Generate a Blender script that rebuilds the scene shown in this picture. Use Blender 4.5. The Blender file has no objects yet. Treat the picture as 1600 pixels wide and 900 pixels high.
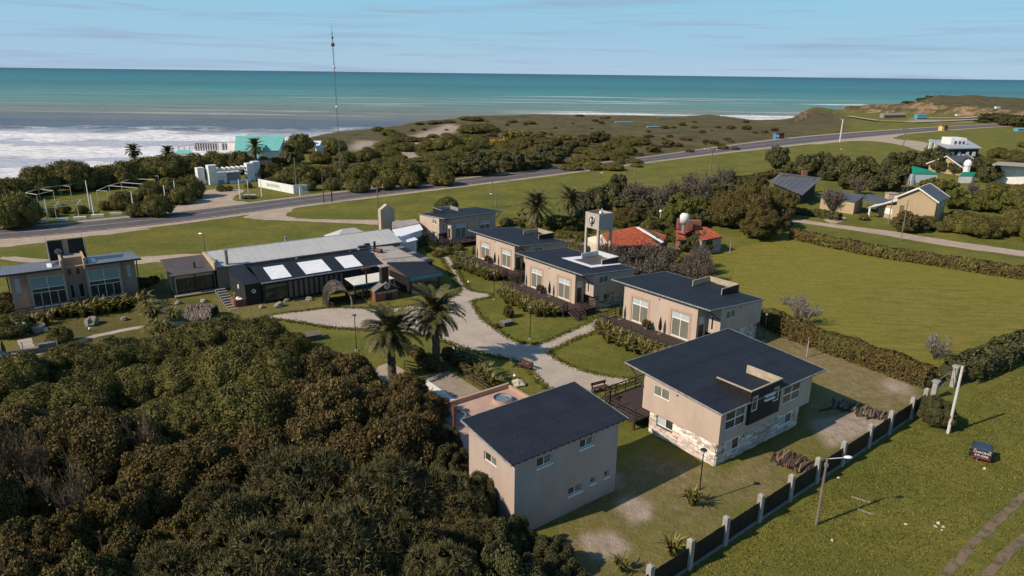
import bpy, bmesh, math, random
import numpy as np
from mathutils import Vector, Matrix
random.seed(7); RNG = np.random.default_rng(7)
S = bpy.context.scene
COL = S.collection
PI = math.pi
R = math.radians

# ---------------------------------------------------------------- camera
CAM_H = 28.0
FPX = 1080.0            # focal length in photo pixels (photo 1600 wide)
ROLL = math.atan(0.0122)
PITCH = math.atan2((450 - 114.9) * math.cos(ROLL), FPX)
fwd = Vector((0, math.cos(PITCH), -math.sin(PITCH)))
up0 = Vector((0, math.sin(PITCH), math.cos(PITCH)))
rt0 = Vector((1, 0, 0))
crt = rt0 * math.cos(ROLL) + up0 * math.sin(ROLL)
cup = up0 * math.cos(ROLL) - rt0 * math.sin(ROLL)
cam = bpy.data.objects.new('camera', bpy.data.cameras.new('camera'))
COL.objects.link(cam)
m = Matrix((crt, cup, -fwd)).transposed().to_4x4()
m.translation = Vector((0, 0, CAM_H))
cam.matrix_world = m
cam.data.sensor_width = 36
cam.data.lens = FPX / 1600 * 36
cam.data.clip_start = 0.5
cam.data.clip_end = 400000
S.camera = cam

# ---------------------------------------------------------------- sun and sky
SUN_AZ, SUN_EL = R(207), R(37)      # direction towards the sun (angle from +X)
sv = Vector((math.cos(SUN_AZ) * math.cos(SUN_EL), math.sin(SUN_AZ) * math.cos(SUN_EL), math.sin(SUN_EL)))
sun = bpy.data.objects.new('sun', bpy.data.lights.new('sun', 'SUN'))
sun.data.energy = 4.1
sun.data.angle = R(0.6)
sun.data.color = (1.0, 0.85, 0.67)
sun.rotation_euler = sv.to_track_quat('Z', 'Y').to_euler()
sun.location = sv * 200
COL.objects.link(sun)

W = bpy.data.worlds.new('World'); S.world = W; W.use_nodes = True
nt = W.node_tree; nt.nodes.clear()
def N(nt, t, **k):
    n = nt.nodes.new(t)
    for a, b in k.items():
        if a == 'inp':
            for i, v in b.items(): n.inputs[i].default_value = v
        else: setattr(n, a, b)
    return n
L = lambda nt, a, b: nt.links.new(a, b)
out = N(nt, 'ShaderNodeOutputWorld'); bg = N(nt, 'ShaderNodeBackground', inp={1: 0.086})
sky = N(nt, 'ShaderNodeTexSky', sky_type='NISHITA', sun_disc=False, sun_elevation=SUN_EL,
        sun_rotation=math.atan2(sv.x, sv.y), air_density=1.0, dust_density=0.15, ozone_density=2.2, altitude=10)
hsv = N(nt, 'ShaderNodeHueSaturation', inp={0: 0.492, 1: 1.12, 2: 1.08})
tint = N(nt, 'ShaderNodeMix', data_type='RGBA', blend_type='MULTIPLY', inp={0: 1.0})
tint.inputs[7].default_value = (0.90, 1.0, 1.03, 1)
# thin streaky clouds and a pale bank low over the sea, by direction
tc = N(nt, 'ShaderNodeTexCoord'); sp = N(nt, 'ShaderNodeSeparateXYZ'); L(nt, tc.outputs['Generated'], sp.inputs[0])
az = N(nt, 'ShaderNodeMath', operation='ARCTAN2'); L(nt, sp.outputs[0], az.inputs[0]); L(nt, sp.outputs[1], az.inputs[1])
cb = N(nt, 'ShaderNodeCombineXYZ'); L(nt, az.outputs[0], cb.inputs[0])
zs = N(nt, 'ShaderNodeMath', operation='MULTIPLY', inp={1: 26.0}); L(nt, sp.outputs[2], zs.inputs[0]); L(nt, zs.outputs[0], cb.inputs[1])
n1 = N(nt, 'ShaderNodeTexNoise', inp={'Scale': 3.4, 'Detail': 8, 'Roughness': 0.62, 'Distortion': 0.5}); L(nt, cb.outputs[0], n1.inputs['Vector'])
cr = N(nt, 'ShaderNodeValToRGB'); cr.color_ramp.elements[0].position = 0.51; cr.color_ramp.elements[1].position = 0.68
L(nt, n1.outputs['Fac'], cr.inputs[0])
bank = N(nt, 'ShaderNodeMapRange', inp={1: 0.06, 2: 0.42, 3: 1.0, 4: 0.0}); bank.interpolation_type = 'SMOOTHSTEP'
L(nt, sp.outputs[2], bank.inputs[0])
n2 = N(nt, 'ShaderNodeTexNoise', inp={'Scale': 1.1, 'Detail': 4}); L(nt, cb.outputs[0], n2.inputs['Vector'])
bm2 = N(nt, 'ShaderNodeMath', operation='MULTIPLY'); L(nt, bank.outputs[0], bm2.inputs[0])
n2r = N(nt, 'ShaderNodeMapRange', inp={1: 0.35, 2: 0.6, 3: 0.92, 4: 1.0}); L(nt, n2.outputs['Fac'], n2r.inputs[0]); L(nt, n2r.outputs[0], bm2.inputs[1])
L(nt, sky.outputs[0], hsv.inputs['Color']); L(nt, hsv.outputs[0], tint.inputs[6])
mxb = N(nt, 'ShaderNodeMix', data_type='RGBA'); L(nt, bm2.outputs[0], mxb.inputs[0]); L(nt, tint.outputs[2], mxb.inputs[6])
gr = N(nt, 'ShaderNodeMapRange', inp={1: 0.0, 2: 0.11}); L(nt, sp.outputs[2], gr.inputs[0])
low = N(nt, 'ShaderNodeMix', data_type='RGBA'); low.inputs[6].default_value = (3.5, 4.95, 6.5, 1); low.inputs[7].default_value = (2.35, 5.0, 6.7, 1)
L(nt, gr.outputs[0], low.inputs[0]); L(nt, low.outputs[2], mxb.inputs[7])
mx = N(nt, 'ShaderNodeMix', data_type='RGBA')
cf = N(nt, 'ShaderNodeMath', operation='MULTIPLY', inp={1: 0.8}); L(nt, cr.outputs[0], cf.inputs[0])
L(nt, cf.outputs[0], mx.inputs[0]); L(nt, mxb.outputs[2], mx.inputs[6]); mx.inputs[7].default_value = (2.85, 3.75, 5.0, 1)
L(nt, mx.outputs[2], bg.inputs[0]); L(nt, bg.outputs[0], out.inputs[0])
S.view_settings.view_transform = 'Standard'; S.view_settings.look = 'None'
S.view_settings.exposure = 0.4; S.view_settings.gamma = 1.0; S.view_settings.use_curve_mapping = False
S.cycles.max_bounces = 5; S.cycles.diffuse_bounces = 3; S.cycles.glossy_bounces = 2; S.cycles.transparent_max_bounces = 4
S.cycles.use_denoising = True

# ---------------------------------------------------------------- point on a level plane from a photo position
def P(px, py, z=0.0):
    d = crt * ((px - 800) / FPX) - cup * ((py - 450) / FPX) + fwd
    t = (z - CAM_H) / d.z
    return Vector((d.x * t, d.y * t, z))
def P2(px, py, z=0.0):
    v = P(px, py, z); return (v.x, v.y)
def height_at(px, py, base):
    """height of a point seen at px,py that stands over the ground point base"""
    d = crt * ((px - 800) / FPX) - cup * ((py - 450) / FPX) + fwd
    return CAM_H + d.z * base.y / d.y
def mperpx(v):
    return (v - Vector((0, 0, CAM_H))).dot(fwd) / FPX

# ---------------------------------------------------------------- materials
MAT = {}
def mat(name, col, rough=0.85, col2=None, vs=1.0, vd=4, lo=0.35, hi=0.65, bump=0, bs=8.0, coord='Object', metal=0.0, spec=0.3,
        stretch=None, island=0.0, objvar=0.0, transl=0.0, coat=0, dirt=None):
    if name in MAT: return MAT[name]
    M_ = bpy.data.materials.new(name); M_.use_nodes = True; t = M_.node_tree
    b = t.nodes['Principled BSDF']; b.inputs['Roughness'].default_value = rough
    b.inputs['Metallic'].default_value = metal; b.inputs['Specular IOR Level'].default_value = spec
    b.inputs['Coat Weight'].default_value = coat
    c = N(t, 'ShaderNodeTexCoord'); v = c.outputs[coord] if coord != 'World' else None
    if coord == 'World': v = N(t, 'ShaderNodeNewGeometry').outputs['Position']
    if stretch:
        mp = N(t, 'ShaderNodeMapping'); mp.inputs['Scale'].default_value = stretch; L(t, v, mp.inputs[0]); v = mp.outputs[0]
    src = None
    if col2 is not None:
        n = N(t, 'ShaderNodeTexNoise', inp={'Scale': vs, 'Detail': vd, 'Roughness': 0.6}); L(t, v, n.inputs['Vector'])
        r_ = N(t, 'ShaderNodeMapRange', inp={1: lo, 2: hi}); L(t, n.outputs['Fac'], r_.inputs[0])
        x = N(t, 'ShaderNodeMix', data_type='RGBA'); x.inputs[6].default_value = (*col, 1); x.inputs[7].default_value = (*col2, 1)
        L(t, r_.outputs[0], x.inputs[0]); src = x.outputs[2]
    if dirt is not None:      # fine second scale
        n = N(t, 'ShaderNodeTexNoise', inp={'Scale': dirt[1], 'Detail': 6, 'Roughness': 0.7}); L(t, v, n.inputs['Vector'])
        r_ = N(t, 'ShaderNodeMapRange', inp={1: dirt[2], 2: dirt[3], 4: dirt[4]}); L(t, n.outputs['Fac'], r_.inputs[0])
        x = N(t, 'ShaderNodeMix', data_type='RGBA'); x.inputs[7].default_value = (*dirt[0], 1)
        if src: L(t, src, x.inputs[6])
        else: x.inputs[6].default_value = (*col, 1)
        L(t, r_.outputs[0], x.inputs[0]); src = x.outputs[2]
    if island or objvar:
        h = N(t, 'ShaderNodeHueSaturation')
        if src: L(t, src, h.inputs['Color'])
        else: h.inputs['Color'].default_value = (*col, 1)
        val = None; g = N(t, 'ShaderNodeNewGeometry'); oi = N(t, 'ShaderNodeObjectInfo')
        a = N(t, 'ShaderNodeMapRange', inp={3: 1 - island, 4: 1 + island}); L(t, g.outputs['Random Per Island'], a.inputs[0])
        q = N(t, 'ShaderNodeMapRange', inp={3: 1 - objvar, 4: 1 + objvar}); L(t, oi.outputs['Random'], q.inputs[0])
        mu = N(t, 'ShaderNodeMath', operation='MULTIPLY'); L(t, a.outputs[0], mu.inputs[0]); L(t, q.outputs[0], mu.inputs[1])
        L(t, mu.outputs[0], h.inputs['Value'])
        wn = N(t, 'ShaderNodeTexWhiteNoise', noise_dimensions='1D'); L(t, g.outputs['Random Per Island'], wn.inputs['W'])
        hh = N(t, 'ShaderNodeMapRange', inp={3: 0.5 - island * 0.045, 4: 0.5 + island * 0.045}); L(t, wn.outputs['Value'], hh.inputs[0])
        L(t, hh.outputs[0], h.inputs['Hue']); src = h.outputs[0]
    if src: L(t, src, b.inputs['Base Color'])
    else: b.inputs['Base Color'].default_value = (*col, 1)
    if transl:
        b.inputs['Subsurface Weight'].default_value = 0.0
        tr = N(t, 'ShaderNodeBsdfTranslucent'); ms = N(t, 'ShaderNodeMixShader', inp={0: transl}); o = t.nodes['Material Output']
        if src: L(t, src, tr.inputs[0])
        else: tr.inputs[0].default_value = (*col, 1)
        L(t, b.outputs[0], ms.inputs[1]); L(t, tr.outputs[0], ms.inputs[2]); L(t, ms.outputs[0], o.inputs[0])
    if bump:
        n = N(t, 'ShaderNodeTexNoise', inp={'Scale': bs, 'Detail': 5, 'Roughness': 0.65}); L(t, v, n.inputs['Vector'])
        bp = N(t, 'ShaderNodeBump', inp={0: bump, 1: 0.1}); L(t, n.outputs['Fac'], bp.inputs['Height']); L(t, bp.outputs[0], b.inputs['Normal'])
    MAT[name] = M_; return M_

# ---------------------------------------------------------------- mesh helper
class MB:
    def __init__(s): s.v = []; s.f = []
    def poly(s, pts, flip=False):
        i = len(s.v); s.v += [tuple(p) for p in pts]; k = list(range(i, i + len(pts)))
        s.f.append(k[::-1] if flip else k); return s
    def hexa(s, p):         # p: 4 bottom ccw, 4 top ccw
        i = len(s.v); s.v += [tuple(q) for q in p]
        for f in ((3, 2, 1, 0), (4, 5, 6, 7), (0, 1, 5, 4), (1, 2, 6, 5), (2, 3, 7, 6), (3, 0, 4, 7)): s.f.append([i + a for a in f])
        return s
    def box(s, x0, x1, y0, y1, z0, z1):
        if x0 > x1: x0, x1 = x1, x0
        if y0 > y1: y0, y1 = y1, y0
        if z0 > z1: z0, z1 = z1, z0
        return s.hexa([(x0, y0, z0), (x1, y0, z0), (x1, y1, z0), (x0, y1, z0), (x0, y0, z1), (x1, y0, z1), (x1, y1, z1), (x0, y1, z1)])
    def prism(s, pts, z0, z1):      # pts ccw; z0,z1 numbers or lists
        n = len(pts); i = len(s.v)
        a = sum(pts[k][0] * pts[(k + 1) % n][1] - pts[(k + 1) % n][0] * pts[k][1] for k in range(n))
        zz = lambda z, k: z[k] if hasattr(z, '__len__') else z
        idx = list(range(n)) if a > 0 else list(range(n))[::-1]
        s.v += [(pts[k][0], pts[k][1], zz(z0, k)) for k in idx] + [(pts[k][0], pts[k][1], zz(z1, k)) for k in idx]
        s.f.append([i + k for k in range(n)][::-1]); s.f.append([i + n + k for k in range(n)])
        for k in range(n): s.f.append([i + k, i + (k + 1) % n, i + n + (k + 1) % n, i + n + k])
        return s
    def beam(s, a, b, w, h=None):   # square bar a->b
        h = h or w; a = Vector(a); b = Vector(b); d = (b - a).normalized()
        u = d.cross(Vector((0, 0, 1)))
        if u.length < 1e-3: u = Vector((1, 0, 0))
        u.normalize(); v = u.cross(d).normalized(); u = u * w / 2; v = v * h / 2
        return s.hexa([a - u - v, a + u - v, b + u - v, b - u - v, a - u + v, a + u + v, b + u + v, b - u + v])
    def tube(s, pts, rs, n=6, cap=True):
        pts = [Vector(p) for p in pts]
        if not hasattr(rs, '__len__'): rs = [rs] * len(pts)
        base = len(s.v)
        for k, p in enumerate(pts):
            d = (pts[min(k + 1, len(pts) - 1)] - pts[max(k - 1, 0)]).normalized()
            u = d.cross(Vector((0.31, 0.95, 0.02)) if abs(d.z) > 0.5 else Vector((0, 0, 1))).normalized(); w = d.cross(u)
            for j in range(n):
                a = 2 * PI * j / n; s.v.append(tuple(p + (u * math.cos(a) + w * math.sin(a)) * rs[k]))
        for k in range(len(pts) - 1):
            for j in range(n):
                a = base + k * n + j; b = base + k * n + (j + 1) % n; s.f.append([a, b, b + n, a + n])
        if cap:
            s.f.append([base + j for j in range(n)][::-1]); s.f.append([base + (len(pts) - 1) * n + j for j in range(n)])
        return s
    def ball(s, c, r, n=8, sq=(1, 1, 1), jit=0.0, rnd=random):
        base = len(s.v); rings = n // 2
        s.v.append((c[0], c[1], c[2] - r * sq[2]))
        for k in range(1, rings):
            th = PI * k / rings
            for j in range(n):
                a = 2 * PI * j / n; q = r * (1 + rnd.uniform(-jit, jit))
                s.v.append((c[0] + q * math.sin(th) * math.cos(a) * sq[0], c[1] + q * math.sin(th) * math.sin(a) * sq[1], c[2] - q * math.cos(th) * sq[2]))
        s.v.append((c[0], c[1], c[2] + r * sq[2])); top = len(s.v) - 1
        for j in range(n): s.f.append([base, base + 1 + (j + 1) % n, base + 1 + j])
        for k in range(rings - 2):
            for j in range(n):
                a = base + 1 + k * n + j; b = base + 1 + k * n + (j + 1) % n; s.f.append([a, b, b + n, a + n])
        k = base + 1 + (rings - 2) * n
        for j in range(n): s.f.append([k + j, k + (j + 1) % n, top])
        return s
    def mesh(s, name, m, smooth=False, fix=False):
        me = bpy.data.meshes.new(name); me.from_pydata(s.v, [], s.f)
        if m: me.materials.append(m)
        if fix:
            b = bmesh.new(); b.from_mesh(me); bmesh.ops.recalc_face_normals(b, faces=b.faces); b.to_mesh(me); b.free()
        if smooth: me.shade_smooth()
        return me
    def build(s, name, m, parent=None, kind=None, label=None, smooth=False, fix=False):
        o = bpy.data.objects.new(name, s.mesh(name, m, smooth, fix)); COL.objects.link(o)
        if parent: o.parent = parent
        if kind: o['kind'] = kind
        if label: o['label'] = label
        return o
def link(name, me, parent=None, loc=None, rotz=None, scale=None, kind=None, label=None):
    o = bpy.data.objects.new(name, me); COL.objects.link(o)
    if parent: o.parent = parent
    if loc is not None: o.location = loc
    if rotz is not None: o.rotation_euler = (0, 0, rotz)
    if scale is not None: o.scale = scale if hasattr(scale, '__len__') else (scale,) * 3
    if kind: o['kind'] = kind
    if label: o['label'] = label
    return o
def tag(o, label, cat, group=None):
    o['label'] = label; o['category'] = cat
    if group: o['group'] = group
    return o
def thing(name, label, cat, loc=(0, 0, 0), rotz=0.0, group=None, scale=1.0):
    o = bpy.data.objects.new(name, None); COL.objects.link(o); o.empty_display_size = 0.3
    o.location = loc; o.rotation_euler = (0, 0, rotz); o.scale = (scale,) * 3
    return tag(o, label, cat, group)
def kids(o): return [c for c in COL.objects if c.parent == o]
def struct(name, mb, m, **k):
    return mb.build(name, m, kind='structure', **k)
def dup(root, loc, rotz, label, group=None, scale=None, children=None):
    r_ = root.copy(); COL.objects.link(r_); r_.location = loc; r_.rotation_euler = (0, 0, rotz)
    r_['label'] = label
    if group: r_['group'] = group
    if scale is not None: r_.scale = scale if hasattr(scale, '__len__') else (scale,) * 3
    for ch, subs in children:
        c = ch.copy(); COL.objects.link(c); c.parent = r_
        for g in subs:
            d = g.copy(); COL.objects.link(d); d.parent = c
    return r_
def tree_of(root):
    al = list(COL.objects); return [(c, [g for g in al if g.parent == c]) for c in al if c.parent == root]

# ---------------------------------------------------------------- shared materials
def C255(r, g, b, k=1.0): return tuple(((x / 255) ** 2.2) * k for x in (r, g, b))
plaster = mat('plaster', (0.475, 0.375, 0.305), 0.9, (0.42, 0.325, 0.262), vs=0.7, vd=7, bump=0.3, bs=30, dirt=((0.36, 0.265, 0.215), 1.3, 0.50, 0.85, 0.5), stretch=(1, 1, 0.4))
plaster_patch = mat('plaster_patch', (0.45, 0.29, 0.205), 0.9, (0.40, 0.26, 0.19), vs=1.2, bump=0.2, bs=30)
plaster_far = mat('plaster_ochre', (0.47, 0.36, 0.23), 0.9, (0.40, 0.31, 0.2), vs=0.8, bump=0.2, bs=20)
roof_dark = mat('roof_membrane', (0.014, 0.019, 0.029), 0.7, (0.020, 0.026, 0.037), vs=0.55, vd=6, bump=0.15, bs=6, dirt=((0.038, 0.038, 0.042), 2.5, 0.6, 0.85, 0.45), spec=0.2)
roof_warm = mat('roof_sheet_brown', (0.075, 0.062, 0.062), 0.6, (0.10, 0.085, 0.08), vs=0.8, bump=0.1, bs=9)
roof_grey = mat('roof_sheet_grey', (0.40, 0.41, 0.395), 0.45, (0.49, 0.48, 0.46), vs=0.35, vd=5, bump=0.1, bs=4, spec=0.5, dirt=((0.30, 0.29, 0.27), 1.6, 0.5, 0.85, 0.6))
roof_edge = mat('roof_flashing', (0.45, 0.45, 0.45), 0.4, (0.25, 0.24, 0.22), vs=3.0, spec=0.5, metal=0.3)
white_metal = mat('white_frame', (0.78, 0.78, 0.77), 0.35, spec=0.5)
white_sheet = mat('skylight_sheet', (0.80, 0.80, 0.82), 0.5, (0.70, 0.71, 0.75), vs=1.4, spec=0.4)
white_paint = mat('white_wall_paint', (0.74, 0.73, 0.72), 0.85, (0.62, 0.6, 0.57), vs=0.7, vd=6, bump=0.2, bs=9)
dark_wood = mat('dark_wood', (0.035, 0.025, 0.023), 0.75, (0.06, 0.042, 0.036), vs=6, bump=0.3, bs=30, island=0.3)
black_clad = mat('black_cladding', (0.012, 0.012, 0.013), 0.55, (0.02, 0.02, 0.021), vs=3, spec=0.3, island=0.25)
concrete = mat('concrete', (0.36, 0.33, 0.30), 0.9, (0.27, 0.25, 0.23), vs=2.0, vd=6, bump=0.4, bs=25)
concrete_dark = mat('concrete_grey', (0.20, 0.19, 0.185), 0.9, (0.14, 0.13, 0.13), vs=1.5, bump=0.4, bs=20)
stone_m = mat('cladding_stone', (0.50, 0.43, 0.36), 0.9, (0.66, 0.61, 0.55), vs=1.1, vd=3, bump=0.5, bs=24, island=0.5, objvar=0.35, dirt=((0.36, 0.22, 0.12), 2.2, 0.54, 0.62, 0.8))
mortar = mat('mortar', (0.11, 0.085, 0.07), 0.95, (0.08, 0.06, 0.05), vs=6)
brick_m = mat('brick', (0.26, 0.11, 0.07), 0.9, (0.17, 0.075, 0.05), vs=5, bump=0.3, bs=30, island=0.25)
glass = mat('window_glass', (0.030, 0.032, 0.026), 0.06, (0.055, 0.055, 0.045), vs=0.9, spec=0.55)
glass_cur = mat('window_curtain_glass', (0.13, 0.13, 0.105), 0.12, (0.19, 0.185, 0.15), vs=2.2, spec=0.5, stretch=(6, 6, 0.3))
glass_blue = mat('window_blind_glass', (0.36, 0.42, 0.44), 0.12, (0.46, 0.51, 0.52), vs=2.5, spec=0.5, stretch=(4, 4, 1))
blind_teal = mat('blind_teal', (0.19, 0.27, 0.26), 0.15, (0.22, 0.30, 0.29), vs=2.5, spec=0.5)
door_m = mat('door_brown', (0.045, 0.028, 0.022), 0.5, (0.06, 0.04, 0.03), vs=4)
wood_pole = mat('pole_wood', (0.20, 0.16, 0.125), 0.9, (0.13, 0.105, 0.085), vs=3, stretch=(1, 1, 0.2), bump=0.3, bs=20)
white_pole = mat('pole_concrete', (0.62, 0.59, 0.54), 0.8, (0.48, 0.45, 0.41), vs=2.0, bump=0.3, bs=20)
steel = mat('galvanised_steel', (0.42, 0.43, 0.44), 0.4, (0.30, 0.30, 0.31), vs=6, metal=0.6)
rust = mat('rusty_steel', (0.16, 0.075, 0.045), 0.7, (0.10, 0.05, 0.035), vs=8, metal=0.2)
black_metal = mat('black_metal', (0.022, 0.021, 0.022), 0.5)
lamp_glass = mat('lamp_glass', (0.75, 0.75, 0.72), 0.2, spec=0.6)
rock_m = mat('rock', (0.33, 0.30, 0.26), 0.95, (0.20, 0.18, 0.155), vs=2.5, vd=8, bump=0.8, bs=9, coord='Object')
bark = mat('bark', (0.11, 0.085, 0.07), 0.95, (0.07, 0.052, 0.043), vs=5, bump=0.6, bs=18)
bark_pale = mat('bark_pale', (0.25, 0.205, 0.175), 0.95, (0.15, 0.12, 0.10), vs=5, bump=0.4, bs=18)
tile_red = mat('roof_tile_red', (0.45, 0.105, 0.045), 0.8, (0.36, 0.085, 0.04), vs=1.6, vd=6, bump=0.3, bs=12, island=0.28)
teal_paint = mat('teal_paint', (0.13, 0.42, 0.37), 0.8, (0.20, 0.50, 0.44), vs=0.5)
tarp_white = mat('canopy_fabric', (0.70, 0.66, 0.58), 0.7, (0.60, 0.56, 0.48), vs=1.2)

# ---------------------------------------------------------------- terrain
COAST = [(-900, 330), (-300, 300), (0, 284), (110, 276), (200, 262), (300, 251), (400, 240), (470, 217), (520, 205), (600, 198), (650, 190),
         (700, 185), (760, 180.5), (850, 178.5), (940, 180), (1060, 181), (1110, 178), (1180, 186.5), (1235, 186.5), (1262, 176),
         (1302, 174.5), (1312, 172), (1318, 152), (1360, 146), (2300, 150)]
HILLBASE = [(1310, 176), (1340, 176), (1400, 177), (1500, 180), (1560, 182), (1620, 184), (2300, 196)]
CREST = [(1310, 164.5), (1330, 163), (1380, 162), (1420, 160.5), (1440, 154.5), (1465, 149.5), (1490, 153), (1515, 151.5), (1550, 155), (1580, 157), (1620, 159), (2300, 165)]
BACK = [(1310, 602), (1400, 622), (1432, 650), (1458, 760), (1500, 850), (2300, 850)]
def interp(tab, x): return np.interp(x, [a for a, b in tab], [b for a, b in tab])
fw = np.array(fwd); rt_ = np.array(crt); up_ = np.array(cup)
def px_of(x, y, z):
    d = np.stack([x, y, np.full_like(x, 0) + z - CAM_H], -1)
    zc = np.maximum(d @ fw, 0.5); return 800 + FPX * (d @ rt_) / zc, 450 - FPX * (d @ up_) / zc, (d @ fw)
def ground_dist(px, py):        # range on z=0 seen at px,py
    d = rt_ * ((px - 800) / FPX)[..., None] - up_ * ((py - 450) / FPX)[..., None] + fw
    t = -CAM_H / np.minimum(d[..., 2], -1e-4); return np.hypot(d[..., 0] * t, d[..., 1] * t)
def vnoise(x, y, seed=0):       # smooth value noise
    xi = np.floor(x).astype(np.int64); yi = np.floor(y).astype(np.int64); fx = x - xi; fy = y - yi
    fx = fx * fx * (3 - 2 * fx); fy = fy * fy * (3 - 2 * fy)
    def h(a, b):
        n = (a * 374761393 + b * 668265263 + seed * 974711) & 0x7fffffff
        n = ((n ^ (n >> 13)) * 1274126177) & 0x7fffffff
        return ((n ^ (n >> 16)) & 0xffff) / 65535.0
    return (h(xi, yi) * (1 - fx) + h(xi + 1, yi) * fx) * (1 - fy) + (h(xi, yi + 1) * (1 - fx) + h(xi + 1, yi + 1) * fx) * fy
def fbm(x, y, seed=0, o=4):
    r = 0; a = 0.5
    for k in range(o): r = r + a * vnoise(x * 2 ** k, y * 2 ** k, seed + k); a *= 0.5
    return r
def sstep(a, b, x):
    t = np.clip((x - a) / (b - a), 0, 1); return t * t * (3 - 2 * t)
ROADFAR = [(-700, 372), (0, 359.5), (300, 330), (400, 316.3), (600, 292.3), (800, 271), (1000, 247.6), (1100, 233), (1220, 216.5), (1350, 206), (1497, 196.2), (1600, 192.2), (1800, 187)]
ROADNEAR = [(-700, 388), (0, 375.8), (300, 346), (400, 329.8), (600, 304.6), (800, 281), (1000, 255.2), (1100, 241), (1225, 227.5), (1350, 214), (1484, 202), (1600, 195.2), (1800, 189)]
def terrain_z(x, y):
    x = np.asarray(x, float); y = np.asarray(y, float)
    px, py, zc = px_of(x, y, 0.0)
    rr = np.hypot(x, y)
    front = (y > 20) & (zc > 5)
    rc = ground_dist(px, interp(COAST, px))
    rroad = ground_dist(px, interp(ROADFAR, px))
    beyond = np.where(front, sstep(8, 60, rr - rroad), 0)
    dune = (fbm(x / 26, y / 26, 3) - 0.42) * 3.2 + (fbm(x / 9, y / 9, 9) - 0.45) * 1.2
    zz = beyond * np.maximum(dune * (0.35 + 0.65 * sstep(480, 1000, px)) * (1 - .93 * sstep(1060, 1130, px)), -0.3)
    rback = interp(BACK, px)
    edge = np.where(front, np.where(px > 1310, rback + 25 - y, rc - rr), 50) + (fbm(x / 7, y / 7, 5) - .47) * 9
    hb = ground_dist(px, interp(HILLBASE, px)); rback = interp(BACK, px); hc = np.minimum(rback - 22, 700.0)
    crest_dep = interp(CREST, px) - (105.2 + 0.0122 * px)
    hcrest = CAM_H - hc * crest_dep / FPX * 0.985
    inhill = np.where(front & (px > 1308), 1.0, 0.0) * sstep(1306, 1322, px)
    fy = y / np.maximum(rr, 1); q = y - hb * fy + (fbm(x / 18, y / 18, 21) - .47) * 26
    cliff = 0.30 * sstep(0, 6, q) + 0.34 * sstep(10, 18, q) + 0.10 * sstep(18, 45, q) + 0.26 * sstep(45, 108, q)
    cliff = np.where(px < 1450, np.maximum(cliff, .4 * sstep(0, 6, q) + .6 * sstep(8, 22, q)), cliff)
    hill = hcrest * cliff * (1 - 0.98 * sstep(rback, rback + 60, y)) + (fbm(x / 9, y / 9, 31) - .47) * 2.2 * sstep(0, 20, q)
    zz = zz + inhill * np.maximum(hill, 0)
    # low bluff beside the bay
    b1 = np.exp(-((px - 1272) / 32.0) ** 2) * sstep(-70, -25, rr - rc) * 4.5
    zz = zz + np.where(front, b1, 0)
    drop = sstep(4, -9, edge)
    return np.where(front, zz * (1 - drop) - 10.5 * drop, 0.0)
nrow, ncol = 560, 440
ys = 18.0 * (1500 / 18.0) ** (np.linspace(0, 1, nrow)); ts = np.linspace(-1.25, 1.3, ncol)
X = ys[:, None] * ts[None, :]; Y = np.repeat(ys[:, None], ncol, 1)
Z = terrain_z(X, Y)
gme = bpy.data.meshes.new('ground')
vv = np.stack([X, Y, Z], -1).reshape(-1, 3)
ii = (np.arange(nrow - 1)[:, None] * ncol + np.arange(ncol - 1)[None, :]).reshape(-1)
fc = np.stack([ii, ii + 1, ii + ncol + 1, ii + ncol], 1)
def fast_mesh(me, vv, fc):
    k = fc.shape[1]
    me.vertices.add(len(vv)); me.vertices.foreach_set('co', vv.astype(np.float32).ravel())
    me.loops.add(fc.size); me.loops.foreach_set('vertex_index', fc.astype(np.int32).ravel())
    me.polygons.add(len(fc)); me.polygons.foreach_set('loop_start', (np.arange(len(fc)) * k).astype(np.int32))
    me.polygons.foreach_set('loop_total', np.full(len(fc), k, np.int32)); me.update(); me.validate()
fast_mesh(gme, vv, fc); gme.shade_smooth()
# where each ground cover grows and where wood shade is painted, as soft weights
def inpoly(px, py, poly):
    r_ = np.zeros(px.shape, bool); n = len(poly); j = n - 1
    for i in range(n):
        xi, yi = poly[i]; xj, yj = poly[j]
        c = ((yi > py) != (yj > py)) & (px < (xj - xi) * (py - yi) / (yj - yi + 1e-9) + xi); r_ ^= c; j = i
    return r_
gx, gy, gz = px_of(X, Y, 0.0)
jx = gx + (fbm(X / 2.0, Y / 2.0, 40) - .47) * 16; jy = gy + (fbm(X / 2.0, Y / 2.0, 50) - .47) * 10
def blur(a, k):
    for _ in range(k):
        a = (a + np.roll(a, 1, 0) + np.roll(a, -1, 0) + np.roll(a, 1, 1) + np.roll(a, -1, 1)) / 5
    return a
YARD = [(880, 905), (860, 800), (960, 745), (1000, 700), (1130, 740), (1250, 668), (1290, 570), (1180, 500), (1215, 520), (1320, 545), (1450, 600), (1445, 640), (1380, 685), (1010, 905)]
FIELD = [(1100, 400), (1235, 368), (1420, 400), (1620, 432), (1620, 520), (1560, 540), (1480, 565), (1430, 590), (1300, 530), (1190, 490)]
HEATH = [(480, 205), (560, 196), (640, 178), (1180, 178), (1320, 178), (1330, 215), (1220, 216), (1100, 234), (1000, 248), (800, 271), (640, 288), (540, 262), (470, 240)]
zdry = inpoly(jx, jy, YARD).astype(float) * np.clip(1.9 * fbm(X / 4, Y / 4, 60) - 0.35, 0, 1)
zdry = np.maximum(zdry, inpoly(jx, jy, [(330, 460), (590, 470), (600, 500), (420, 500), (330, 500)]) * 0.4)
zdry = np.maximum(zdry, inpoly(jx, jy, [(1120, 480), (1240, 520), (1450, 600), (1445, 640), (1290, 600)]) * (0.4 + fbm(X / 2.5, Y / 2.5, 61)))
zfield = inpoly(jx, jy, FIELD).astype(float)
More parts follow.
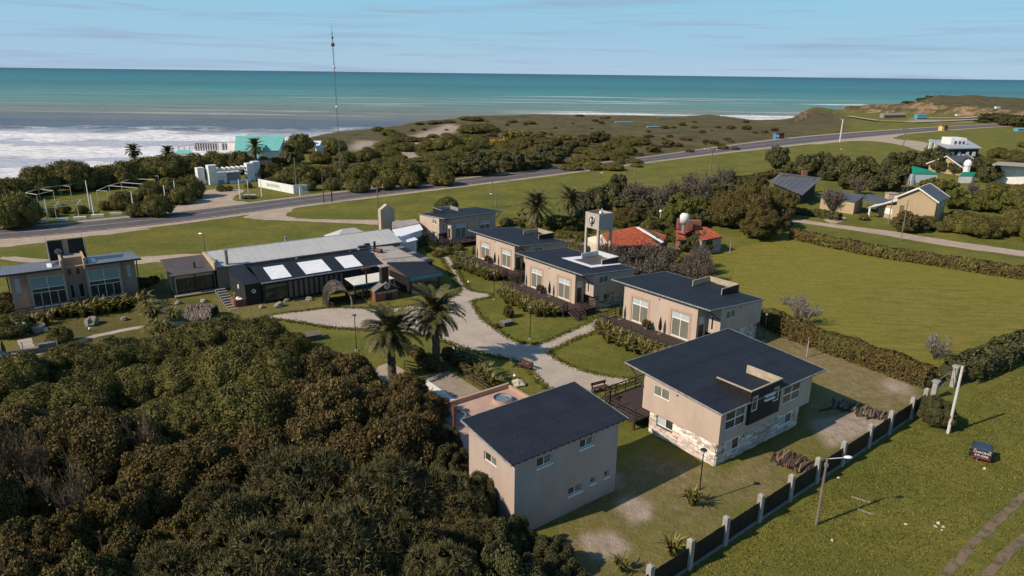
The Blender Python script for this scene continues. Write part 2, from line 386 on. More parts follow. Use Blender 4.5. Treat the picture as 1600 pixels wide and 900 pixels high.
SANDS = [[(640, 215), (700, 193), (728, 200), (665, 222), (650, 240), (615, 232)], [(560, 220), (590, 222), (575, 240), (548, 232)], [(615, 228), (665, 238), (672, 250), (620, 248)],
         [(1420, 186), (1500, 187), (1550, 184), (1570, 186), (1500, 190), (1420, 192)], [(680, 236), (697, 236), (697, 244), (680, 242)],
         [(960, 780), (985, 770), (1020, 790), (1015, 812), (985, 815), (965, 800)], [(955, 745), (975, 740), (975, 760), (955, 765)],
         [(1260, 660), (1360, 640), (1400, 660), (1300, 700)], [(1380, 590), (1420, 600), (1430, 620), (1390, 615)], [(900, 840), (960, 830), (990, 860), (930, 880)],
         [(0, 366), (0, 400), (60, 396), (60, 366)]]
zsand = np.zeros_like(X)
for q_ in SANDS[:-1]: zsand = np.maximum(zsand, inpoly(jx, jy, q_).astype(float))
zsand = np.maximum(zsand, sstep(-1.0, -3.0, Z) * 0.9)
zheath = inpoly(jx, jy, HEATH).astype(float) * np.clip(fbm(X / 20, Y / 20, 70) * 2.4 + 0.05, 0, 1)
zheath = np.maximum(zheath, ((gx > 1308) & (Z > 0.5)).astype(float) * 1.0)
zworn = inpoly(jx, jy, [(60, 455), (230, 440), (330, 480), (300, 520), (100, 545), (0, 520), (0, 470)]) * 0.5
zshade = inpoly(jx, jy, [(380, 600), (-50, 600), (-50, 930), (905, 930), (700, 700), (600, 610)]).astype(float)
def attr(name, r, g, b):
    a = gme.color_attributes.new(name, 'FLOAT_COLOR', 'POINT')
    a.data.foreach_set('color', np.stack([r, g, b, np.ones_like(r)], -1).astype(np.float32).ravel())
attr('cover', blur(np.clip(zdry, 0, 1), 3), blur(np.clip(zsand, 0, 1), 2), blur(zheath, 2))
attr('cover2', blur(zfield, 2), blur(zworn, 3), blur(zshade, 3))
gm = bpy.data.materials.new('grassland'); gm.use_nodes = True; t = gm.node_tree; b = t.nodes['Principled BSDF']
b.inputs['Roughness'].default_value = 0.95; b.inputs['Specular IOR Level'].default_value = 0.1
geo = N(t, 'ShaderNodeNewGeometry'); pos = geo.outputs['Position']
def tn(scale, detail=5, rough=0.6, st=None, dist=0):
    n = N(t, 'ShaderNodeTexNoise', inp={'Scale': scale, 'Detail': detail, 'Roughness': rough, 'Distortion': dist})
    if st:
        mp = N(t, 'ShaderNodeMapping'); mp.inputs['Scale'].default_value = st; mp.inputs['Rotation'].default_value = (0, 0, R(-25)); L(t, pos, mp.inputs[0]); L(t, mp.outputs[0], n.inputs['Vector'])
    else: L(t, pos, n.inputs['Vector'])
    return n.outputs['Fac']
def mr(x, a, b_, c=0.0, d=1.0):
    n = N(t, 'ShaderNodeMapRange', inp={1: a, 2: b_, 3: c, 4: d}); L(t, x, n.inputs[0]); return n.outputs[0]
def cm(f, A, B):
    n = N(t, 'ShaderNodeMix', data_type='RGBA')
    if isinstance(f, float): n.inputs[0].default_value = f
    else: L(t, f, n.inputs[0])
    for s_, k in ((A, 6), (B, 7)):
        if isinstance(s_, tuple): n.inputs[k].default_value = (*s_, 1)
        else: L(t, s_, n.inputs[k])
    return n.outputs[2]
def mm(op, a, b_):
    n = N(t, 'ShaderNodeMath', operation=op)
    for s_, k in ((a, 0), (b_, 1)):
        if isinstance(s_, (int, float)): n.inputs[k].default_value = s_
        else: L(t, s_, n.inputs[k])
    return n.outputs[0]
A1 = N(t, 'ShaderNodeAttribute', attribute_name='cover'); s1 = N(t, 'ShaderNodeSeparateColor'); L(t, A1.outputs['Color'], s1.inputs[0])
A2 = N(t, 'ShaderNodeAttribute', attribute_name='cover2'); s2 = N(t, 'ShaderNodeSeparateColor'); L(t, A2.outputs['Color'], s2.inputs[0])
g = cm(mr(tn(0.12, 6), .38, .62), (0.112, 0.126, 0.023), (0.200, 0.182, 0.038))
g = cm(mr(tn(0.6, 7, .7), .42, .66, 0, .75), g, (0.098, 0.106, 0.020))
g = cm(mr(tn(3.5, 6, .75), .5, .72, 0, .6), g, (0.24, 0.20, 0.07))
g = cm(mr(tn(0.35, 8, .7, (1.0, 3.2, 1)), .52, .7, 0, .6), g, (0.205, 0.16, 0.052))
g = cm(mr(tn(9.0, 4, .8), .45, .7, 0, .55), g, (0.058, 0.066, 0.013))
fld = cm(mr(tn(0.25, 6, .65, (1, 4, 1)), .35, .65), (0.145, 0.143, 0.025), (0.270, 0.215, 0.046))
fld = cm(mr(tn(0.045, 3, .5), .4, .6, 0, .55), fld, (0.225, 0.20, 0.036))
fld = cm(mr(tn(1.6, 6, .7, (1, 5, 1)), .45, .62, 0, .7), fld, (0.125, 0.126, 0.024))
g = cm(s2.outputs[0], g, fld)
dry = cm(mr(tn(1.3, 7, .7), .35, .65), (0.19, 0.14, 0.07), (0.30, 0.235, 0.14))
dry = cm(mr(tn(5.0, 5, .7), .5, .7, 0, .8), dry, (0.08, 0.075, 0.025))
dm = mm('MULTIPLY', s1.outputs[0], mr(tn(0.9, 7, .7), .3, .58, 0.15, 1.15)); g = cm(dm, g, dry)
heath = cm(mr(tn(0.25, 7, .7), .35, .6), (0.085, 0.070, 0.034), (0.125, 0.100, 0.052))
heath = cm(mr(tn(0.09, 6, .7), .48, .62), heath, (0.060, 0.062, 0.022))
g = cm(s1.outputs[2], g, heath)
g = cm(s2.outputs[1], g, (0.10, 0.075, 0.04))
sandc = cm(mr(tn(0.7, 7, .7), .35, .65), (0.30, 0.235, 0.18), (0.42, 0.35, 0.28))
sm_ = mm('MULTIPLY', s1.outputs[1], mr(tn(0.5, 7, .75), .3, .5, .2, 1.05)); g = cm(sm_, g, sandc)
nz = N(t, 'ShaderNodeSeparateXYZ'); L(t, geo.outputs['True Normal'], nz.inputs[0]); slope = mm('MULTIPLY', mr(nz.outputs[2], 0.955, 0.87), mr(tn(.05, 6, .7), .35, .5, .35, 1))
pz = N(t, 'ShaderNodeSeparateXYZ'); L(t, pos, pz.inputs[0])
clf = cm(mr(tn(0.12, 7, .7, (1, 1, 6)), .4, .6), (0.26, 0.15, 0.09), (0.40, 0.27, 0.17))
clf = cm(mr(tn(0.2, 6, .7), .5, .62, 0, .8), clf, (0.09, 0.075, 0.035))
g = cm(slope, g, clf)
g = cm(mm('MULTIPLY', s2.outputs[2], 0.9), g, (0.035, 0.028, 0.018))  # dark brown painted under the near wood in place of tree shade
L(t, g, b.inputs['Base Color'])
bn = mm('ADD', mm('MULTIPLY', tn(1.2, 6, .7), .8), mm('MULTIPLY', tn(7.0, 5, .75), .35))
bp = N(t, 'ShaderNodeBump', inp={0: 0.9, 1: 0.35}); L(t, bn, bp.inputs['Height']); L(t, bp.outputs[0], b.inputs['Normal'])
gme.materials.append(gm)
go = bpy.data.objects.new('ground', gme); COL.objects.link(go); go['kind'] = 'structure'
mb = MB(); mb.poly([(-4000, -900, -.35), (4000, -900, -.35), (4000, 22, -.35), (-4000, 22, -.35)]); struct('ground_behind', mb, gm)
def ground_z(x, y): return float(terrain_z(np.array([x]), np.array([y]))[0])

# ---------------------------------------------------------------- sea
sea_m = bpy.data.materials.new('sea_water'); sea_m.use_nodes = True; t = sea_m.node_tree; b = t.nodes['Principled BSDF']
geo = N(t, 'ShaderNodeNewGeometry'); pos = geo.outputs['Position']; sp = N(t, 'ShaderNodeSeparateXYZ'); L(t, pos, sp.inputs[0])
wob = tn(0.0012, 4, .6)
yy = mm('ADD', sp.outputs[1], mm('MULTIPLY', mm('SUBTRACT', wob, .5), mm('MULTIPLY', sp.outputs[1], .35)))
lg = N(t, 'ShaderNodeMath', operation='LOGARITHM', inp={1: 10.0}); L(t, yy, lg.inputs[0])
ramp = N(t, 'ShaderNodeValToRGB'); L(t, mr(lg.outputs[0], 2.3, 4.3), ramp.inputs[0])
rows = [(0.0, (0.20, 0.23, 0.29)), (0.13, (0.12, 0.15, 0.20)), (0.20, (0.105, 0.135, 0.175)), (0.245, (0.20, 0.205, 0.165)), (0.32, (0.13, 0.26, 0.22)), (0.44, (0.04, 0.23, 0.225)),
        (0.50, (0.03, 0.16, 0.17)), (0.55, (0.020, 0.20, 0.225)), (0.72, (0.008, 0.155, 0.205)), (0.9, (0.003, 0.10, 0.15)), (1.0, (0.004, 0.085, 0.13))]
e = ramp.color_ramp.elements
while len(e) < len(rows): e.new(0.5)
for k, (p_, c_) in enumerate(rows): e[k].position = p_; e[k].color = (*c_, 1)
col = ramp.outputs[0]
swell = tn(0.022, 6, .65, (0.16, 1.0, 1)); col = cm(mr(swell, (.44), .62, 0, .38), col, (0.05, 0.075, 0.10))
st = tn(0.03, 6, .7, (0.12, 1.0, 1)); col = cm(mr(st, (.48), .6, 0, .35), col, (0.17, 0.145, 0.13))
# how far inside the surf a point lies (metres)
slope_line = mm('SUBTRACT', mm('ADD', 458.0, mm('MULTIPLY', mr(sp.outputs[0], -100, 420, 0, 1), 260.0)), sp.outputs[1])
edge_n = mm('MULTIPLY', mm('SUBTRACT', tn(0.012, 5, .65), .5), 130.0)
din = mm('ADD', slope_line, edge_n)
bands = mm('SINE', mm('MULTIPLY', mm('ADD', din, mm('MULTIPLY', tn(0.02, 4, .6), 60.0)), 0.085), 0.0)
lace = mm('ADD', mm('MULTIPLY', tn(0.05, 5, .65, (0.25, 1.0, 1), .6), .5), mm('MULTIPLY', tn(0.28, 7, .75, (0.45, 1.0, 1), .8), .5))
dense = mr(din, 5, 60, 0.16, 0.33)
near = mr(sp.outputs[0], -60, 150, 1.0, 0.30)
thr = mm('SUBTRACT', mm('SUBTRACT', 0.60, mm('MULTIPLY', dense, mm('MULTIPLY', near, .62))), mm('MULTIPLY', bands, 0.17))
inz = mr(din, -6, 14, 0, 1)
foam = mm('MULTIPLY', mr(mm('SUBTRACT', lace, thr), -.02, .04, 0, 1), inz)
lace2 = tn(0.022, 4, .55, (0.10, 1.0, 1), .3)          # lone breakers farther out
far = mm('MULTIPLY', mr(mm('ADD', lace2, mm('MULTIPLY', mm('SUBTRACT', lace, .5), .25)), .585, .63, 0, 1), mm('MULTIPLY', mr(sp.outputs[1], 1500, 900, 0, 1), mr(sp.outputs[0], -60, 130, .3, 1.25)))
rol = tn(0.05, 5, .6, (0.07, 1.0, 1), .2)
rolz = mm('MULTIPLY', mr(sp.outputs[1], 780, 700, 0, 1), mr(sp.outputs[0], -20, 60, 0, 1))
foam = mm('MAXIMUM', foam, mm('MULTIPLY', mr(rol, .50, .54, 0, 1), rolz))
foam = mm('MAXIMUM', foam, far)
foamc = cm(mr(tn(0.35, 8, .8, (.5, 1, 1)), .38, .6), (0.42, 0.45, 0.52), (0.86, 0.83, 0.79))
milk = mm('MULTIPLY', mr(din, 10, 45, 0, 1), mr(mm('ADD', lace, mm('MULTIPLY', near, .25)), .50, .68, .15, .95)); col = cm(milk, col, (0.46, 0.47, 0.53))
L(t, cm(foam, col, foamc), b.inputs['Base Color'])
L(t, mr(foam, 0, 1, 0.45, 0.9), b.inputs['Roughness']); b.inputs['Specular IOR Level'].default_value = 0.22
h1 = mm('ADD', mm('MULTIPLY', tn(0.045, 6, .62, (0.3, 1.0, 1)), 1.0), mm('MULTIPLY', tn(0.35, 5, .65, (0.5, 1.0, 1)), .2))
h1 = mm('ADD', h1, mm('MULTIPLY', foam, .06))
bp = N(t, 'ShaderNodeBump', inp={0: 0.8, 1: 7.0}); L(t, h1, bp.inputs['Height']); L(t, bp.outputs[0], b.inputs['Normal'])
SEA_Z = -8.0
ny, nx = 240, 200
ysea = np.concatenate([np.linspace(60, 900, 190), 900 * (150000 / 900) ** (np.linspace(0.01, 1, ny - 190))]); tsx = np.linspace(-1.6, 1.6, nx)
XS = (ysea[:, None] + 60) * tsx[None, :]; YS = np.repeat(ysea[:, None], nx, 1)
amp = sstep(1000, 450, YS) * 0.9
ZS = SEA_Z + amp * np.sin((YS + 22 * fbm(XS / 90, YS / 90, 80) * 2 + XS * 0.05) * 0.17) * fbm(XS / 60, YS / 30, 85)
sme = bpy.data.meshes.new('sea'); ii = (np.arange(ny - 1)[:, None] * nx + np.arange(nx - 1)[None, :]).reshape(-1)
fast_mesh(sme, np.stack([XS, YS, ZS], -1).reshape(-1, 3), np.stack([ii, ii + 1, ii + nx + 1, ii + nx], 1)); sme.shade_smooth(); sme.materials.append(sea_m)
so = bpy.data.objects.new('sea', sme); COL.objects.link(so); so['kind'] = 'structure'

# ---------------------------------------------------------------- roads and paths
asphalt = mat('asphalt', (0.105, 0.092, 0.098), 0.85, (0.085, 0.075, 0.08), vs=0.25, vd=6, coord='World', bump=0.2, bs=12, dirt=((0.16, 0.145, 0.14), 0.8, 0.5, 0.8, 0.6))
gravel = mat('gravel', (0.47, 0.40, 0.33), 0.95, (0.38, 0.32, 0.265), vs=0.45, vd=6, coord='World', bump=0.7, bs=9, dirt=((0.25, 0.20, 0.16), 6.0, 0.45, 0.75, 0.8))
sandy = mat('sandy_dirt', (0.42, 0.335, 0.26), 0.95, (0.34, 0.265, 0.205), vs=0.3, vd=6, coord='World', bump=0.5, bs=5, dirt=((0.17, 0.145, 0.08), 1.2, 0.52, 0.75, 0.7))
dirt_m = mat('wheel_track_dirt', (0.21, 0.145, 0.095), 0.95, (0.155, 0.11, 0.075), vs=0.9, vd=6, coord='World', bump=0.6, bs=6, dirt=((0.075, 0.075, 0.025), 1.6, 0.47, 0.62, 0.9))
road_line = mat('road_line', (0.42, 0.38, 0.33), 0.8, (0.2, 0.18, 0.16), vs=1.2, coord='World')
def densify(pts, step, jit, closed=True, rnd=random.Random(3)):
    r_ = []; n = len(pts)
    for i in range(n if closed else n - 1):
        a = Vector(pts[i]); c = Vector(pts[(i + 1) % n]); d = (c - a).length; k = max(1, int(d / step))
        nn = Vector((-(c - a).y, (c - a).x, 0)).normalized() if d > 0 else Vector((0, 0, 0))
        for j in range(k):
            r_.append(a.lerp(c, j / k) + nn * (rnd.uniform(-jit, jit)))
    if not closed: r_.append(Vector(pts[-1]))
    return r_
def smooth_closed(pts, it=2):
    for _ in range(it):
        q = []
        for i in range(len(pts)):
            a, c = pts[i], pts[(i + 1) % len(pts)]; q += [(a[0] * .75 + c[0] * .25, a[1] * .75 + c[1] * .25), (a[0] * .25 + c[0] * .75, a[1] * .25 + c[1] * .75)]
        pts = q
    return pts
def sheet(name, pxs, m, z, step=0.5, jit=0.1, smooth=2):
    if smooth: pxs = smooth_closed(pxs, smooth)
    w = densify([P(a, c, 0) for a, c in pxs], step, jit)
    me = bpy.data.meshes.new(name); bmm = bmesh.new()
    vs_ = [bmm.verts.new((p.x, p.y, z)) for p in w]; f = bmm.faces.new(vs_)
    if f.calc_area() and f.normal.z < 0: f.normal_flip()
    bmm.normal_update()
    if f.normal.z < 0: f.normal_flip()
    bmesh.ops.triangulate(bmm, faces=[f], ngon_method='EAR_CLIP'); bmm.to_mesh(me); bmm.free(); me.materials.append(m)
    o = bpy.data.objects.new(name, me); COL.objects.link(o); o['kind'] = 'structure'; return o
def ribbon(name, pxs, w, m, z, jit=0.08, step=0.6, base=0.0):
    c = densify([P(a, q, base) for a, q in pxs], step, 0, closed=False); mb = MB(); rr = random.Random(5); Ls = []
    for i, p in enumerate(c):
        d = (c[min(i + 1, len(c) - 1)] - c[max(0, i - 1)]).normalized(); n = Vector((-d.y, d.x, 0)); ww = w * (i / (len(c) - 1) * 0 + 1) if not hasattr(w, '__len__') else w[0] + (w[1] - w[0]) * i / (len(c) - 1)
        a = p + n * (ww / 2 + rr.uniform(-jit, jit)); e_ = p - n * (ww / 2 + rr.uniform(-jit, jit)); Ls.append((Vector((a.x, a.y, z)), Vector((e_.x, e_.y, z))))
    for (a, e_), (a2, e2) in zip(Ls, Ls[1:]): mb.poly([e_, e2, a2, a])
    return struct(name, mb, m, fix=True)
# the coastal road: its two edges, then strips between them
rx = np.concatenate([np.linspace(-700, 1200, 60), np.linspace(1215, 1800, 50)])
def sm(tab, x): return (interp(tab, x - 40) + interp(tab, x) + interp(tab, x + 40) + interp(tab, x - 80) + interp(tab, x + 80)) / 5
farE = [P(x, float(sm(ROADFAR, x))) for x in rx]; nearE = [P(x, float(sm(ROADNEAR, x))) for x in rx]
def strip(name, a, c, m, z, dash=None):
    mb = MB()
    for i in range(len(farE) - 1):
        q = [farE[i].lerp(nearE[i], a), farE[i].lerp(nearE[i], c), farE[i + 1].lerp(nearE[i + 1], c), farE[i + 1].lerp(nearE[i + 1], a)]
        if dash:
            n = max(1, round((q[3] - q[0]).length / dash))
            for k in range(n):
                u, v = k / n, (k + .45) / n
                mb.poly([(*q[0].lerp(q[3], u).xy, z), (*q[1].lerp(q[2], u).xy, z), (*q[1].lerp(q[2], v).xy, z), (*q[0].lerp(q[3], v).xy, z)])
        else: mb.poly([(*p.xy, z) for p in q])
    return struct(name, mb, m)
strip('road_shoulder', -0.14, 1.2, sandy, 0.03)
strip('road', 0, 1, asphalt, 0.06)
for k, (a, c) in enumerate([(0.04, 0.075), (0.93, 0.965)]): strip('road_marking', a, c, road_line, 0.085)
strip('road_marking', 0.47, 0.51, road_line, 0.085)
sheet('gravel_forecourt', [(250, 338), (272, 326), (292, 312), (305, 300), (315, 292), (340, 291), (350, 296), (385, 296), (374, 303), (362, 309), (366, 314), (400, 317), (300, 335)], sandy, 0.034, 1.5, .3)
sheet('gravel_track', [(372, 340), (405, 332), (470, 321), (452, 331), (446, 336), (455, 341), (510, 343.5), (592, 344), (640, 345), (640, 352), (592, 351.5), (500, 347), (440, 345), (400, 343)], sandy, 0.038, 1.2, .3)
sheet('gravel_track', [(-200, 392), (0, 377), (140, 363), (230, 356), (240, 358), (130, 371), (0, 388), (-200, 402)], sandy, 0.026, 1.5, .5)
sheet('gravel_track', [(0, 400), (60, 404), (130, 408), (200, 404), (260, 398), (330, 396), (330, 402), (260, 408), (200, 414), (100, 414), (0, 408)], sandy, 0.026, 1.5, .3)
sheet('gravel_track', [(1262, 223), (1300, 219), (1396, 210), (1420, 208), (1400, 214), (1392, 217), (1452, 222), (1448, 229), (1440, 236), (1452, 240), (1400, 224), (1340, 218.5), (1270, 227)], sandy, 0.036, 2, .4)
sheet('dirt_road', [(1150, 336), (1240, 341), (1290, 349), (1340, 355), (1407, 363), (1473, 375), (1600, 392), (1750, 414), (1750, 424), (1600, 401), (1473, 384), (1407, 372), (1340, 361), (1290, 354), (1240, 347), (1150, 341)], sandy, 0.028, 1.5, .25)
sheet('driveway', [(1285, 342), (1300, 338), (1325, 339), (1318, 345), (1300, 352)], sandy, 0.024, 1, .2)
GP = [(402, 497), (440, 490), (475, 486), (520, 480), (560, 482), (610, 482), (650, 477), (690, 468), (722, 458), (712, 440), (703, 425), (694, 408), (686, 398), (700, 396), (709, 408),
      (716, 425), (726, 445), (734, 455), (768, 459), (768, 465), (740, 469), (737, 474), (749, 493), (769, 511), (800, 531), (815, 537), (838, 538), (860, 532), (887, 519), (915, 507), (941, 492), (944, 503),
      (931, 519), (900, 529), (872, 543), (857, 550), (867, 560), (890, 571), (914, 581), (955, 589), (993, 592), (985, 600), (957, 606), (925, 611), (905, 640), (880, 640), (868, 618), (856, 606), (839, 592), (824, 574), (803, 563),
      (762, 555), (725, 545), (690, 531), (640, 520), (560, 515), (512, 512), (475, 505), (435, 499)]
sheet('gravel_path', GP, gravel, 0.045, 0.3, 0.16, 1)
ribbon('walkway', [(88, 551), (112, 538), (150, 525), (215, 512), (250, 507), (300, 503), (345, 498)], 1.0, gravel, 0.03)
ribbon('walkway', [(38, 530), (44, 545), (70, 552)], 1.2, gravel, 0.034)
ribbon('walkway', [(1170, 497), (1210, 512), (1240, 530)], 1.6, sandy, 0.02, .3)
sheet('sand_patch', [(590, 572), (612, 566), (648, 590), (652, 600), (610, 600), (585, 588)], sandy, 0.03, .4, .1)
ribbon('wheel_track', [(1640, 750), (1600, 775), (1560, 812), (1520, 850), (1477, 900), (1440, 950)], 0.55, dirt_m, 0.022, .07, .5)
ribbon('wheel_track', [(1680, 790), (1640, 815), (1600, 842), (1570, 868), (1542, 900), (1500, 960)], 0.6, dirt_m, 0.022, .07, .5)
ribbon('dirt_track', [(1430, 186), (1500, 186), (1560, 182)], 7, sandy, 0.9)
ribbon('dirt_track', [(1325, 183), (1370, 190), (1430, 192), (1480, 190), (1560, 186)], 5, sandy, 0.9)

# ---------------------------------------------------------------- building helpers
def wall_skin(mb, A, B, zb, zt, openings=(), depth=0.12):
    """one outside face from A to B (outside on the right hand), with holes that have reveals"""
    A = Vector((A[0], A[1], 0)); B = Vector((B[0], B[1], 0)); Ln = (B - A).length; d = (B - A) / Ln; n = Vector((d.y, -d.x, 0))
    zf = (lambda u: zt) if not callable(zt) else (lambda u: zt(*(A + d * u).xy))
    us = sorted({0.0, Ln, *[o[0] for o in openings], *[o[1] for o in openings]})
    for ua, ub in zip(us, us[1:]):
        if ub - ua < 1e-4: continue
        um = (ua + ub) / 2; ops = sorted([(o[2], o[3]) for o in openings if o[0] - 1e-6 <= ua and ub <= o[1] + 1e-6])
        segs = []; z = zb
        for a, b in ops:
            segs.append((z, z, a, a)); z = b
        segs.append((z, z, zf(ua), zf(ub)))
        for a0, b0, a1, b1 in segs:
            if a1 - a0 < 1e-3 and b1 - b0 < 1e-3: continue
            pa, pb = A + d * ua, A + d * ub
            mb.poly([(pa.x, pa.y, a0), (pb.x, pb.y, b0), (pb.x, pb.y, b1), (pa.x, pa.y, a1)])
    for o in openings:
        u0, u1, z0, z1 = o[:4]; q0, q1 = A + d * u0, A + d * u1; r0, r1 = q0 - n * depth, q1 - n * depth
        mb.poly([(q0.x, q0.y, z0), (r0.x, r0.y, z0), (r0.x, r0.y, z1), (q0.x, q0.y, z1)], True)
        mb.poly([(q1.x, q1.y, z0), (r1.x, r1.y, z0), (r1.x, r1.y, z1), (q1.x, q1.y, z1)])
        mb.poly([(q0.x, q0.y, z0), (q1.x, q1.y, z0), (r1.x, r1.y, z0), (r0.x, r0.y, z0)])
        mb.poly([(q0.x, q0.y, z1), (q1.x, q1.y, z1), (r1.x, r1.y, z1), (r0.x, r0.y, z1)], True)
def facade_box(mb, A, B, u0, u1, z0, z1, off0, off1):
    """box on a facade; off = distance outwards from the face"""
    A = Vector((A[0], A[1], 0)); B = Vector((B[0], B[1], 0)); d = (B - A).normalized(); n = Vector((d.y, -d.x, 0))
    p = [A + d * u0 + n * off0, A + d * u0 + n * off1, A + d * u1 + n * off1, A + d * u1 + n * off0]
    mb.hexa([(q.x, q.y, z0) for q in p] + [(q.x, q.y, z1) for q in p]); return mb
def window(parent, A, B, o, depth=0.12, cols=2, rows=None, fr=0.06, fm=None, panes=None, name='window', sill=None, surround=0):
    """o=(u0,u1,z0,z1); rows: list of heights of the transoms; panes: material per row from the bottom"""
    u0, u1, z0, z1 = o[:4]; zs = [z0] + list(rows or []) + [z1]; f = MB()
    e = 0.003
    facade_box(f, A, B, u0 + e, u0 + fr, z0 + e, z1 - e, -depth, -depth + .06); facade_box(f, A, B, u1 - fr, u1 - e, z0 + e, z1 - e, -depth, -depth + .06)
    facade_box(f, A, B, u0 + fr, u1 - fr, z0 + e, z0 + fr, -depth, -depth + .057); facade_box(f, A, B, u0 + fr, u1 - fr, z1 - fr, z1 - e, -depth, -depth + .057)
    for z in (rows or []): facade_box(f, A, B, u0 + fr, u1 - fr, z - fr * .55, z + fr * .55, -depth, -depth + .053)
    if isinstance(cols, int): cols = [cols] * (len(zs) - 1)
    for k, c in enumerate(cols):
        for j in range(1, c):
            u = u0 + (u1 - u0) * j / c; facade_box(f, A, B, u - fr * .45, u + fr * .45, zs[k] + fr * .5, zs[k + 1] - fr * .5, -depth, -depth + .05)
    if surround:
        s = surround
        for a in ((u0 - s, u0, z0 - s, z1 + s), (u1, u1 + s, z0 - s, z1 + s), (u0, u1, z0 - s, z0), (u0, u1, z1, z1 + s)): facade_box(f, A, B, *a, -depth, .05)
    if sill: facade_box(f, A, B, u0 - .06, u1 + .06, z0 - .09, z0 - .004, .002, .07)
    w = f.build(name, fm or white_metal, parent)
    panes = panes or [glass] * (len(zs) - 1)
    for k, c in enumerate(cols):
        for j in range(c):
            a = u0 + (u1 - u0) * j / c + .02; b = u0 + (u1 - u0) * (j + 1) / c - .02
            pm = panes[k]; pm = pm[j % len(pm)] if isinstance(pm, (list, tuple)) else pm
            facade_box(MB(), A, B, a, b, zs[k] + .02, zs[k + 1] - .02, -depth - .02, -depth + .02).build('pane', pm, w)
    return w
def slab_roof(mb, pts, th=0.16):      # pts: 4 (x,y,z) ccw, upper surface
    mb.hexa([(p[0], p[1], p[2] - th) for p in pts] + [tuple(p) for p in pts])
def mirror_x(root):
    def rec(o):
        for c in [q for q in COL.objects if q.parent == o]:
            if c.type == 'MESH':
                me = c.data
                if me.users > 1: me = c.data = me.copy()
                for v in me.vertices: v.co.x *= -1
                me.flip_normals()
            c.location.x *= -1
            rec(c)
    rec(root)
def railing(parent, pts, h=0.95, gap=1.3, m=None, nrails=3, name='railing', w=0.07):
    """posts and rails along a polyline of (x,y,z)"""
    m = m or dark_wood; pts = [Vector(p) for p in pts]
    for a, b in zip(pts, pts[1:]):
        n = max(1, round((b - a).length / gap)); rl = MB()
        for k in range(nrails):
            zz = h - k * h / nrails * .98 if nrails > 1 else h
            rl.beam(a + Vector((0, 0, zz)), b + Vector((0, 0, zz)), 0.05, 0.09 if k == 0 else .07)
        r_ = rl.build(name, m, parent)
        for k in range(n + 1):
            if k == n and b is not pts[-1]: continue
            p = a.lerp(b, k / n); MB().box(p.x - w / 2, p.x + w / 2, p.y - w / 2, p.y + w / 2, p.z - .12, p.z + h + .06).build('post', m, r_)
STONE_MESHES = []
def stone_course(parent, A, B, z0, z1, openings, limit, ch=0.13, seed=1, zt=None):
    """laid cladding stones on a facade; the first `limit` become parts, the rest one joined part"""
    rr = random.Random(seed); A = Vector((A[0], A[1], 0)); B = Vector((B[0], B[1], 0)); Ln = (B - A).length; d = (B - A) / Ln; rest = MB(); cnt = 0
    z = z0
    while z < z1 - .04:
        h = min(ch * rr.uniform(.75, 1.3), z1 - z); u = 0.0
        while u < Ln - .02:
            l = min(rr.uniform(.2, .7), Ln - u)
            if Ln - u - l < .15: l = Ln - u
            hit = any(u < o[1] and u + l > o[0] and z < o[3] and z + h > o[2] for o in openings)
            if hit:
                # trim against the opening
                for o in openings:
                    if u < o[1] and u + l > o[0] and z < o[3] and z + h > o[2]:
                        if u < o[0] - .06: l2 = o[0] - u
                        else: l2 = 0
                        if l2 > .05:
                            p = rr.uniform(.03, .075); mbx = facade_box(MB(), A, B, u + .008, u + l2 - .004, z + .008, z + h - .006, -.02, p); 
                            if cnt < limit: mbx.build('stone', stone_m, parent); cnt += 1
                            else: facade_box(rest, A, B, u + .008, u + l2 - .004, z + .008, z + h - .006, -.02, p)
                        u = o[1]; break
                continue
            p = rr.uniform(.03, .085)
            if cnt < limit: facade_box(MB(), A, B, u + .008, u + l - .008, z + .008, z + h - .006, -.02, p).build('stone', stone_m, parent); cnt += 1
            else: facade_box(rest, A, B, u + .008, u + l - .008, z + .008, z + h - .006, -.02, p)
            u += l
        z += h
    if rest.v: rest.build('stone_cladding', stone_m, parent, kind='stuff')
    return cnt

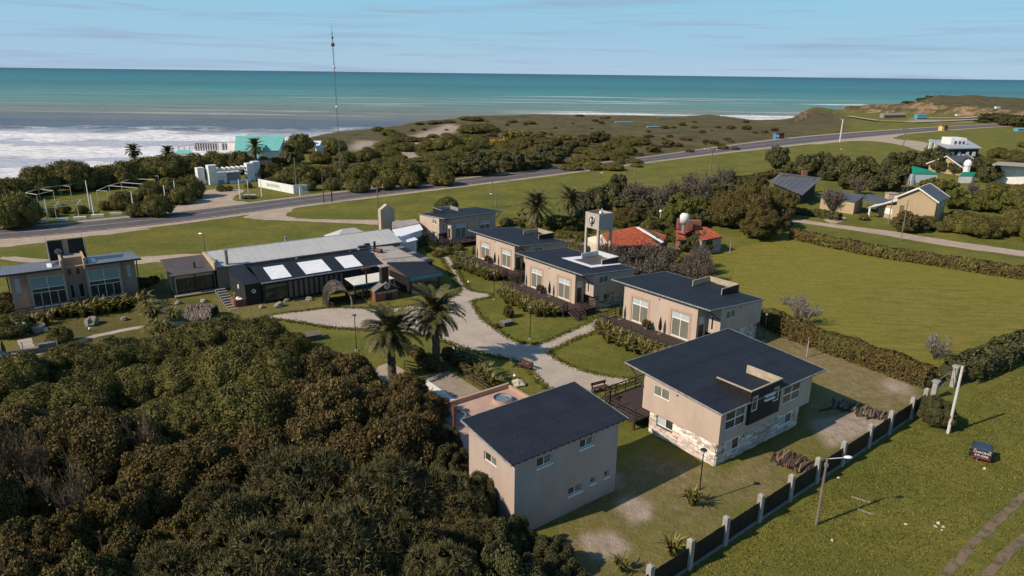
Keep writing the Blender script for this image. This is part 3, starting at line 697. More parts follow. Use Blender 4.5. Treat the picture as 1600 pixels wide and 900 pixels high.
# ---------------------------------------------------------------- the chalet type
def roof_z(y): return 4.62 + 0.07 * y          # shed roof rising to the front
def chalet(label, org, rot, s=1.0, mir=False, stones=0, skylight='dark', deck=True, box_light=True, group='shed-roofed chalets'):
    T = thing('chalet', label, 'house', (org[0], org[1], 0), R(rot), group, s)
    EX0, EX1 = 0.1, 12.2       # end walls of the upper floor
    W = MB(); zt = lambda x, y: roof_z(y) - .15
    zf = 1.98
    # openings as (u0,u1,z0,z1) on each face
    back = [(0.75, 3.2, 2.86, 4.5), (8.15, 10.6, 2.86, 4.5)]
    A0, A1 = (EX0, 0.05), (EX1, 0.05)
    wall_skin(W, A0, A1, zf, zt, [(a - EX0, b - EX0, c, e) for a, b, c, e in back])
    wall_skin(W, A1, (EX1, 7.6), zf, zt); wall_skin(W, (EX1, 7.6), (EX1, 9.1), 0.0, zt)
    # front block
    fz = 0.0; F0, F1 = (EX1, 9.1), (1.85, 9.1)
    fo = [(1.3, 3.65, .95, 3.8), (7.0, 9.35, .95, 3.8)]
    wall_skin(W, F0, F1, fz, zt, fo, .14)
    S0, S1 = (1.85, 9.1), (1.85, 7.5)
    so_ = [(.35, 1.2, 0.95, 2.9), (.35, 1.2, 3.0, 3.75)]
    wall_skin(W, S0, S1, fz, zt, so_, .10)
    R0, R1 = (1.85, 7.5), (EX0, 7.5)
    ro = [(.55, .95, 2.3, 3.9)]
    wall_skin(W, R0, R1, zf, zt, ro, .1)
    E0, E1 = (EX0, 7.5), (EX0, 0.05)
    eo = [(.95, 2.6, 3.56, 4.48)]
    wall_skin(W, E0, E1, zf, zt, eo)
    W.poly([(EX0, .05, zf), (EX0, 7.5, zf), (1.85, 7.5, zf), (EX1, 7.5, zf), (EX1, .05, zf)])
    wl = W.build('wall', plaster, T)
    # base storey clad in stone
    BX0, BX1, BY0, BY1 = 0.35, 11.2, 0.35, 6.9
    base_op_back = [(1.0, 2.75, .72, 1.7), (8.0, 9.9, .72, 1.62)]
    base_op_end = [(.75, 2.4, .98, 1.86)]
    K = MB(); wall_skin(K, (BX0, BY0), (BX1, BY0), -.3, zf, base_op_back); wall_skin(K, (BX1, BY0), (BX1, BY1), -.3, zf)
    wall_skin(K, (BX1, BY1), (BX0, BY1), -.3, zf); wall_skin(K, (BX0, BY1), (BX0, BY0), -.3, zf, base_op_end)
    kb = K.build('base_wall', mortar, T)
    n = stone_course(kb, (BX0, BY1), (BX0, BY0), 0, zf, base_op_end, 130 if stones else 0, .115 if stones else .15, 4)
    stone_course(kb, (BX0, BY0), (BX1, BY0), 0, zf, base_op_back, 300 - n if stones else 0, .115 if stones else .15, 5)
    window(T, (BX0, BY1), (BX0, BY0), base_op_end[0], .14, 2, panes=[[glass_blue, glass]])
    for k_, o in enumerate(base_op_back): window(T, (BX0, BY0), (BX1, BY0), o, .02, 2, surround=.11, panes=[[glass_blue, glass if k_ == 0 else glass_cur]])
    # windows of the upper floor
    for k_, (a, b, c, e) in enumerate(back): window(T, A0, A1, (a - EX0, b - EX0, c, e), .12, 2, rows=[c + .78], panes=[glass, [glass, glass_cur]] if k_ == 0 else [glass, glass], fr=.08)
    window(T, E0, E1, eo[0], .1, 2, panes=[[glass_cur, glass_cur]])
    for o in fo: window(T, F0, F1, o, .13, 2, rows=[3.02], panes=[[glass_cur, glass_cur], [glass_blue, glass_blue]], fr=.08)
    window(T, R0, R1, ro[0], .08, 1)
    facade_box(MB(), S0, S1, .36, 1.19, .96, 2.89, -.09, -.04).build('door', door_m, T); window(T, S0, S1, so_[1], .08, 1, panes=[glass_blue])
    # raised plaster bands round the tall windows
    for o in fo:
        b_ = MB(); a, c, e, f_ = o
        for q in ((a - .28, a, e - .1, f_ + .3), (c, c + .28, e - .1, f_ + .3), (a, c, f_, f_ + .3)): facade_box(b_, F0, F1, *q, .002, .035)
        b_.build('window_surround', plaster_patch, T)
    MB().ball((7.0, 9.14, roof_z(9) - .75), .09, 6).build('wall_lamp', black_metal, T)
    MB().tube([(EX0 - .03, 4.1, roof_z(4) - .45), (EX0 - .12, 4.1, roof_z(4) - .45)], .05, 6).build('vent', black_metal, T)
    # roof
    Rf = MB(); slab_roof(Rf, [(-.02, -.1, roof_z(-.1)), (13.8, -.1, roof_z(-.1)), (13.8, 9.65, roof_z(9.65)), (-.02, 9.65, roof_z(9.65))])
    rf = Rf.build('roof', roof_dark, T)
    ed = MB()
    for a, b in (((-.04, -.12), (-.04, 9.67)), ((13.82, -.12), (13.82, 9.67)), ((-.04, 9.67), (13.82, 9.67)), ((-.04, -.12), (13.82, -.12))):
        ed.beam((a[0], a[1], roof_z(a[1]) - .045), (b[0], b[1], roof_z(b[1]) - .045), .05, .12)
    ed.build('roof_edge', roof_edge, rf)
    for y in (1.5, 3.1, 4.7, 6.3, 7.9): # sheet laps
        MB().box(.05, 13.7, y - .03, y + .03, roof_z(y) - .01, roof_z(y) + .012).build('sheet_lap', roof_dark, rf)
    # black box with roof light
    if box_light:
        bx0, bx1, by0, by1 = 3.3, 7.35, -.14, 3.05; bz = 5.5; bb = 2.68
        bo = [(.25, 1.0, 3.72, 5.0), (3.05, 3.8, 3.76, 4.99)]
        K = MB(); wall_skin(K, (bx0, by0), (bx1, by0), bb, bz, bo, .1); wall_skin(K, (bx1, by0), (bx1, by1), bb, bz); wall_skin(K, (bx0, by1), (bx0, by0), bb, bz)
        K.poly([(bx0, by0, bb), (bx0, by1, bb), (bx1, by1, bb), (bx1, by0, bb)])
        bk = K.build('stair_box', black_clad, T)
        for x in np.arange(bx0 + .2, bx1, .34):
            if not any(bx0 + o[0] - .03 < x < bx0 + o[1] + .03 for o in bo): MB().box(x - .012, x + .012, by0 - .012, by0 + .01, bb + .02, bz - .1).build('cladding_joint', black_metal, bk)
        for o in bo: window(T, (bx0, by0), (bx1, by0), o, .08, 1, fr=.07)
        pr = MB(); w_ = .1
        pm = mat('rim_render', (.42, .36, .27), .9, (.30, .25, .17), vs=2)
        for q in ((bx0 - .02, bx1 + .02, by0 - .02, by0 + w_), (bx0 - .02, bx0 + w_, by0 + w_, by1), (bx1 - w_, bx1 + .02, by0 + w_, by1)): pr.box(*q, bz - .05, bz + .04)
        for q in ((bx0 + .005, bx0 + w_, by0 + w_, by1), (bx1 - w_, bx1 - .005, by0 + w_, by1), (bx0 + .005, bx1 - .005, by0 + .005, by0 + w_)): pr.box(*q, bz - .75, bz - .052)
        pr.build('parapet', {'steel': roof_edge, 'white': mat('white_parapet', (.5, .53, .55), .6)}.get(skylight, pm), bk)
        MB().box(bx0 + w_, bx1 - w_, by0 + w_, by1 - .1, 4.5, 4.87).build('box_roof', roof_warm if skylight == 'white' else roof_dark, bk)
        if stones:
            for z in (4.25, 4.6): MB().box(bx0 + 1.7, bx0 + 2.95, by0 - .2, by0 - .03, z, z + .12).build('wall_lamp', white_metal, bk)
    # slanting struts under the eaves
    for a, b in (((.3, 9.55, roof_z(9.5) - .2), (.15, 7.6, roof_z(9) - 1.5)), ((13.2, 9.4, roof_z(9.4) - .2), (12.25, 9.0, roof_z(9) - 1.5))):
        MB().beam(a, b, .1).build('strut', dark_wood, T)
    if skylight == 'white':
        q = MB(); z_ = lambda y: roof_z(y) + .02
        for a in ((2.6, 8.6, -.0, 5.6),): 
            q.hexa([(a[0], a[2], z_(a[2]) - .05), (a[1], a[2], z_(a[2]) - .05), (a[1], a[3], z_(a[3]) - .05), (a[0], a[3], z_(a[3]) - .05), (a[0], a[2], z_(a[2])), (a[1], a[2], z_(a[2])), (a[1], a[3], z_(a[3])), (a[0], a[3], z_(a[3]))])
        q.build('white_coating', white_sheet, rf)
        q = MB(); q.hexa([(3.6, 2.9, z_(2.9)), (7.1, 2.9, z_(2.9)), (7.1, 4.7, z_(4.7)), (3.6, 4.7, z_(4.7)), (3.6, 2.9, z_(2.9) + .03), (7.1, 2.9, z_(2.9) + .03), (7.1, 4.7, z_(4.7) + .03), (3.6, 4.7, z_(4.7) + .03)])
        q.build('brown_patch', roof_warm, rf)
    # deck in front
    if deck:
        D = MB(); dz = .86
        D.box(.45, 13.2, 9.16, 12.3, dz - .14, dz - .03); D.box(-.65, 1.8, 7.62, 9.14, dz - .14, dz - .03); D.box(-.65, .43, 9.16, 10.4, dz - .14, dz - .03)
        dk = D.build('deck_frame', dark_wood, T)
        for k in range(26):
            x = .46 + k * .49; MB().box(x, x + .47, 9.17, 12.28, dz - .03, dz).build('deck_board', dark_wood, dk)
        for k in range(5):
            x = -.64 + k * .49; MB().box(x, x + .47, 7.63, 9.12 if x > .4 else 10.38, dz - .029, dz + .001).build('deck_board', dark_wood, dk)
        for x, y in ((.55, 12.1), (3.5, 12.1), (6.5, 12.1), (9.5, 12.1), (13, 12.1), (-.5, 7.8), (-.5, 10.2), (.55, 9.4)):
            MB().box(x - .07, x + .07, y - .07, y + .07, -.5, dz - .14).build('post', dark_wood, dk)
        railing(T, [(-.6, 7.7, dz), (-.6, 10.35, dz)]); railing(T, [(.5, 12.24, dz), (13.15, 12.24, dz), (13.15, 9.3, dz)]); railing(T, [(.5, 11.6, dz), (.5, 12.24, dz)])
        st = MB()
        for k in range(5):
            st.box(.4 - .36 * (k + 1) - .2, .4 - .36 * (k + 1) + .16, 10.45, 11.55, dz - .17 * (k + 1) - .05, dz - .17 * (k + 1))
        for y in (10.42, 11.55): st.beam((.45, y, dz - .12), (-1.75, y, -.05), .06, .2)
        st.build('stairs', dark_wood, T); railing(T, [(.4, 11.58, dz), (-1.7, 11.58, 0.0)], gap=1.1); railing(T, [(.35, 10.4, dz), (-1.7, 10.4, 0.0)], gap=1.1)
    if mir: mirror_x(T)
    return T
chalet('stone-based beige chalet with a black stair box, beside the log piles', (15.29, 45.20), 37.1, 1.0, stones=1, group='shed-roofed chalets')
chalet('beige chalet with two tall windows between the stone-based chalet and the white-patched roof', (27.7, 72.34), 128.4, 1.0)
chalet('beige chalet whose dark roof carries a white coated square and a pale roof box', (15.75, 85.13), 127.4, 0.957, skylight='white')
chalet('beige chalet with two tall windows beside the gravel fork, half behind the white-patched roof', (8.0, 99.9), 128.0, 0.925)
chalet('small far chalet with its end wall lit, standing nearest the coastal road', (-16.61, 120.61), 217.0, 0.89, mir=True, skylight='steel')

# ---------------------------------------------------------------- two-storey service house (near)
T = thing('service_house', 'plain two-storey beige house under a sloping dark sheet roof beside the dark trees', 'house', (0.3, 36.9, 0), R(37.5))
rz = lambda y: 5.5 + .125 * y
wz = lambda x, y: rz(y) - .13
W = MB(); fo = [(1.75, 3.0, 4.4, 5.08), (5.37, 6.62, 4.48, 5.14), (4.52, 5.77, 1.28, 1.86), (6.5, 7.0, 1.42, 1.9), (7.83, 8.27, 1.43, 1.92)]
lo_ = [(1.75, 3.1, 4.1, 4.78)]
wall_skin(W, (0, 0), (8.95, 0), -.3, wz, fo, .16); wall_skin(W, (8.95, 0), (8.95, 5), -.3, wz); wall_skin(W, (8.95, 5), (0, 5), -.3, wz); wall_skin(W, (0, 5), (0, 0), -.3, wz, lo_, .16)
plaster_rosy = mat('plaster_rose', (0.44, 0.35, 0.30), 0.9, (0.385, 0.30, 0.255), vs=0.7, vd=7, bump=0.3, bs=30, stretch=(1, 1, 0.35), dirt=((0.33, 0.245, 0.21), 1.5, .5, .85, .5))  # slightly darker, rosier plaster on every wall of this house
W.build('wall', plaster_rosy, T)
for k, o in enumerate(fo): window(T, (0, 0), (8.95, 0), o, .14, 2 if k < 3 else 1, fr=.05, sill=True, panes=[[glass, glass_cur]])
window(T, (0, 5), (0, 0), lo_[0], .14, 2, fr=.05, panes=[[glass, glass_cur]])
nP = 9
for k in range(nP):
    x0 = -.38 + k * 10.08 / nP; x1 = x0 + 10.08 / nP - .012
    q = MB(); slab_roof(q, [(x0, -.14, rz(-.14)), (x1, -.14, rz(-.14)), (x1, 5.35, rz(5.35)), (x0, 5.35, rz(5.35))], .06)
    pn = q.build('roof_panel', roof_dark, T)
    MB().beam((x1, -.14, rz(-.14) + .003), (x1, 5.35, rz(5.35) + .003), .035, .02).build('roof_seam', roof_dark, pn)
    for y in (.6, 2.2, 3.9):
        q = MB()
        for j in range(3): q.ball((x0 + .2 + j * .36, y, rz(y) + .01), .018, 4)
        q.build('roof_screws', steel, pn, kind='stuff')
q = MB(); q.beam((-.4, -.16, rz(-.16) - .04), (-.4, 5.37, rz(5.37) - .04), .06, .12); q.beam((9.72, -.16, rz(-.16) - .04), (9.72, 5.37, rz(5.37) - .04), .06, .12); q.beam((-.4, 5.38, rz(5.38) - .04), (9.72, 5.38, rz(5.38) - .04), .06, .12); q.build('roof_edge', roof_edge, T)
for k in range(20):
    x = -.2 + k * .5; MB().beam((x, -.12, rz(-.12) - .12), (x, .6, rz(.6) - .12), .05, .1).build('rafter', dark_wood, T)

# terrace with the two round tubs, patio and pool behind that house
T = thing('tub_terrace', 'raised pink paved terrace with a low parapet behind the service house', 'terrace', (0.3, 36.9, 0), R(37.5))
paving = mat('terrace_paving', (0.46, 0.32, 0.255), 0.85, (0.38, 0.26, 0.21), vs=0.8, vd=6, bump=0.2, bs=12, dirt=((0.55, 0.42, 0.36), 1.6, .55, .8, .6))
MB().box(2.2, 12.0, 5.6, 16.5, -.2, .8).build('terrace_base', plaster_patch, T)
for i in range(8):
    for j in range(9):
        x0 = 2.32 + i * 1.18; y0 = 5.7 + j * 1.18; MB().box(x0, x0 + 1.172, y0, y0 + 1.172, .8, .822 + .002 * ((i * 7 + j * 3) % 3)).build('paving_slab', paving, T)
q = MB(); q.box(2.2, 12.0, 16.32, 16.56, .8, 1.24); q.box(11.83, 12.06, 5.6, 16.31, .8, 1.1); q.build('parapet', plaster_patch, T)
pwm = mat('pool_water', (0.03, 0.19, 0.24), 0.08, (0.05, 0.27, 0.32), vs=0.8, spec=0.6)
tubw = mat('tub_water', (0.09, 0.155, 0.18), 0.06, (0.16, 0.24, 0.27), vs=1.2, spec=0.6)
def tub(px, py, z, r, label):
    p = P(px, py, z + .35); T = thing('hot_tub', label, 'hot tub', (p.x, p.y, z), 0, 'round tubs on the terrace')
    q = MB(); n = 28; 
    for k in range(n):
        a, b = 2 * PI * k / n, 2 * PI * (k + 1) / n
        pr = [(r * 1.08, 0), (r * 1.08, .4), (r * .93, .42), (r * .9, .05)]
        for (r0, z0), (r1, z1) in zip(pr, pr[1:]): q.poly([(r0 * math.cos(a), r0 * math.sin(a), z0), (r0 * math.cos(b), r0 * math.sin(b), z0), (r1 * math.cos(b), r1 * math.sin(b), z1), (r1 * math.cos(a), r1 * math.sin(a), z1)])
    q.build('tub_wall', paving, T)
    q = MB(); q.poly([(r * .92 * math.cos(2 * PI * k / n), r * .92 * math.sin(2 * PI * k / n), .3) for k in range(n)]); q.build('water', tubw, T)
    q = MB()
    for k in range(n):
        a, b = 2 * PI * k / n, 2 * PI * (k + 1) / n; q.hexa([(u * math.cos(w), u * math.sin(w), zz) for zz in (.405, .45) for u, w in ((r * .92, a), (r * 1.02, a), (r * 1.02, b), (r * .92, b))])
    q.build('rim', concrete_dark, T, fix=True)
tub(785, 622, .82, .82, 'round tub on the sunlit far corner of the pink terrace')
tub(711, 650, .82, .9, 'round tub on the pink terrace next to the brown flue pipe')
b_ = P(710, 690, 1.4)
T = thing('flue_pipe', 'brown metal flue pipe on a concrete block beside the service house', 'chimney', (b_.x, b_.y, 1.0)); bb_ = height_at(714, 634, b_) - 1.0
MB().box(-.38, .38, -.38, .38, -1.2, .75).build('block', concrete_dark, T); q = MB(); q.tube([(0, 0, .75), (0.02, 0, bb_ * .8)], .12, 10); q.build('pipe', rust, T); q = MB(); q.tube([(0.02, 0, bb_ * .78), (0.03, 0, bb_)], .2, 10); q.build('cowl', rust, T)
patio = mat('patio_boards', (0.32, 0.265, 0.20), 0.9, (0.25, 0.205, 0.155), vs=0.9, vd=6, coord='World', bump=0.3, bs=9)
T = thing('patio', 'pale boarded patio beside the pool under the palms', 'patio', (*P2(690, 612), 0), R(37.5))
for k in range(24):
    MB().box(-2.9, 2.9, -3.4 + k * .29, -3.4 + k * .29 + .275, 0, .12).build('plank', patio, T)
T = thing('swimming_pool', 'turquoise pool with white coping partly under the trees', 'pool', (*P2(655, 632), 0), R(37.5))
MB().box(-4.5, 2.2, -3, 3.0, .0, .06).build('water', pwm, T); q = MB(); q.box(2.2, 3.0, -3, 3.6, 0, .16); q.box(-4.5, 2.2, 3.0, 3.6, 0, .16); q.build('coping', white_paint, T)

# ---------------------------------------------------------------- double house with tall windows
T = thing('double_house', 'beige double house with two big glazed bays and a black tank screen on its roof', 'house', (-56.46, 77.38, 0), R(35.5))
rzg = lambda y: 5.45 - .12 * (y + .9)
zt = lambda x, y: rzg(y) - .12
plb = mat('plaster_brown', (0.37, 0.275, 0.215), 0.9, (0.31, 0.23, 0.18), vs=0.6, vd=5, bump=0.3, bs=30)
W = MB()
front = [((-2.0, .8), (-.3, .8), [(.5, .92, 2.65, 4.35)]), ((-.3, .8), (-.3, 0), []), ((-.3, 0), (3.5, 0), [(.28, 3.62, .84, 4.42)]), ((3.5, 0), (3.5, 1.6), []),
         ((3.5, 1.6), (5.6, 1.6), [(.35, .75, 3.8, 4.6), (1.25, 1.65, 3.8, 4.6), (.3, .75, .85, 2.6), (1.2, 1.8, .85, 2.6)]), ((5.6, 1.6), (5.6, 0), []), ((5.6, 0), (9.4, 0), [(.22, 3.55, .84, 4.42)]), ((9.4, 0), (9.4, .8), []), ((9.4, .8), (11.1, .8), [(.75, 1.15, 2.85, 4.35)]),
         ((11.1, .8), (11.1, 7.5), []), ((11.1, 7.5), (-2.0, 7.5), []), ((-2.0, 7.5), (-2.0, .8), [])]
for a, b, o in front: wall_skin(W, a, b, -.3, zt, o, .16)
W.build('wall', plb, T)
for a, b, o in front:
    for k, w in enumerate(o):
        if w[1] - w[0] > 2: window(T, a, b, w, .14, [4, 2, 2], rows=[2.55, 3.05], panes=[glass, glass, blind_teal], fr=.05, sill=True)
        else: window(T, a, b, w, .1, 1, panes=[glass_blue if w[3] < 4.5 and w[2] > 2 else glass], fr=.04, fm=plb if w[3] > 4.5 else white_metal)
for x0, x1 in ((-2.75, 3.28), (5.72, 11.7)):
    for k in range(6):
        a = x0 + (x1 - x0) * k / 6; b = x0 + (x1 - x0) * (k + 1) / 6 - .01
        q = MB(); slab_roof(q, [(a, -.95, rzg(-.95)), (b, -.95, rzg(-.95)), (b, 8.6, rzg(8.6)), (a, 8.6, rzg(8.6))], .07); q.build('roof_panel', mat('roof_sheet_blue_grey', (0.10, 0.105, 0.125), 0.45, (0.14, 0.14, 0.155), vs=.8, spec=.5), T)
    MB().beam((x0, -.97, rzg(-.97) - .12), (x1, -.97, rzg(-.97) - .12), .06, .22).build('fascia', dark_wood, T)
q = MB(); q.box(3.5, 5.6, .02, .3, 5.2, 5.25)
for x in (3.22, 5.58): q.box(x, x + .22, -.35, 6, 5.0, 6.2)
q.build('parapet', plaster_far, T); MB().box(3.46, 5.57, 1.62, 7.4, 4.9, 6.0).build('tank_room', plb, T)
q = MB()
for x in (2.3, 6.15): q.box(x, x + .1, 3.0, 7.0, 5.1, 7.9)
q.build('screen_frame', steel, T)
q = MB(); q.box(2.4, 6.15, 3.95, 4.05, 5.3, 7.8); q.build('tank_screen', black_clad, T)
MB().box(3.9, 4.5, 3.88, 3.94, 5.9, 7.8).build('screen_strip', plb, T); MB().box(2.2, 6.35, 3.8, 4.2, 7.8, 7.93).build('screen_cap', plaster_far, T)
q = MB(); q.tube([(3.35, 3.7, 6.45), (3.35, 3.62, 6.43)], [.42, .40], 18); q.build('dish', steel, T); MB().tube([(3.35, 3.75, 6.4), (3.35, 3.95, 6.2)], .04, 5).build('dish_arm', steel, T)
for x in (1.9, 6.5): MB().box(x, x + .5, 1.0, 3.2, rzg(2) + .03, rzg(2) + .12).build('skylight', white_sheet, T)
for x in (-2.1, 11.15): MB().beam((x, -.8, 5.2), (x, .5, .4), .12).build('strut', dark_wood, T)
D = MB(); D.box(-2.3, 11.6, -2.7, -.02, .55, .72); dk = D.build('deck_frame', dark_wood, T)
for k in range(28): MB().box(-2.3 + k * .496, -2.3 + k * .496 + .48, -2.7, -.03, .72, .75).build('deck_board', dark_wood, dk)
railing(T, [(-2.2, -2.65, .75), (11.5, -2.65, .75), (11.5, -.2, .75)], gap=1.5); railing(T, [(-2.2, -.2, .75), (-2.2, -1.4, .75)])
q = MB()
for k in range(4): q.box(-2.3 - .35 * (k + 1), -2.3 - .35 * k, -2.6, -1.4, .5 - .16 * k, .56 - .16 * k)
q.build('stairs', dark_wood, T)
for x in (-2.2, -1.2): MB().beam((x, -2.7, .9), (x + .05, -2.9, -.0), .07).build('stair_post', steel, T)

# ---------------------------------------------------------------- restaurant range
RX, RY, RR = -30.99, 81.96, 35.3
def rth(name, label, cat, **k): return thing(name, label, cat, (RX, RY, 0), R(RR), **k)
def RW(x, y): a = R(RR); return RX + x * math.cos(a) - y * math.sin(a), RY + x * math.sin(a) + y * math.cos(a)
T = rth('restaurant', 'long black restaurant hall with white skylight panels in its dark gabled roof', 'restaurant')
zr = lambda y: 2.9 + 1.0 * y / 4.9 if y <= 4.9 else 3.9 - .35 * (y - 4.9)
W = MB(); gl = (.25, 3.1, .25, 2.35)
wall_skin(W, (.1, .25), (16, .25), -.2, 2.75, [gl, (10.9, 13.1, .2, 2.4), (13.4, 15.6, .2, 2.4)], .2); wall_skin(W, (16, .25), (16, 7.2), -.2, lambda x, y: zr(y) - .1); wall_skin(W, (16, 7.2), (.1, 7.2), -.2, zr(7.2) - .1); wall_skin(W, (.1, 7.2), (.1, .25), -.2, lambda x, y: zr(y) - .1)
W.build('wall', black_clad, T)
for g_ in (gl, (10.9, 13.1, .2, 2.4), (13.4, 15.6, .2, 2.4)): window(T, (.1, .25), (16, .25), g_, .16, 2, fm=black_metal)
for k in range(11):
    if k % 1 == 0: MB().box(3.3 + k * .68, 3.3 + k * .68 + .42, .16, .24, .3, 2.45).build('shutter_panel', mat('shutter_wood', (0.17, 0.135, 0.105), .85, (0.13, 0.10, 0.08), vs=3, stretch=(3, 3, .4)), T)
sky_x = [(1.3, 3.85), (5.7, 9.1), (10.95, 13.5)]
xs = [-.15, 1.3, 3.85, 5.7, 9.1, 10.95, 13.5, 16.3]
for i, (a, b) in enumerate(zip(xs, xs[1:])):
    n = max(1, round((b - a) / 1.25)); isw = any(abs(a - s_[0]) < .01 for s_ in sky_x)
    for k in range(n):
        x0 = a + (b - a) * k / n; x1 = a + (b - a) * (k + 1) / n - .012; dx = lambda y: -.35 * y / 4.9 if i else -.2 * y / 4.9
        if isw:
            q = MB(); slab_roof(q, [(x0, .35, zr(.35) + .02), (x1, .35, zr(.35) + .02), (x1, 3.9, zr(3.9) + .02), (x0, 3.9, zr(3.9) + .02)], .05); q.build('skylight_panel', white_sheet, T)
            for y0, y1 in ((-.15, .34), (3.91, 4.9)):
                q = MB(); slab_roof(q, [(x0, y0, zr(y0)), (x1, y0, zr(y0)), (x1, y1, zr(y1)), (x0, y1, zr(y1))], .05); q.build('roof_panel', roof_dark, T)
        else:
            q = MB(); slab_roof(q, [(x0, -.15, zr(-.15)), (x1, -.15, zr(-.15)), (x1, 4.9, zr(4.9)), (x0, 4.9, zr(4.9))], .05); q.build('roof_panel', roof_dark, T)
q = MB(); slab_roof(q, [(-.15, 4.9, 3.9), (16.3, 4.9, 3.9), (16.3, 7.5, 3.05), (-.15, 7.5, 3.05)], .06); q.build('rear_roof', roof_dark, T)
q = MB(); slab_roof(q, [(.7, 5.0, 3.9), (3.4, 5.0, 3.9), (3.2, 6.5, 3.42), (.9, 6.5, 3.42)], .03); q.build('skylight_panel', white_sheet, T)
q = MB(); q.beam((-.2, 4.9, 3.93), (16.3, 4.9, 3.93), .2, .05); q.build('ridge_cap', roof_dark, T)
MB().beam((-.2, -.22, 2.83), (16.3, -.22, 2.83), .12, .12).build('gutter', roof_edge, T)
for x, y, s_, l_ in ((7.2, 6.6, 1.3, 'dark square roof ventilator behind the middle skylight'), (14.7, 6.4, 1.1, 'low dark roof ventilator beside the flue elbow'), (16.1, 6.3, 1.5, 'larger dark roof ventilator next to the flue elbow'), (17.2, 7.3, .9, 'tall dark duct on the roof joint by the flat roof')):
    wx, wy = RW(x, y); t_ = thing('roof_ventilator', l_, 'ventilator', (wx, wy, zr(7.2) - .1 if x < 15 else 3.35), R(RR), 'roof ventilators')
    MB().box(-s_ / 2, s_ / 2, -s_ * .35, s_ * .35, 0, .55).build('housing', concrete_dark, t_); MB().box(-s_ * .4, s_ * .4, -s_ * .25, s_ * .25, .55, .8).build('cap', black_metal, t_)
wx, wy = RW(17.4, 4.6); t_ = thing('roof_flue', 'bent metal flue with a rusty drum on the grey flat roof', 'flue', (wx, wy, 3.36), R(RR))
MB().tube([(0, .5, 0), (0, .5, 1.5)], .18, 10).build('pipe', black_metal, t_); MB().tube([(.1, .2, .3), (.5, -.7, .3)], .3, 12).build('drum', rust, t_)
# black side block with the round signs
T = rth('black_annex', 'black clad side block with round white signs beside the steps', 'building')
zb = lambda x, y: 2.65 + .07 * (y - .6)
W = MB(); c4 = [(-1.95, .7), (.0, .7), (.0, 8.4), (-1.95, 8.4)]
for a, b in zip(c4, c4[1:] + c4[:1]): wall_skin(W, a, b, -.2, zb)
W.build('wall', black_clad, T); q = MB(); slab_roof(q, [(-2.05, .55, zb(0, .55) + .1), (.0, .55, zb(0, .55) + .1), (.0, 8.4, zb(0, 8.4) + .1), (-2.05, 8.4, zb(0, 8.4) + .1)], .1); q.build('roof', roof_dark, T)
for k in range(15): MB().box(-1.98, -1.95, .95 + k * .5, .99 + k * .5, .1, 2.6).build('cladding_joint', steel, T)
MB().tube([(-.95, .68, 1.75), (-.95, .64, 1.75)], .26, 18).build('round_sign', white_metal, T); MB().tube([(-1.96, 3.9, 1.7), (-2.0, 3.9, 1.7)], .3, 18).build('round_sign', white_metal, T)
q = MB(); q.box(-1.1, -.98, .62, .64, 1.6, 1.9); q.box(-.9, -.82, .62, .64, 1.65, 1.95); q.box(-.98, -.9, .62, .64, 1.83, 1.9); q.build('sign_mark', black_metal, T)
q = MB(); wall_skin(q, (-3.2, .95), (-2.0, .72), 0, .95); q2 = MB()
for k in range(9):
    for j in range(7): MB().box(-3.3 + k * .145 + (.07 if j % 2 else 0), -3.3 + k * .145 + .135 + (.07 if j % 2 else 0), .72, .9, j * .13, j * .13 + .12).build('brick', brick_m, T)
for j in range(7): MB().box(-3.35, -3.15, .92, 2.6, j * .13, j * .13 + .12).build('brick', brick_m, T)
for k, (dx, dy) in enumerate(((0, 0), (.35, .15), (.1, .4))):
    x, y = RW(-2.75 + dx, 1.3 + dy); tag(MB().ball((x, y, .6 + .1 * k), .3, 8, (1, 1, .8), .12).build('rubbish_bag', white_sheet, smooth=True), 'tied white bag in the small brick bin enclosure', 'bag', 'white bags in the bin enclosure')
# glazed annex at the left end
T = rth('glazed_annex', 'glazed dining annex with a brown sheet roof and small black flue', 'building')
za = lambda y: 2.9 + .12 * (y - 9.2)
W = MB(); gA = [(.15, 4.75, .25, 2.25)]; gB = [(.4, 2.0, .3, 2.3)]
wall_skin(W, (-8.4, 9.5), (-3.5, 9.5), -.2, lambda x, y: za(y) - .1, gA, .15); wall_skin(W, (-3.5, 9.5), (-3.5, 15), -.2, lambda x, y: za(y) - .1); wall_skin(W, (-3.5, 15), (-8.4, 15), -.2, lambda x, y: za(y) - .1); wall_skin(W, (-8.4, 15), (-8.4, 9.5), -.2, lambda x, y: za(y) - .1, [(3.6, 5.2, .3, 2.2)], .15)
W.build('wall', plaster_far, T); window(T, (-8.4, 9.5), (-3.5, 9.5), gA[0], .12, 4, fm=black_metal); window(T, (-8.4, 15), (-8.4, 9.5), (3.6, 5.2, .3, 2.2), .12, 1, fm=black_metal)
for k in range(6):
    x0 = -8.95 + k * .93; q = MB(); slab_roof(q, [(x0, 8.95, za(8.95)), (x0 + .92, 8.95, za(8.95)), (x0 + .92, 15.4, za(15.4)), (x0, 15.4, za(15.4))], .06); q.build('roof_panel', roof_warm, T)
MB().box(-3.55, -3.3, 8.9, 15.6, 2.9, 3.95).build('party_wall', plaster_far, T); MB().tube([(-5.6, 10.8, za(10.8)), (-5.6, 10.8, za(10.8) + .8)], .13, 8).build('flue', black_metal, T)
for x in (-8.6, -6.0, -3.7): MB().box(x - .06, x + .06, 9.0, 9.12, 0, 2.8).build('post', black_metal, T)
D = MB(); 
for k in range(22): MB().box(-8.7 + k * .24, -8.7 + k * .24 + .225, 8.3, 9.45, .12, .28).build('deck_board', patio, T)
railing(T, [(-9.2, 10, 0.3), (-9.2, 14.5, .3)], h=1.6, nrails=2, m=wood_pole)
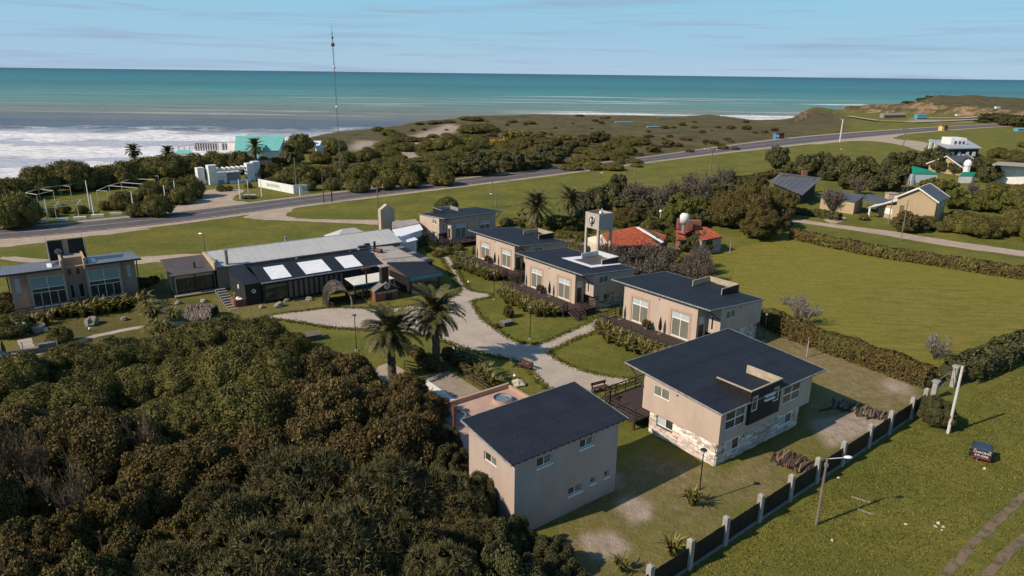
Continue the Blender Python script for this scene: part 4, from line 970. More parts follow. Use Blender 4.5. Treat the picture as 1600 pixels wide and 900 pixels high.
# long grey hall behind
T = rth('long_hall', 'long low hall with a pale grey sheet roof and rooftop flues', 'building')
zl = lambda y: 3.15 + .24 * (y - 9.4)
W = MB(); c4 = [(-3.2, 9.6), (23.6, 9.6), (23.6, 13.9), (-3.2, 13.9)]
for a, b in zip(c4, c4[1:] + c4[:1]): wall_skin(W, a, b, -.2, lambda x, y: zl(y) - .12)
W.build('wall', plb, T)
for k in range(26):
    x0 = -3.3 + k * 1.045; q = MB(); slab_roof(q, [(x0, 9.35, zl(9.35)), (x0 + 1.037, 9.35, zl(9.35)), (x0 + 1.037, 14.1, zl(14.1)), (x0, 14.1, zl(14.1))], .06); pn = q.build('roof_panel', roof_grey, T)
q = MB()
for k in range(27): q.beam((-3.3 + k * 1.045, 9.35, zl(9.35) + .01), (-3.3 + k * 1.045, 14.1, zl(14.1) + .01), .05, .04)
q.build('roof_seams', roof_grey, T, kind='stuff')
q = MB(); q.beam((-3.3, 9.28, zl(9.3) - .1), (23.85, 9.28, zl(9.3) - .1), .12, .16); q.build('gutter', concrete_dark, T); MB().beam((-3.3, 14.12, zl(14.1)), (23.85, 14.12, zl(14.1)), .16, .08).build('ridge_cap', roof_edge, T)
for (px, py, tx, ty, r_, m_, l_) in ((354.5, 410, 353, 391, .2, concrete_dark, 'brown chimney pipe with a grey cowl on the pale hall roof'), (447, 379, 446, 370, .16, plaster_far, 'small chimney at the ridge of the pale hall roof'), (338, 410, 338, 406.5, .22, steel, 'small round dish on the end of the pale hall roof')):
    b_ = P(px, py, 3.5); h_ = height_at(tx, ty, b_) - 3.5; tt = thing('roof_pipe', l_, 'chimney', (b_.x, b_.y, 3.5)); MB().tube([(0, 0, -.3), (0, 0, h_)], r_, 10).build('pipe', m_, tt); MB().tube([(0, 0, h_ - .25), (0, 0, h_ + .05)], r_ * 1.35, 10).build('cowl', steel, tt)
# flat grey roof, striped lean-to, blue glazed wing
T = rth('kitchen_block', 'kitchen block with a stained grey flat roof beside the skylight hall', 'building')
fl = mat('flat_roof_grey', (0.37, 0.33, 0.29), 0.85, (0.29, 0.255, 0.225), vs=0.5, vd=7, bump=.2, bs=8, dirt=((0.17, 0.15, 0.12), .45, .55, .66, .8))
MB().prism([(16.4, -.9), (20.9, -3.2), (21.0, 6.9), (16.4, 8.0)], -.2, 3.2).build('wall', plb, T); MB().prism([(16.35, -1.0), (21.0, -3.3), (21.1, 7.2), (16.35, 8.3)], 3.2, 3.32).build('roof', fl, T)
q = MB(); q.beam((16.4, .6, 3.36), (21.0, -.2, 3.36), .12, .08); q.beam((16.4, -1.05, 3.36), (21, -3.35, 3.36), .12, .08); q.build('roof_edge', roof_edge, T)
T = rth('striped_lean_to', 'low lean-to with dark and pale roof stripes beside the grey flat roof', 'building')
q = MB(); q.prism([(21.15, -2.2), (23.3, -1.2), (23.0, 6.0), (21.15, 8.3)], -.2, 2.6); q.build('wall', black_clad, T)
for k in range(8):
    y0 = -2.2 + k * 1.3; q = MB(); q.prism([(21.1, y0), (23.4, y0 + .6), (23.4, y0 + 1.8), (21.1, y0 + 1.25)], 2.62, 2.72 + .01 * (k % 2)); q.build('roof_panel', roof_dark if k % 3 != 1 else concrete_dark, T, fix=True)
T = rth('blue_wing', 'glazed wing with a dark roof and a blue awning edge facing the palms', 'building')
q = MB(); slab_roof(q, [(16.9, -6.6, 2.45), (21.7, -6.7, 2.45), (21.2, -3.35, 3.1), (16.5, -1.2, 3.25)], .1); q.build('roof', roof_dark, T)
W = MB(); wall_skin(W, (17.1, -6.1), (21.6, -6.2), -.2, 2.2, [(.1, 4.4, .15, 1.95)], .12); wall_skin(W, (21.6, -6.2), (21.2, -3.4), -.2, 2.4); wall_skin(W, (16.6, -1.2), (17.1, -6.1), -.2, 2.3); W.build('wall', black_clad, T)
window(T, (17.1, -6.1), (21.6, -6.2), (.1, 4.4, .15, 1.95), .08, 3, fm=black_metal)
blue_edge = mat('awning_blue', (0.035, 0.17, 0.24), .4, (0.05, 0.22, 0.30), vs=2)
q = MB(); q.hexa([(16.9, -6.7, 2.0), (21.75, -6.85, 2.0), (21.75, -6.75, 2.0), (16.9, -6.6, 2.0), (16.9, -6.72, 2.38), (21.75, -6.82, 2.38), (21.75, -6.72, 2.38), (16.9, -6.62, 2.38)]); q.build('awning_edge', blue_edge, T)
# pizza-oven kiosk with writing
T = rth('oven_kiosk', 'small brick oven kiosk with white lettering, round sign and dark chimney', 'kiosk')
q = MB(); q.box(12.0, 15.1, -6.66, -5.2, 0, 1.3); q.prism([(12.0, -6.66), (15.1, -6.66), (15.1, -5.2), (12.0, -5.2)], 1.3, 1.32); q.build('core', mortar, T)
bn_ = 0; rb = random.Random(2)
for j in range(10):
    z = .01 + j * .13; off = .12 if j % 2 else 0
    for k in range(13):
        x0 = 12.0 + k * .248 - off; x1 = min(x0 + .238, 15.1); x0 = max(x0, 12.0)
        if x1 - x0 > .05 and not (13.35 < x0 < 14.25 and j < 6): MB().box(x0, x1, -6.70 - rb.uniform(0, .012), -6.64, z, z + .12).build('brick', brick_m, T)
    for k in range(6):
        y0 = -6.66 + k * .248 - off; y1 = min(y0 + .238, -5.2); y0 = max(y0, -6.66); MB().box(11.96 - rb.uniform(0, .012), 12.02, y0, y1, z, z + .12).build('brick', brick_m, T)
MB().box(13.4, 14.25, -6.72, -6.68, .05, .85).build('hatch', black_metal, T)
q = MB()
q.hexa([(11.8, -6.85, 1.36), (13.6, -6.85, 2.35), (13.6, -5.1, 2.35), (11.8, -5.1, 1.36), (11.8, -6.85, 1.46), (13.6, -6.85, 2.45), (13.6, -5.1, 2.45), (11.8, -5.1, 1.46)])
q.hexa([(13.603, -6.85, 2.35), (15.3, -6.85, 1.36), (15.3, -5.1, 1.36), (13.603, -5.1, 2.35), (13.603, -6.85, 2.45), (15.3, -6.85, 1.46), (15.3, -5.1, 1.46), (13.603, -5.1, 2.45)]); q.build('roof', concrete_dark, T)
q = MB(); q.poly([(12.02, -6.72, 1.32), (15.08, -6.72, 1.32), (13.6, -6.72, 2.3)]); q.poly([(12.02, -6.66, 1.32), (15.08, -6.66, 1.32), (13.6, -6.66, 2.3)], True); q.build('gable', black_clad, T)
q = MB(); q.box(13.1, 14.05, -6.5, -5.7, 1.3, 4.35); q.build('chimney', black_clad, T); MB().box(12.95, 14.2, -6.65, -5.55, 4.35, 4.47).build('chimney_cap', concrete, T)
q = MB(); q.tube([(13.62, -6.76, 1.92), (13.62, -6.80, 1.92)], .42, 24); sg = q.build('round_sign', steel, T)
def text(s_, size, m_, parent, loc, rot, name='lettering', ext=.006, sx=1.0):
    c = bpy.data.curves.new(name, 'FONT'); c.body = s_; c.size = size; c.align_x = 'CENTER'; c.align_y = 'CENTER'; c.extrude = ext; c.resolution_u = 3; c.materials.append(m_)
    o = bpy.data.objects.new(name, c); COL.objects.link(o); dg = bpy.context.evaluated_depsgraph_get(); me = bpy.data.meshes.new_from_object(o.evaluated_get(dg))
    bpy.data.objects.remove(o); bpy.data.curves.remove(c); me.materials.clear(); me.materials.append(m_)
    o = bpy.data.objects.new(name, me); COL.objects.link(o); o.parent = parent; o.location = loc; o.rotation_euler = rot; o.scale = (sx, 1, 1); return o
text('TERRA  DE  CUCHAROS', .27, white_metal, T, (13.6, -6.735, 1.1), (R(90), 0, 0), sx=.98)
def logo(mb, cx, cz, s_, y, th=.03, ax='xz'):
    """stylised looped letter: a tilted leaf ring crossed by a thick stem"""
    def pt(u, v, d): return (cx + u * s_, y - d, cz + v * s_)
    n = 28; ringo = []; ringi = []
    for k in range(n):
        a = 2 * PI * k / n; r_ = 1.0 + .12 * math.cos(2 * a); x = .48 * r_ * math.cos(a) ; z = .62 * r_ * math.sin(a); c_, s__ = math.cos(-.45), math.sin(-.45)
        ringo.append((x * c_ - z * s__, x * s__ + z * c_)); x *= .68 - .1 * math.cos(a); z *= .78; ringi.append((x * c_ - z * s__, x * s__ + z * c_))
    for k in range(n):
        j = (k + 1) % n; mb.hexa([pt(*ringo[k], 0), pt(*ringo[j], 0), pt(*ringi[j], 0), pt(*ringi[k], 0), pt(*ringo[k], th), pt(*ringo[j], th), pt(*ringi[j], th), pt(*ringi[k], th)])
    mb.hexa([pt(-.12, -.8, 0), pt(.12, -.95, 0), pt(.15, .52, 0), pt(-.14, .42, 0), pt(-.12, -.8, th + .004), pt(.12, -.95, th + .004), pt(.15, .52, th + .004), pt(-.14, .42, th + .004)])
    return mb
logo(MB(), 13.62, 1.98, .30, -6.805, .012).build('sign_logo', black_metal, T, fix=True)
# canopy over the oven terrace
T = rth('terrace_canopy', 'cream fabric canopy on black posts in front of the hall', 'canopy')
q = MB(); slab_roof(q, [(9.8, -5.4, 2.25), (15.4, -5.2, 2.25), (15.0, -2.3, 2.5), (9.7, -2.5, 2.5)], .06); q.build('canopy_fabric', tarp_white, T)
MB().beam((9.7, -5.42, 2.2), (12.8, -5.42, 2.2), .1, .16).build('canopy_edge', blue_edge, T)
for x, y, h_ in ((9.9, -5.2, 2.2), (11.5, -5.3, 4.2), (15.2, -5.0, 2.2), (9.9, -2.6, 2.4), (11.0, -5.2, 2.2)): MB().box(x - .09, x + .09, y - .09, y + .09, 0, h_).build('post', black_metal, T)
MB().tube([(11.0, -5.3, 4.2), (12.0, -5.3, 4.25)], .16, 8).build('duct', rust, T)
MB().box(10.6, 12.2, -4.6, -3.8, .0, .9).build('grill', black_metal, T); MB().box(10.7, 12.1, -4.62, -4.6, .5, .62).build('grill_front', mat('orange_paint', (.45, .15, .04), .6), T)
# woven twig tunnels
def tunnel(label, x, y, w, l, h, rot, dens=260):
    T = thing('wicker_tunnel', label, 'willow tunnel', (x, y, 0), rot, 'woven twig shelters'); rr = random.Random(int(x * 10)); q = MB()
    for k in range(dens):
        y0 = rr.uniform(-l / 2, l / 2); a0 = rr.uniform(0, PI * .85); da = rr.uniform(.35, 1.1); pts = []
        for j in range(5):
            a = min(PI, a0 + da * j / 4); r_ = 1 + rr.uniform(-.05, .06); pts.append((math.cos(a) * w / 2 * r_, y0 + (j - 2) * rr.uniform(-.16, .16), math.sin(a) ** .8 * h * r_))
        q.tube(pts, .022, 3, cap=False)
    q.build('twigs', mat('woven_twigs', (0.34, 0.285, 0.235), .95, (0.22, 0.18, 0.145), vs=6, island=.4), T, kind='stuff')
    n = 12; q = MB()
    for k in range(n):
        a, b = PI * k / n, PI * (k + 1) / n; p = lambda a, yy: (math.cos(a) * w / 2 * .93, yy, math.sin(a) ** .8 * h * .93)
        for s_ in (0, 1): q.poly([p(a, -l / 2 * .96), p(b, -l / 2 * .96), p(b, l / 2 * .96), p(a, l / 2 * .96)], bool(s_))
    q.build('woven_shell', mat('woven_shell', (0.22, 0.185, 0.15), 1, (0.10, 0.08, 0.065), vs=9, vd=7, lo=.45, hi=.55), T)
x, y = RW(8.0, -3.8); tunnel('arched twig tunnel leading to the restaurant terrace', x, y, 3.0, 4.2, 2.2, R(RR - 12), 420)
x, y = P2(316, 497); tunnel('rounded twig shelter on the lawn above the dark bushes', x, y, 3.6, 3.0, 1.5, R(RR + 60), 300)
x, y = RW(6.6, -6.3)
T = thing('tunnel_rail', 'low dark rail beside the twig tunnel', 'railing', (x, y, 0), R(RR)); railing(T, [(0, 0, 0), (-.6, 1.9, 0)], h=.7, nrails=2, gap=.8)
# steps between annex and side block
T = thing('garden_steps', 'pale stone steps climbing between the annex and the black side block', 'steps', (0, 0, 0))
for k in range(9):
    f = k / 8; a = P(345 + 20 * f, 457 + 26 * f, 0); u = Vector((math.cos(R(RR)), math.sin(R(RR)), 0)) * .62; v = Vector((-u.y, u.x, 0)) * .22; z = .42 * (1 - f)
    q = MB(); c_ = [a - u - v, a + u - v, a + u + v, a - u + v]; q.hexa([(p.x, p.y, 0) for p in c_] + [(p.x, p.y, z + .07) for p in c_]); q.build('step', concrete, T)
# obelisk-shaped slab and the white-roofed sheds behind
b_ = P(605, 364, 0); T = thing('chimney_slab', 'tall beige slab chimney with a pointed top behind the hall', 'chimney', (b_.x, b_.y, 0), R(RR)); h_ = height_at(605, 319, b_); sx = 1.35
q = MB(); q.hexa([(-sx, -.5, 0), (sx, -.5, 0), (sx, .5, 0), (-sx, .5, 0), (-sx, -.5, h_ * .83), (sx, -.5, h_ * .83), (sx, .5, h_ * .83), (-sx, .5, h_ * .83)])
q.hexa([(-sx, -.5, h_ * .83), (sx, -.5, h_ * .83), (sx, .5, h_ * .83), (-sx, .5, h_ * .83), (-.05, -.5, h_), (.05, -.5, h_), (.05, .5, h_), (-.05, .5, h_)]); q.build('slab', plaster, T)
T = rth('white_roof_shed', 'low white-roofed shed between the pointed slab and the far chalet', 'shed')
q = MB(); q.prism([(25.2, 13.5), (30.9, 16.4), (32.4, 20.2), (26.9, 18.4)], 0, 2.8); q.build('wall', white_paint, T); q = MB(); q.prism([(25.0, 13.2), (31.1, 16.2), (32.7, 20.4), (26.7, 18.8)], 2.8, 2.95); q.build('roof', white_sheet, T)
q = MB(); q.prism([(24.6, 11.6), (28.0, 12.8), (28.6, 15.5), (25.3, 13.9)], 0, 2.2); q.build('porch', white_paint, T); q = MB(); q.prism([(24.4, 11.3), (28.2, 12.6), (28.8, 15.7), (25.2, 14.0)], 2.2, 2.3); q.build('porch_roof', white_sheet, T)
T = rth('grey_roof_shed', 'grey flat-roofed shed behind the white-roofed one', 'shed')
q = MB(); q.prism([(26.9, 19.0), (32.5, 20.7), (33.4, 24), (29.5, 24)], 0, 2.9); q.build('wall', plaster_far, T); q = MB(); q.prism([(26.7, 18.85), (32.8, 20.6), (33.8, 24.2), (29.3, 24.2)], 2.9, 3.05); q.build('roof', fl, T)
T = rth('hip_roof_hut', 'small hut with a pale grey hipped roof behind the long hall', 'hut')
q = MB(); q.box(16.6, 22.2, 17.5, 21.5, 0, 2.6); q.build('wall', plb, T)
q = MB(); a = [(16.1, 16.9, 2.6), (22.7, 16.9, 2.6), (22.7, 22.1, 2.6), (16.1, 22.1, 2.6)]; r1, r2 = (18.3, 19.5, 3.9), (20.4, 19.5, 3.9)
q.poly([a[0], a[1], r2, r1]); q.poly([a[1], a[2], r2]); q.poly([a[2], a[3], r1, r2]); q.poly([a[3], a[0], r1]); q.poly(a[::-1]); q.build('roof', roof_grey, T)

# ---------------------------------------------------------------- water tower with the emblem
T = thing('water_tower', 'square beige water tank on tall legs with a black looped emblem', 'water tower', (12.55, 98.9, 0), R(37.5)); s_ = 1.42; zt_ = 9.0; zb_ = 6.75
q = MB(); w_ = .12
q.box(-s_, s_, -s_, -s_ + w_, zb_, zt_); q.box(-s_, s_, s_ - w_, s_, zb_, zt_); q.box(-s_, -s_ + w_, -s_ + w_, s_ - w_, zb_, zt_); q.box(s_ - w_, s_, -s_ + w_, s_ - w_, zb_, zt_); q.build('tank_wall', mat('tank_plaster', (0.42, 0.37, 0.325), .9, (0.35, 0.305, 0.27), vs=.7, bump=.2, bs=20), T)
MB().box(-s_ + w_, s_ - w_, -s_ + w_, s_ - w_, zb_, zt_ - .35).build('tank_lid', brick_m, T)
for x in (-1, 1):
    for y in (-1, 1): MB().box(x * (s_ - .17) - .17, x * (s_ - .17) + .17, y * (s_ - .17) - .17, y * (s_ - .17) + .17, 0, zb_).build('leg', plaster, T)
MB().box(-s_ - .15, s_ + .1, -s_ - .12, -s_ + .1, zb_ - .12, zb_ - .02).build('ledge', plaster_far, T)
MB().ball((.1, -.2, zt_ - .1), .35, 8).build('valve_box', steel, T); MB().tube([(.3, -.2, zt_ - .3), (.3, -.2, zt_ + .55)], .05, 5).build('float_rod', white_metal, T)
em = logo(MB(), 0, 0, 1.0, 0, .05); em.v = [(-s_ - .005 + y_, -x_ + .0, z_ + (zb_ + zt_) / 2 + .05) for x_, y_, z_ in em.v]; em.build('emblem', black_metal, T, fix=True)
q = MB(); q.v = []; logo(q, 0, 0, .5, 0, .02)
for dz, pts in ((0, [(-.17, -.5), (-.46, .0), (-.17, .52)]), (0, [(.25, -.15), (.48, .38), (.3, .78), (.21, .62)])):
    m2 = MB(); m2.poly([(-s_ - .02, -u, zz * .95 + (zb_ + zt_) / 2 + .05) for u, zz in pts]); m2.poly([(-s_ - .012, -u, zz * .95 + (zb_ + zt_) / 2 + .05) for u, zz in pts][::-1]); m2.build('emblem_fill', white_metal, T)

# ---------------------------------------------------------------- vegetation
leafA = mat('leaf_dark_olive', (0.098, 0.091, 0.023), 0.75, (0.138, 0.122, 0.032), vs=1.1, vd=3, island=0.45, objvar=0.14, transl=0.12, spec=0.25)
leafI = mat('leaf_olive_light', (0.130, 0.115, 0.028), 0.75, (0.098, 0.092, 0.024), vs=1.4, vd=3, island=0.4, objvar=0.18, transl=0.12, spec=0.2)
leafB = mat('leaf_rusty', (0.135, 0.096, 0.034), 0.75, (0.095, 0.080, 0.026), vs=1.0, vd=3, island=0.5, objvar=0.2, transl=0.12, spec=0.2)
leafC = mat('leaf_needle', (0.108, 0.096, 0.038), 0.75, (0.145, 0.122, 0.050), vs=1.0, vd=3, island=0.4, objvar=0.12, spec=0.2)
leafD = mat('leaf_bright', (0.130, 0.128, 0.022), 0.7, (0.095, 0.098, 0.018), vs=1.2, vd=3, island=0.4, objvar=0.1, transl=0.15, spec=0.2)
leafE = mat('leaf_brown_olive', (0.135, 0.094, 0.028), 0.75, (0.085, 0.068, 0.022), vs=1.0, vd=3, island=0.45, objvar=0.1, transl=0.12, spec=0.2)
leafF = mat('leaf_deep_green', (0.058, 0.060, 0.018), 0.65, (0.090, 0.085, 0.024), vs=1.2, vd=3, island=0.45, objvar=0.1, transl=0.1, spec=0.35)
leafG = mat('leaf_palm', (0.060, 0.060, 0.018), 0.6, (0.098, 0.088, 0.026), vs=1.5, island=0.35, objvar=0.15, spec=0.3)
leafH = mat('leaf_flax', (0.095, 0.095, 0.022), 0.55, (0.17, 0.140, 0.030), vs=2.5, island=0.5, objvar=0.15, spec=0.35)
bud_m = mat('pine_bud', (0.24, 0.105, 0.04), 0.8, island=.3)
gorse_m = mat('gorse_flower', (0.42, 0.27, 0.02), 0.8, island=0.3)
twig_m = mat('grey_twigs', (0.155, 0.125, 0.105), 0.95, (0.10, 0.08, 0.068), vs=4, island=0.35)
twig_dark = mat('dark_twigs', (0.085, 0.062, 0.05), 0.95, (0.055, 0.042, 0.036), vs=4, island=0.35)
core_m = mat('dark_foliage_core', (0.055, 0.048, 0.018), 0.95, (0.035, 0.032, 0.012), vs=2)  # dark core added inside crowns and hedges, blocks light and darkens the gaps
def rand_dirs(n, zmin=-1.0):
    z = RNG.uniform(zmin, 1, n); a = RNG.uniform(0, 2 * PI, n); r_ = np.sqrt(1 - z * z); return np.stack([r_ * np.cos(a), r_ * np.sin(a), z], 1)
def leaf_quads(c, nrm, size, aspect=1.6, tilt=0.6):
    n = len(c); nn = nrm + rand_dirs(n) * tilt; nn /= np.linalg.norm(nn, axis=1)[:, None] + 1e-9
    u = np.cross(nn, rand_dirs(n)); u /= np.linalg.norm(u, axis=1)[:, None] + 1e-9; v = np.cross(nn, u)
    s = size * RNG.uniform(0.6, 1.35, n); L_ = (s * aspect / 2)[:, None]; Wd = (s / 2)[:, None]
    k = RNG.uniform(-.15, .15, n)[:, None] * nn * L_
    V = np.stack([c - u * L_ + k, c - v * Wd, c + u * L_ + k, c + v * Wd], 1).reshape(-1, 3)
    return V, np.arange(4 * n).reshape(-1, 4)
def np_mesh(name, parts):
    """parts: list of (V, F(quads), material)"""
    V = np.concatenate([p[0] for p in parts]); off = 0; F = []; MI = []; mats = []
    for v, f, m_ in parts:
        if m_ not in mats: mats.append(m_)
        F.append(f + off); MI.append(np.full(len(f), mats.index(m_))); off += len(v)
    me = bpy.data.meshes.new(name); fast_mesh(me, V, np.concatenate(F))
    for m_ in mats: me.materials.append(m_)
    me.polygons.foreach_set('material_index', np.concatenate(MI).astype(np.int32)); me.update(); return me
def ball_quads(c, r, n=8):
    mb = MB(); mb.ball((0, 0, 0), 1, n, jit=.12); V = np.array(mb.v); F = np.array([f if len(f) == 4 else [f[0], f[1], f[2], f[2]] for f in mb.f])
    return V, F
def crown(name, kind, seed, nleaf=5000, size=0.075, nlobe=34, zs=0.62, m=leafA, m2=None, f2=0.0, aspect=1.5, tilt=0.6, jitter=(0.86, 1.06), lobe=(0.22, 0.40), skirt=-0.15, gap=0.0):
    """crown of radius about 1, base at z=0, height about zs*1.6"""
    rs = np.random.default_rng(seed); d = rand_dirs(nlobe, skirt); rad = rs.uniform(*lobe, nlobe)
    ir = 1 + rs.uniform(-.22, .14, nlobe); cc = d * (0.98 - rad)[:, None] * ir[:, None] * np.array([1, 1, zs * 1.25]) + np.array([0, 0, zs * .62])
    cc = np.concatenate([cc, [[0, 0, zs * .6], [.3, .1, zs * .5], [-.3, -.1, zs * .5]]]); rad = np.concatenate([rad, [.5, .42, .42]])
    w = rad ** 2; w /= w.sum(); li = rs.choice(len(rad), int(nleaf * 1.9), p=w); dd = rand_dirs(len(li), -.55)
    q = rs.uniform(*jitter, len(li)); pos = cc[li] + dd * (rad[li] * q)[:, None] * np.array([1, 1, .92])
    keep = np.ones(len(li), bool)
    for k in range(len(rad)):
        ds = np.linalg.norm(pos - cc[k], axis=1); keep &= (ds > rad[k] * .80) | (li == k)
    if gap: keep &= rs.uniform(0, 1, len(li)) > gap * (fbm(pos[:, 0] * 4 + 9, pos[:, 1] * 4 + pos[:, 2] * 3, seed) > .5)
    keep &= pos[:, 2] > -.05
    pos, dd, li = pos[keep][:nleaf], dd[keep][:nleaf], li[keep][:nleaf]
    parts = []
    sel = np.isin(li, rs.choice(len(rad), max(1, int(len(rad) * f2)), replace=False)) if m2 and f2 > 0 else np.zeros(len(li), bool)
    if m2 and f2 > 0: sel &= rs.uniform(0, 1, len(li)) < .75
    for msk, mm_ in ((~sel, m), (sel, m2)):
        if mm_ is None or not msk.any(): continue
        if kind == 'needle':
            P_ = pos[msk]; D_ = dd[msk]; n = len(P_); Vs = []; Fs = []; k9 = 7
            for j in range(k9):
                dv = D_ * .7 + rand_dirs(n) * .75; dv /= np.linalg.norm(dv, axis=1)[:, None]; u = np.cross(dv, rand_dirs(n)); u /= np.linalg.norm(u, axis=1)[:, None]
                l = size * 1.5 * rs.uniform(.7, 1.2, n)[:, None]; ww = size * .10
                Vs.append(np.stack([P_ - u * ww, P_ + u * ww, P_ + dv * l + u * ww * .3, P_ + dv * l - u * ww * .3], 1).reshape(-1, 3))
            V = np.concatenate(Vs); parts.append((V, np.arange(len(V)).reshape(-1, 4), mm_))
            b_ = rs.choice(n, n // 7); V, F = leaf_quads(P_[b_] + D_[b_] * size * .9, D_[b_], size * .22, 2.2); parts.append((V, F, bud_m))
        else:
            V, F = leaf_quads(pos[msk], dd[msk], size, aspect, tilt); parts.append((V, F, mm_))
    for k in range(len(rad)):  # solid balls added inside the lobes to block light
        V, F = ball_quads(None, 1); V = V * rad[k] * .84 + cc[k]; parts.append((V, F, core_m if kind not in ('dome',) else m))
    return np_mesh(name, parts)
def limbs(mb, rr, h, r0, spread, n=6, base=(0, 0, 0), lean=0.15):
    top = Vector((rr.uniform(-lean, lean) * h, rr.uniform(-lean, lean) * h, h * .5)); b = Vector(base)
    mb.tube([b, b.lerp(top, .5) + Vector((rr.uniform(-.1, .1), rr.uniform(-.1, .1), 0)), top], [r0, r0 * .75, r0 * .6], 7)
    for k in range(n):
        a = 2 * PI * k / n + rr.uniform(-.4, .4); l = spread * rr.uniform(.5, .95); e = top + Vector((math.cos(a) * l, math.sin(a) * l, h * rr.uniform(.15, .42)))
        mb.tube([top * rr.uniform(.7, 1), top.lerp(e, .5) + Vector((0, 0, h * .05)), e], [r0 * .45, r0 * .3, r0 * .1], 5)
def trunk_mesh(seed, h, r0, spread, m_=bark):
    mb = MB(); limbs(mb, random.Random(seed), h, r0, spread); return mb.mesh('trunk', m_, smooth=True)
def stick_mesh(seed, n=90, spread=1.0, h=1.3, m_=twig_m, leaf=0, lm=None, r0=0.035):
    rr = random.Random(seed); mb = MB()
    def grow(p, d, l, r_, lev):
        e = p + d * l; mid = p.lerp(e, .5) + Vector([rr.uniform(-.06, .06) for _ in range(3)]) * l; mb.tube([p, mid, e], [r_, r_ * .8, r_ * .5], 3, cap=False)
        if lev == 0: return
        for _ in range(rr.choice((2, 3, 3))):
            dn = (d + Vector((rr.uniform(-.8, .8), rr.uniform(-.8, .8), rr.uniform(-.25, .6)))).normalized(); grow(e if rr.random() < .6 else mid, dn, l * rr.uniform(.55, .85), r_ * .6, lev - 1)
    for k in range(n // 12):
        a = rr.uniform(0, 2 * PI); dn = Vector((math.cos(a) * spread * rr.uniform(.2, .9), math.sin(a) * spread * rr.uniform(.2, .9), h)).normalized(); grow(Vector((math.cos(a) * .08, math.sin(a) * .08, 0)), dn, rr.uniform(.35, .5), r0, 4)
    V = np.array(mb.v); parts = [(V, np.array([f for f in mb.f if len(f) == 4]), m_)]
    if leaf:
        idx = RNG.choice(len(V), leaf); c = V[idx] + RNG.normal(0, .05, (leaf, 3)); Vl, Fl = leaf_quads(c, rand_dirs(leaf), .05, 1.6, 1.0); parts.append((Vl, Fl, lm or leafB))
    return np_mesh('branches', parts)
LIB = dict(
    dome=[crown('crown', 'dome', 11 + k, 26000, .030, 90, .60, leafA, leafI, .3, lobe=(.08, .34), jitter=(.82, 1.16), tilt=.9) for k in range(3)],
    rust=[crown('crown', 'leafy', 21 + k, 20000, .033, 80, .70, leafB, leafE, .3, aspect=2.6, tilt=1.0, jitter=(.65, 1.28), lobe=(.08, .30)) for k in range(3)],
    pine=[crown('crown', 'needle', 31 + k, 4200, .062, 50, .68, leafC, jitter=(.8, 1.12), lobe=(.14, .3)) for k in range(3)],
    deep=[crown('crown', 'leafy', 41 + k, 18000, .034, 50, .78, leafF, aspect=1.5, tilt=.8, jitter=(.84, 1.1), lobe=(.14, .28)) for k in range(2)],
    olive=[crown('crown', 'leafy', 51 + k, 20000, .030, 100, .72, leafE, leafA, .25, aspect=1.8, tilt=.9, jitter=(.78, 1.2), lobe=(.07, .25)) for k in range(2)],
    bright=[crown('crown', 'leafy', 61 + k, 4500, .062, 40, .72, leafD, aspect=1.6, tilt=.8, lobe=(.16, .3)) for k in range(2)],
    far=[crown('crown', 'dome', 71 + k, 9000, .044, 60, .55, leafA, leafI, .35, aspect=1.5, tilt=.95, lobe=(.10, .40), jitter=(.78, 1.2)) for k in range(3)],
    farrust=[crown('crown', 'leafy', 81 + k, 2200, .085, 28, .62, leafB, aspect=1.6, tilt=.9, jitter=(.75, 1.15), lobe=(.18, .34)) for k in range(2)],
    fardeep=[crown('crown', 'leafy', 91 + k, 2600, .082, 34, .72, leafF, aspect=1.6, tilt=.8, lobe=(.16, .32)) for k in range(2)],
    gorse=[crown('crown', 'leafy', 95 + k, 2600, .075, 30, .6, leafA, gorse_m, .5, aspect=1.4, tilt=.7, lobe=(.18, .32)) for k in range(2)],
    grey=[stick_mesh(101 + k, 330, 1.0, 1.1, twig_m, 3200, mat('leaf_grey', (0.12, 0.10, 0.075), .9, island=.4), r0=.02) for k in range(2)],
    white=[stick_mesh(111 + k, 150, 1.1, 1.2, twig_m, 900, mat('leaf_silver', (0.20, 0.18, 0.165), .9, island=.3), r0=.015) for k in range(2)],
    dead=[stick_mesh(121 + k, 120, .9, 1.5, mat('dead_twigs', (0.175, 0.13, 0.10), .95, (0.11, 0.08, 0.065), vs=4, island=.35), 250, leafB, r0=.022) for k in range(2)],
)
TRK = [trunk_mesh(s_, 1.0, .07, .6) for s_ in (1, 2, 3)]
vr = random.Random(99)
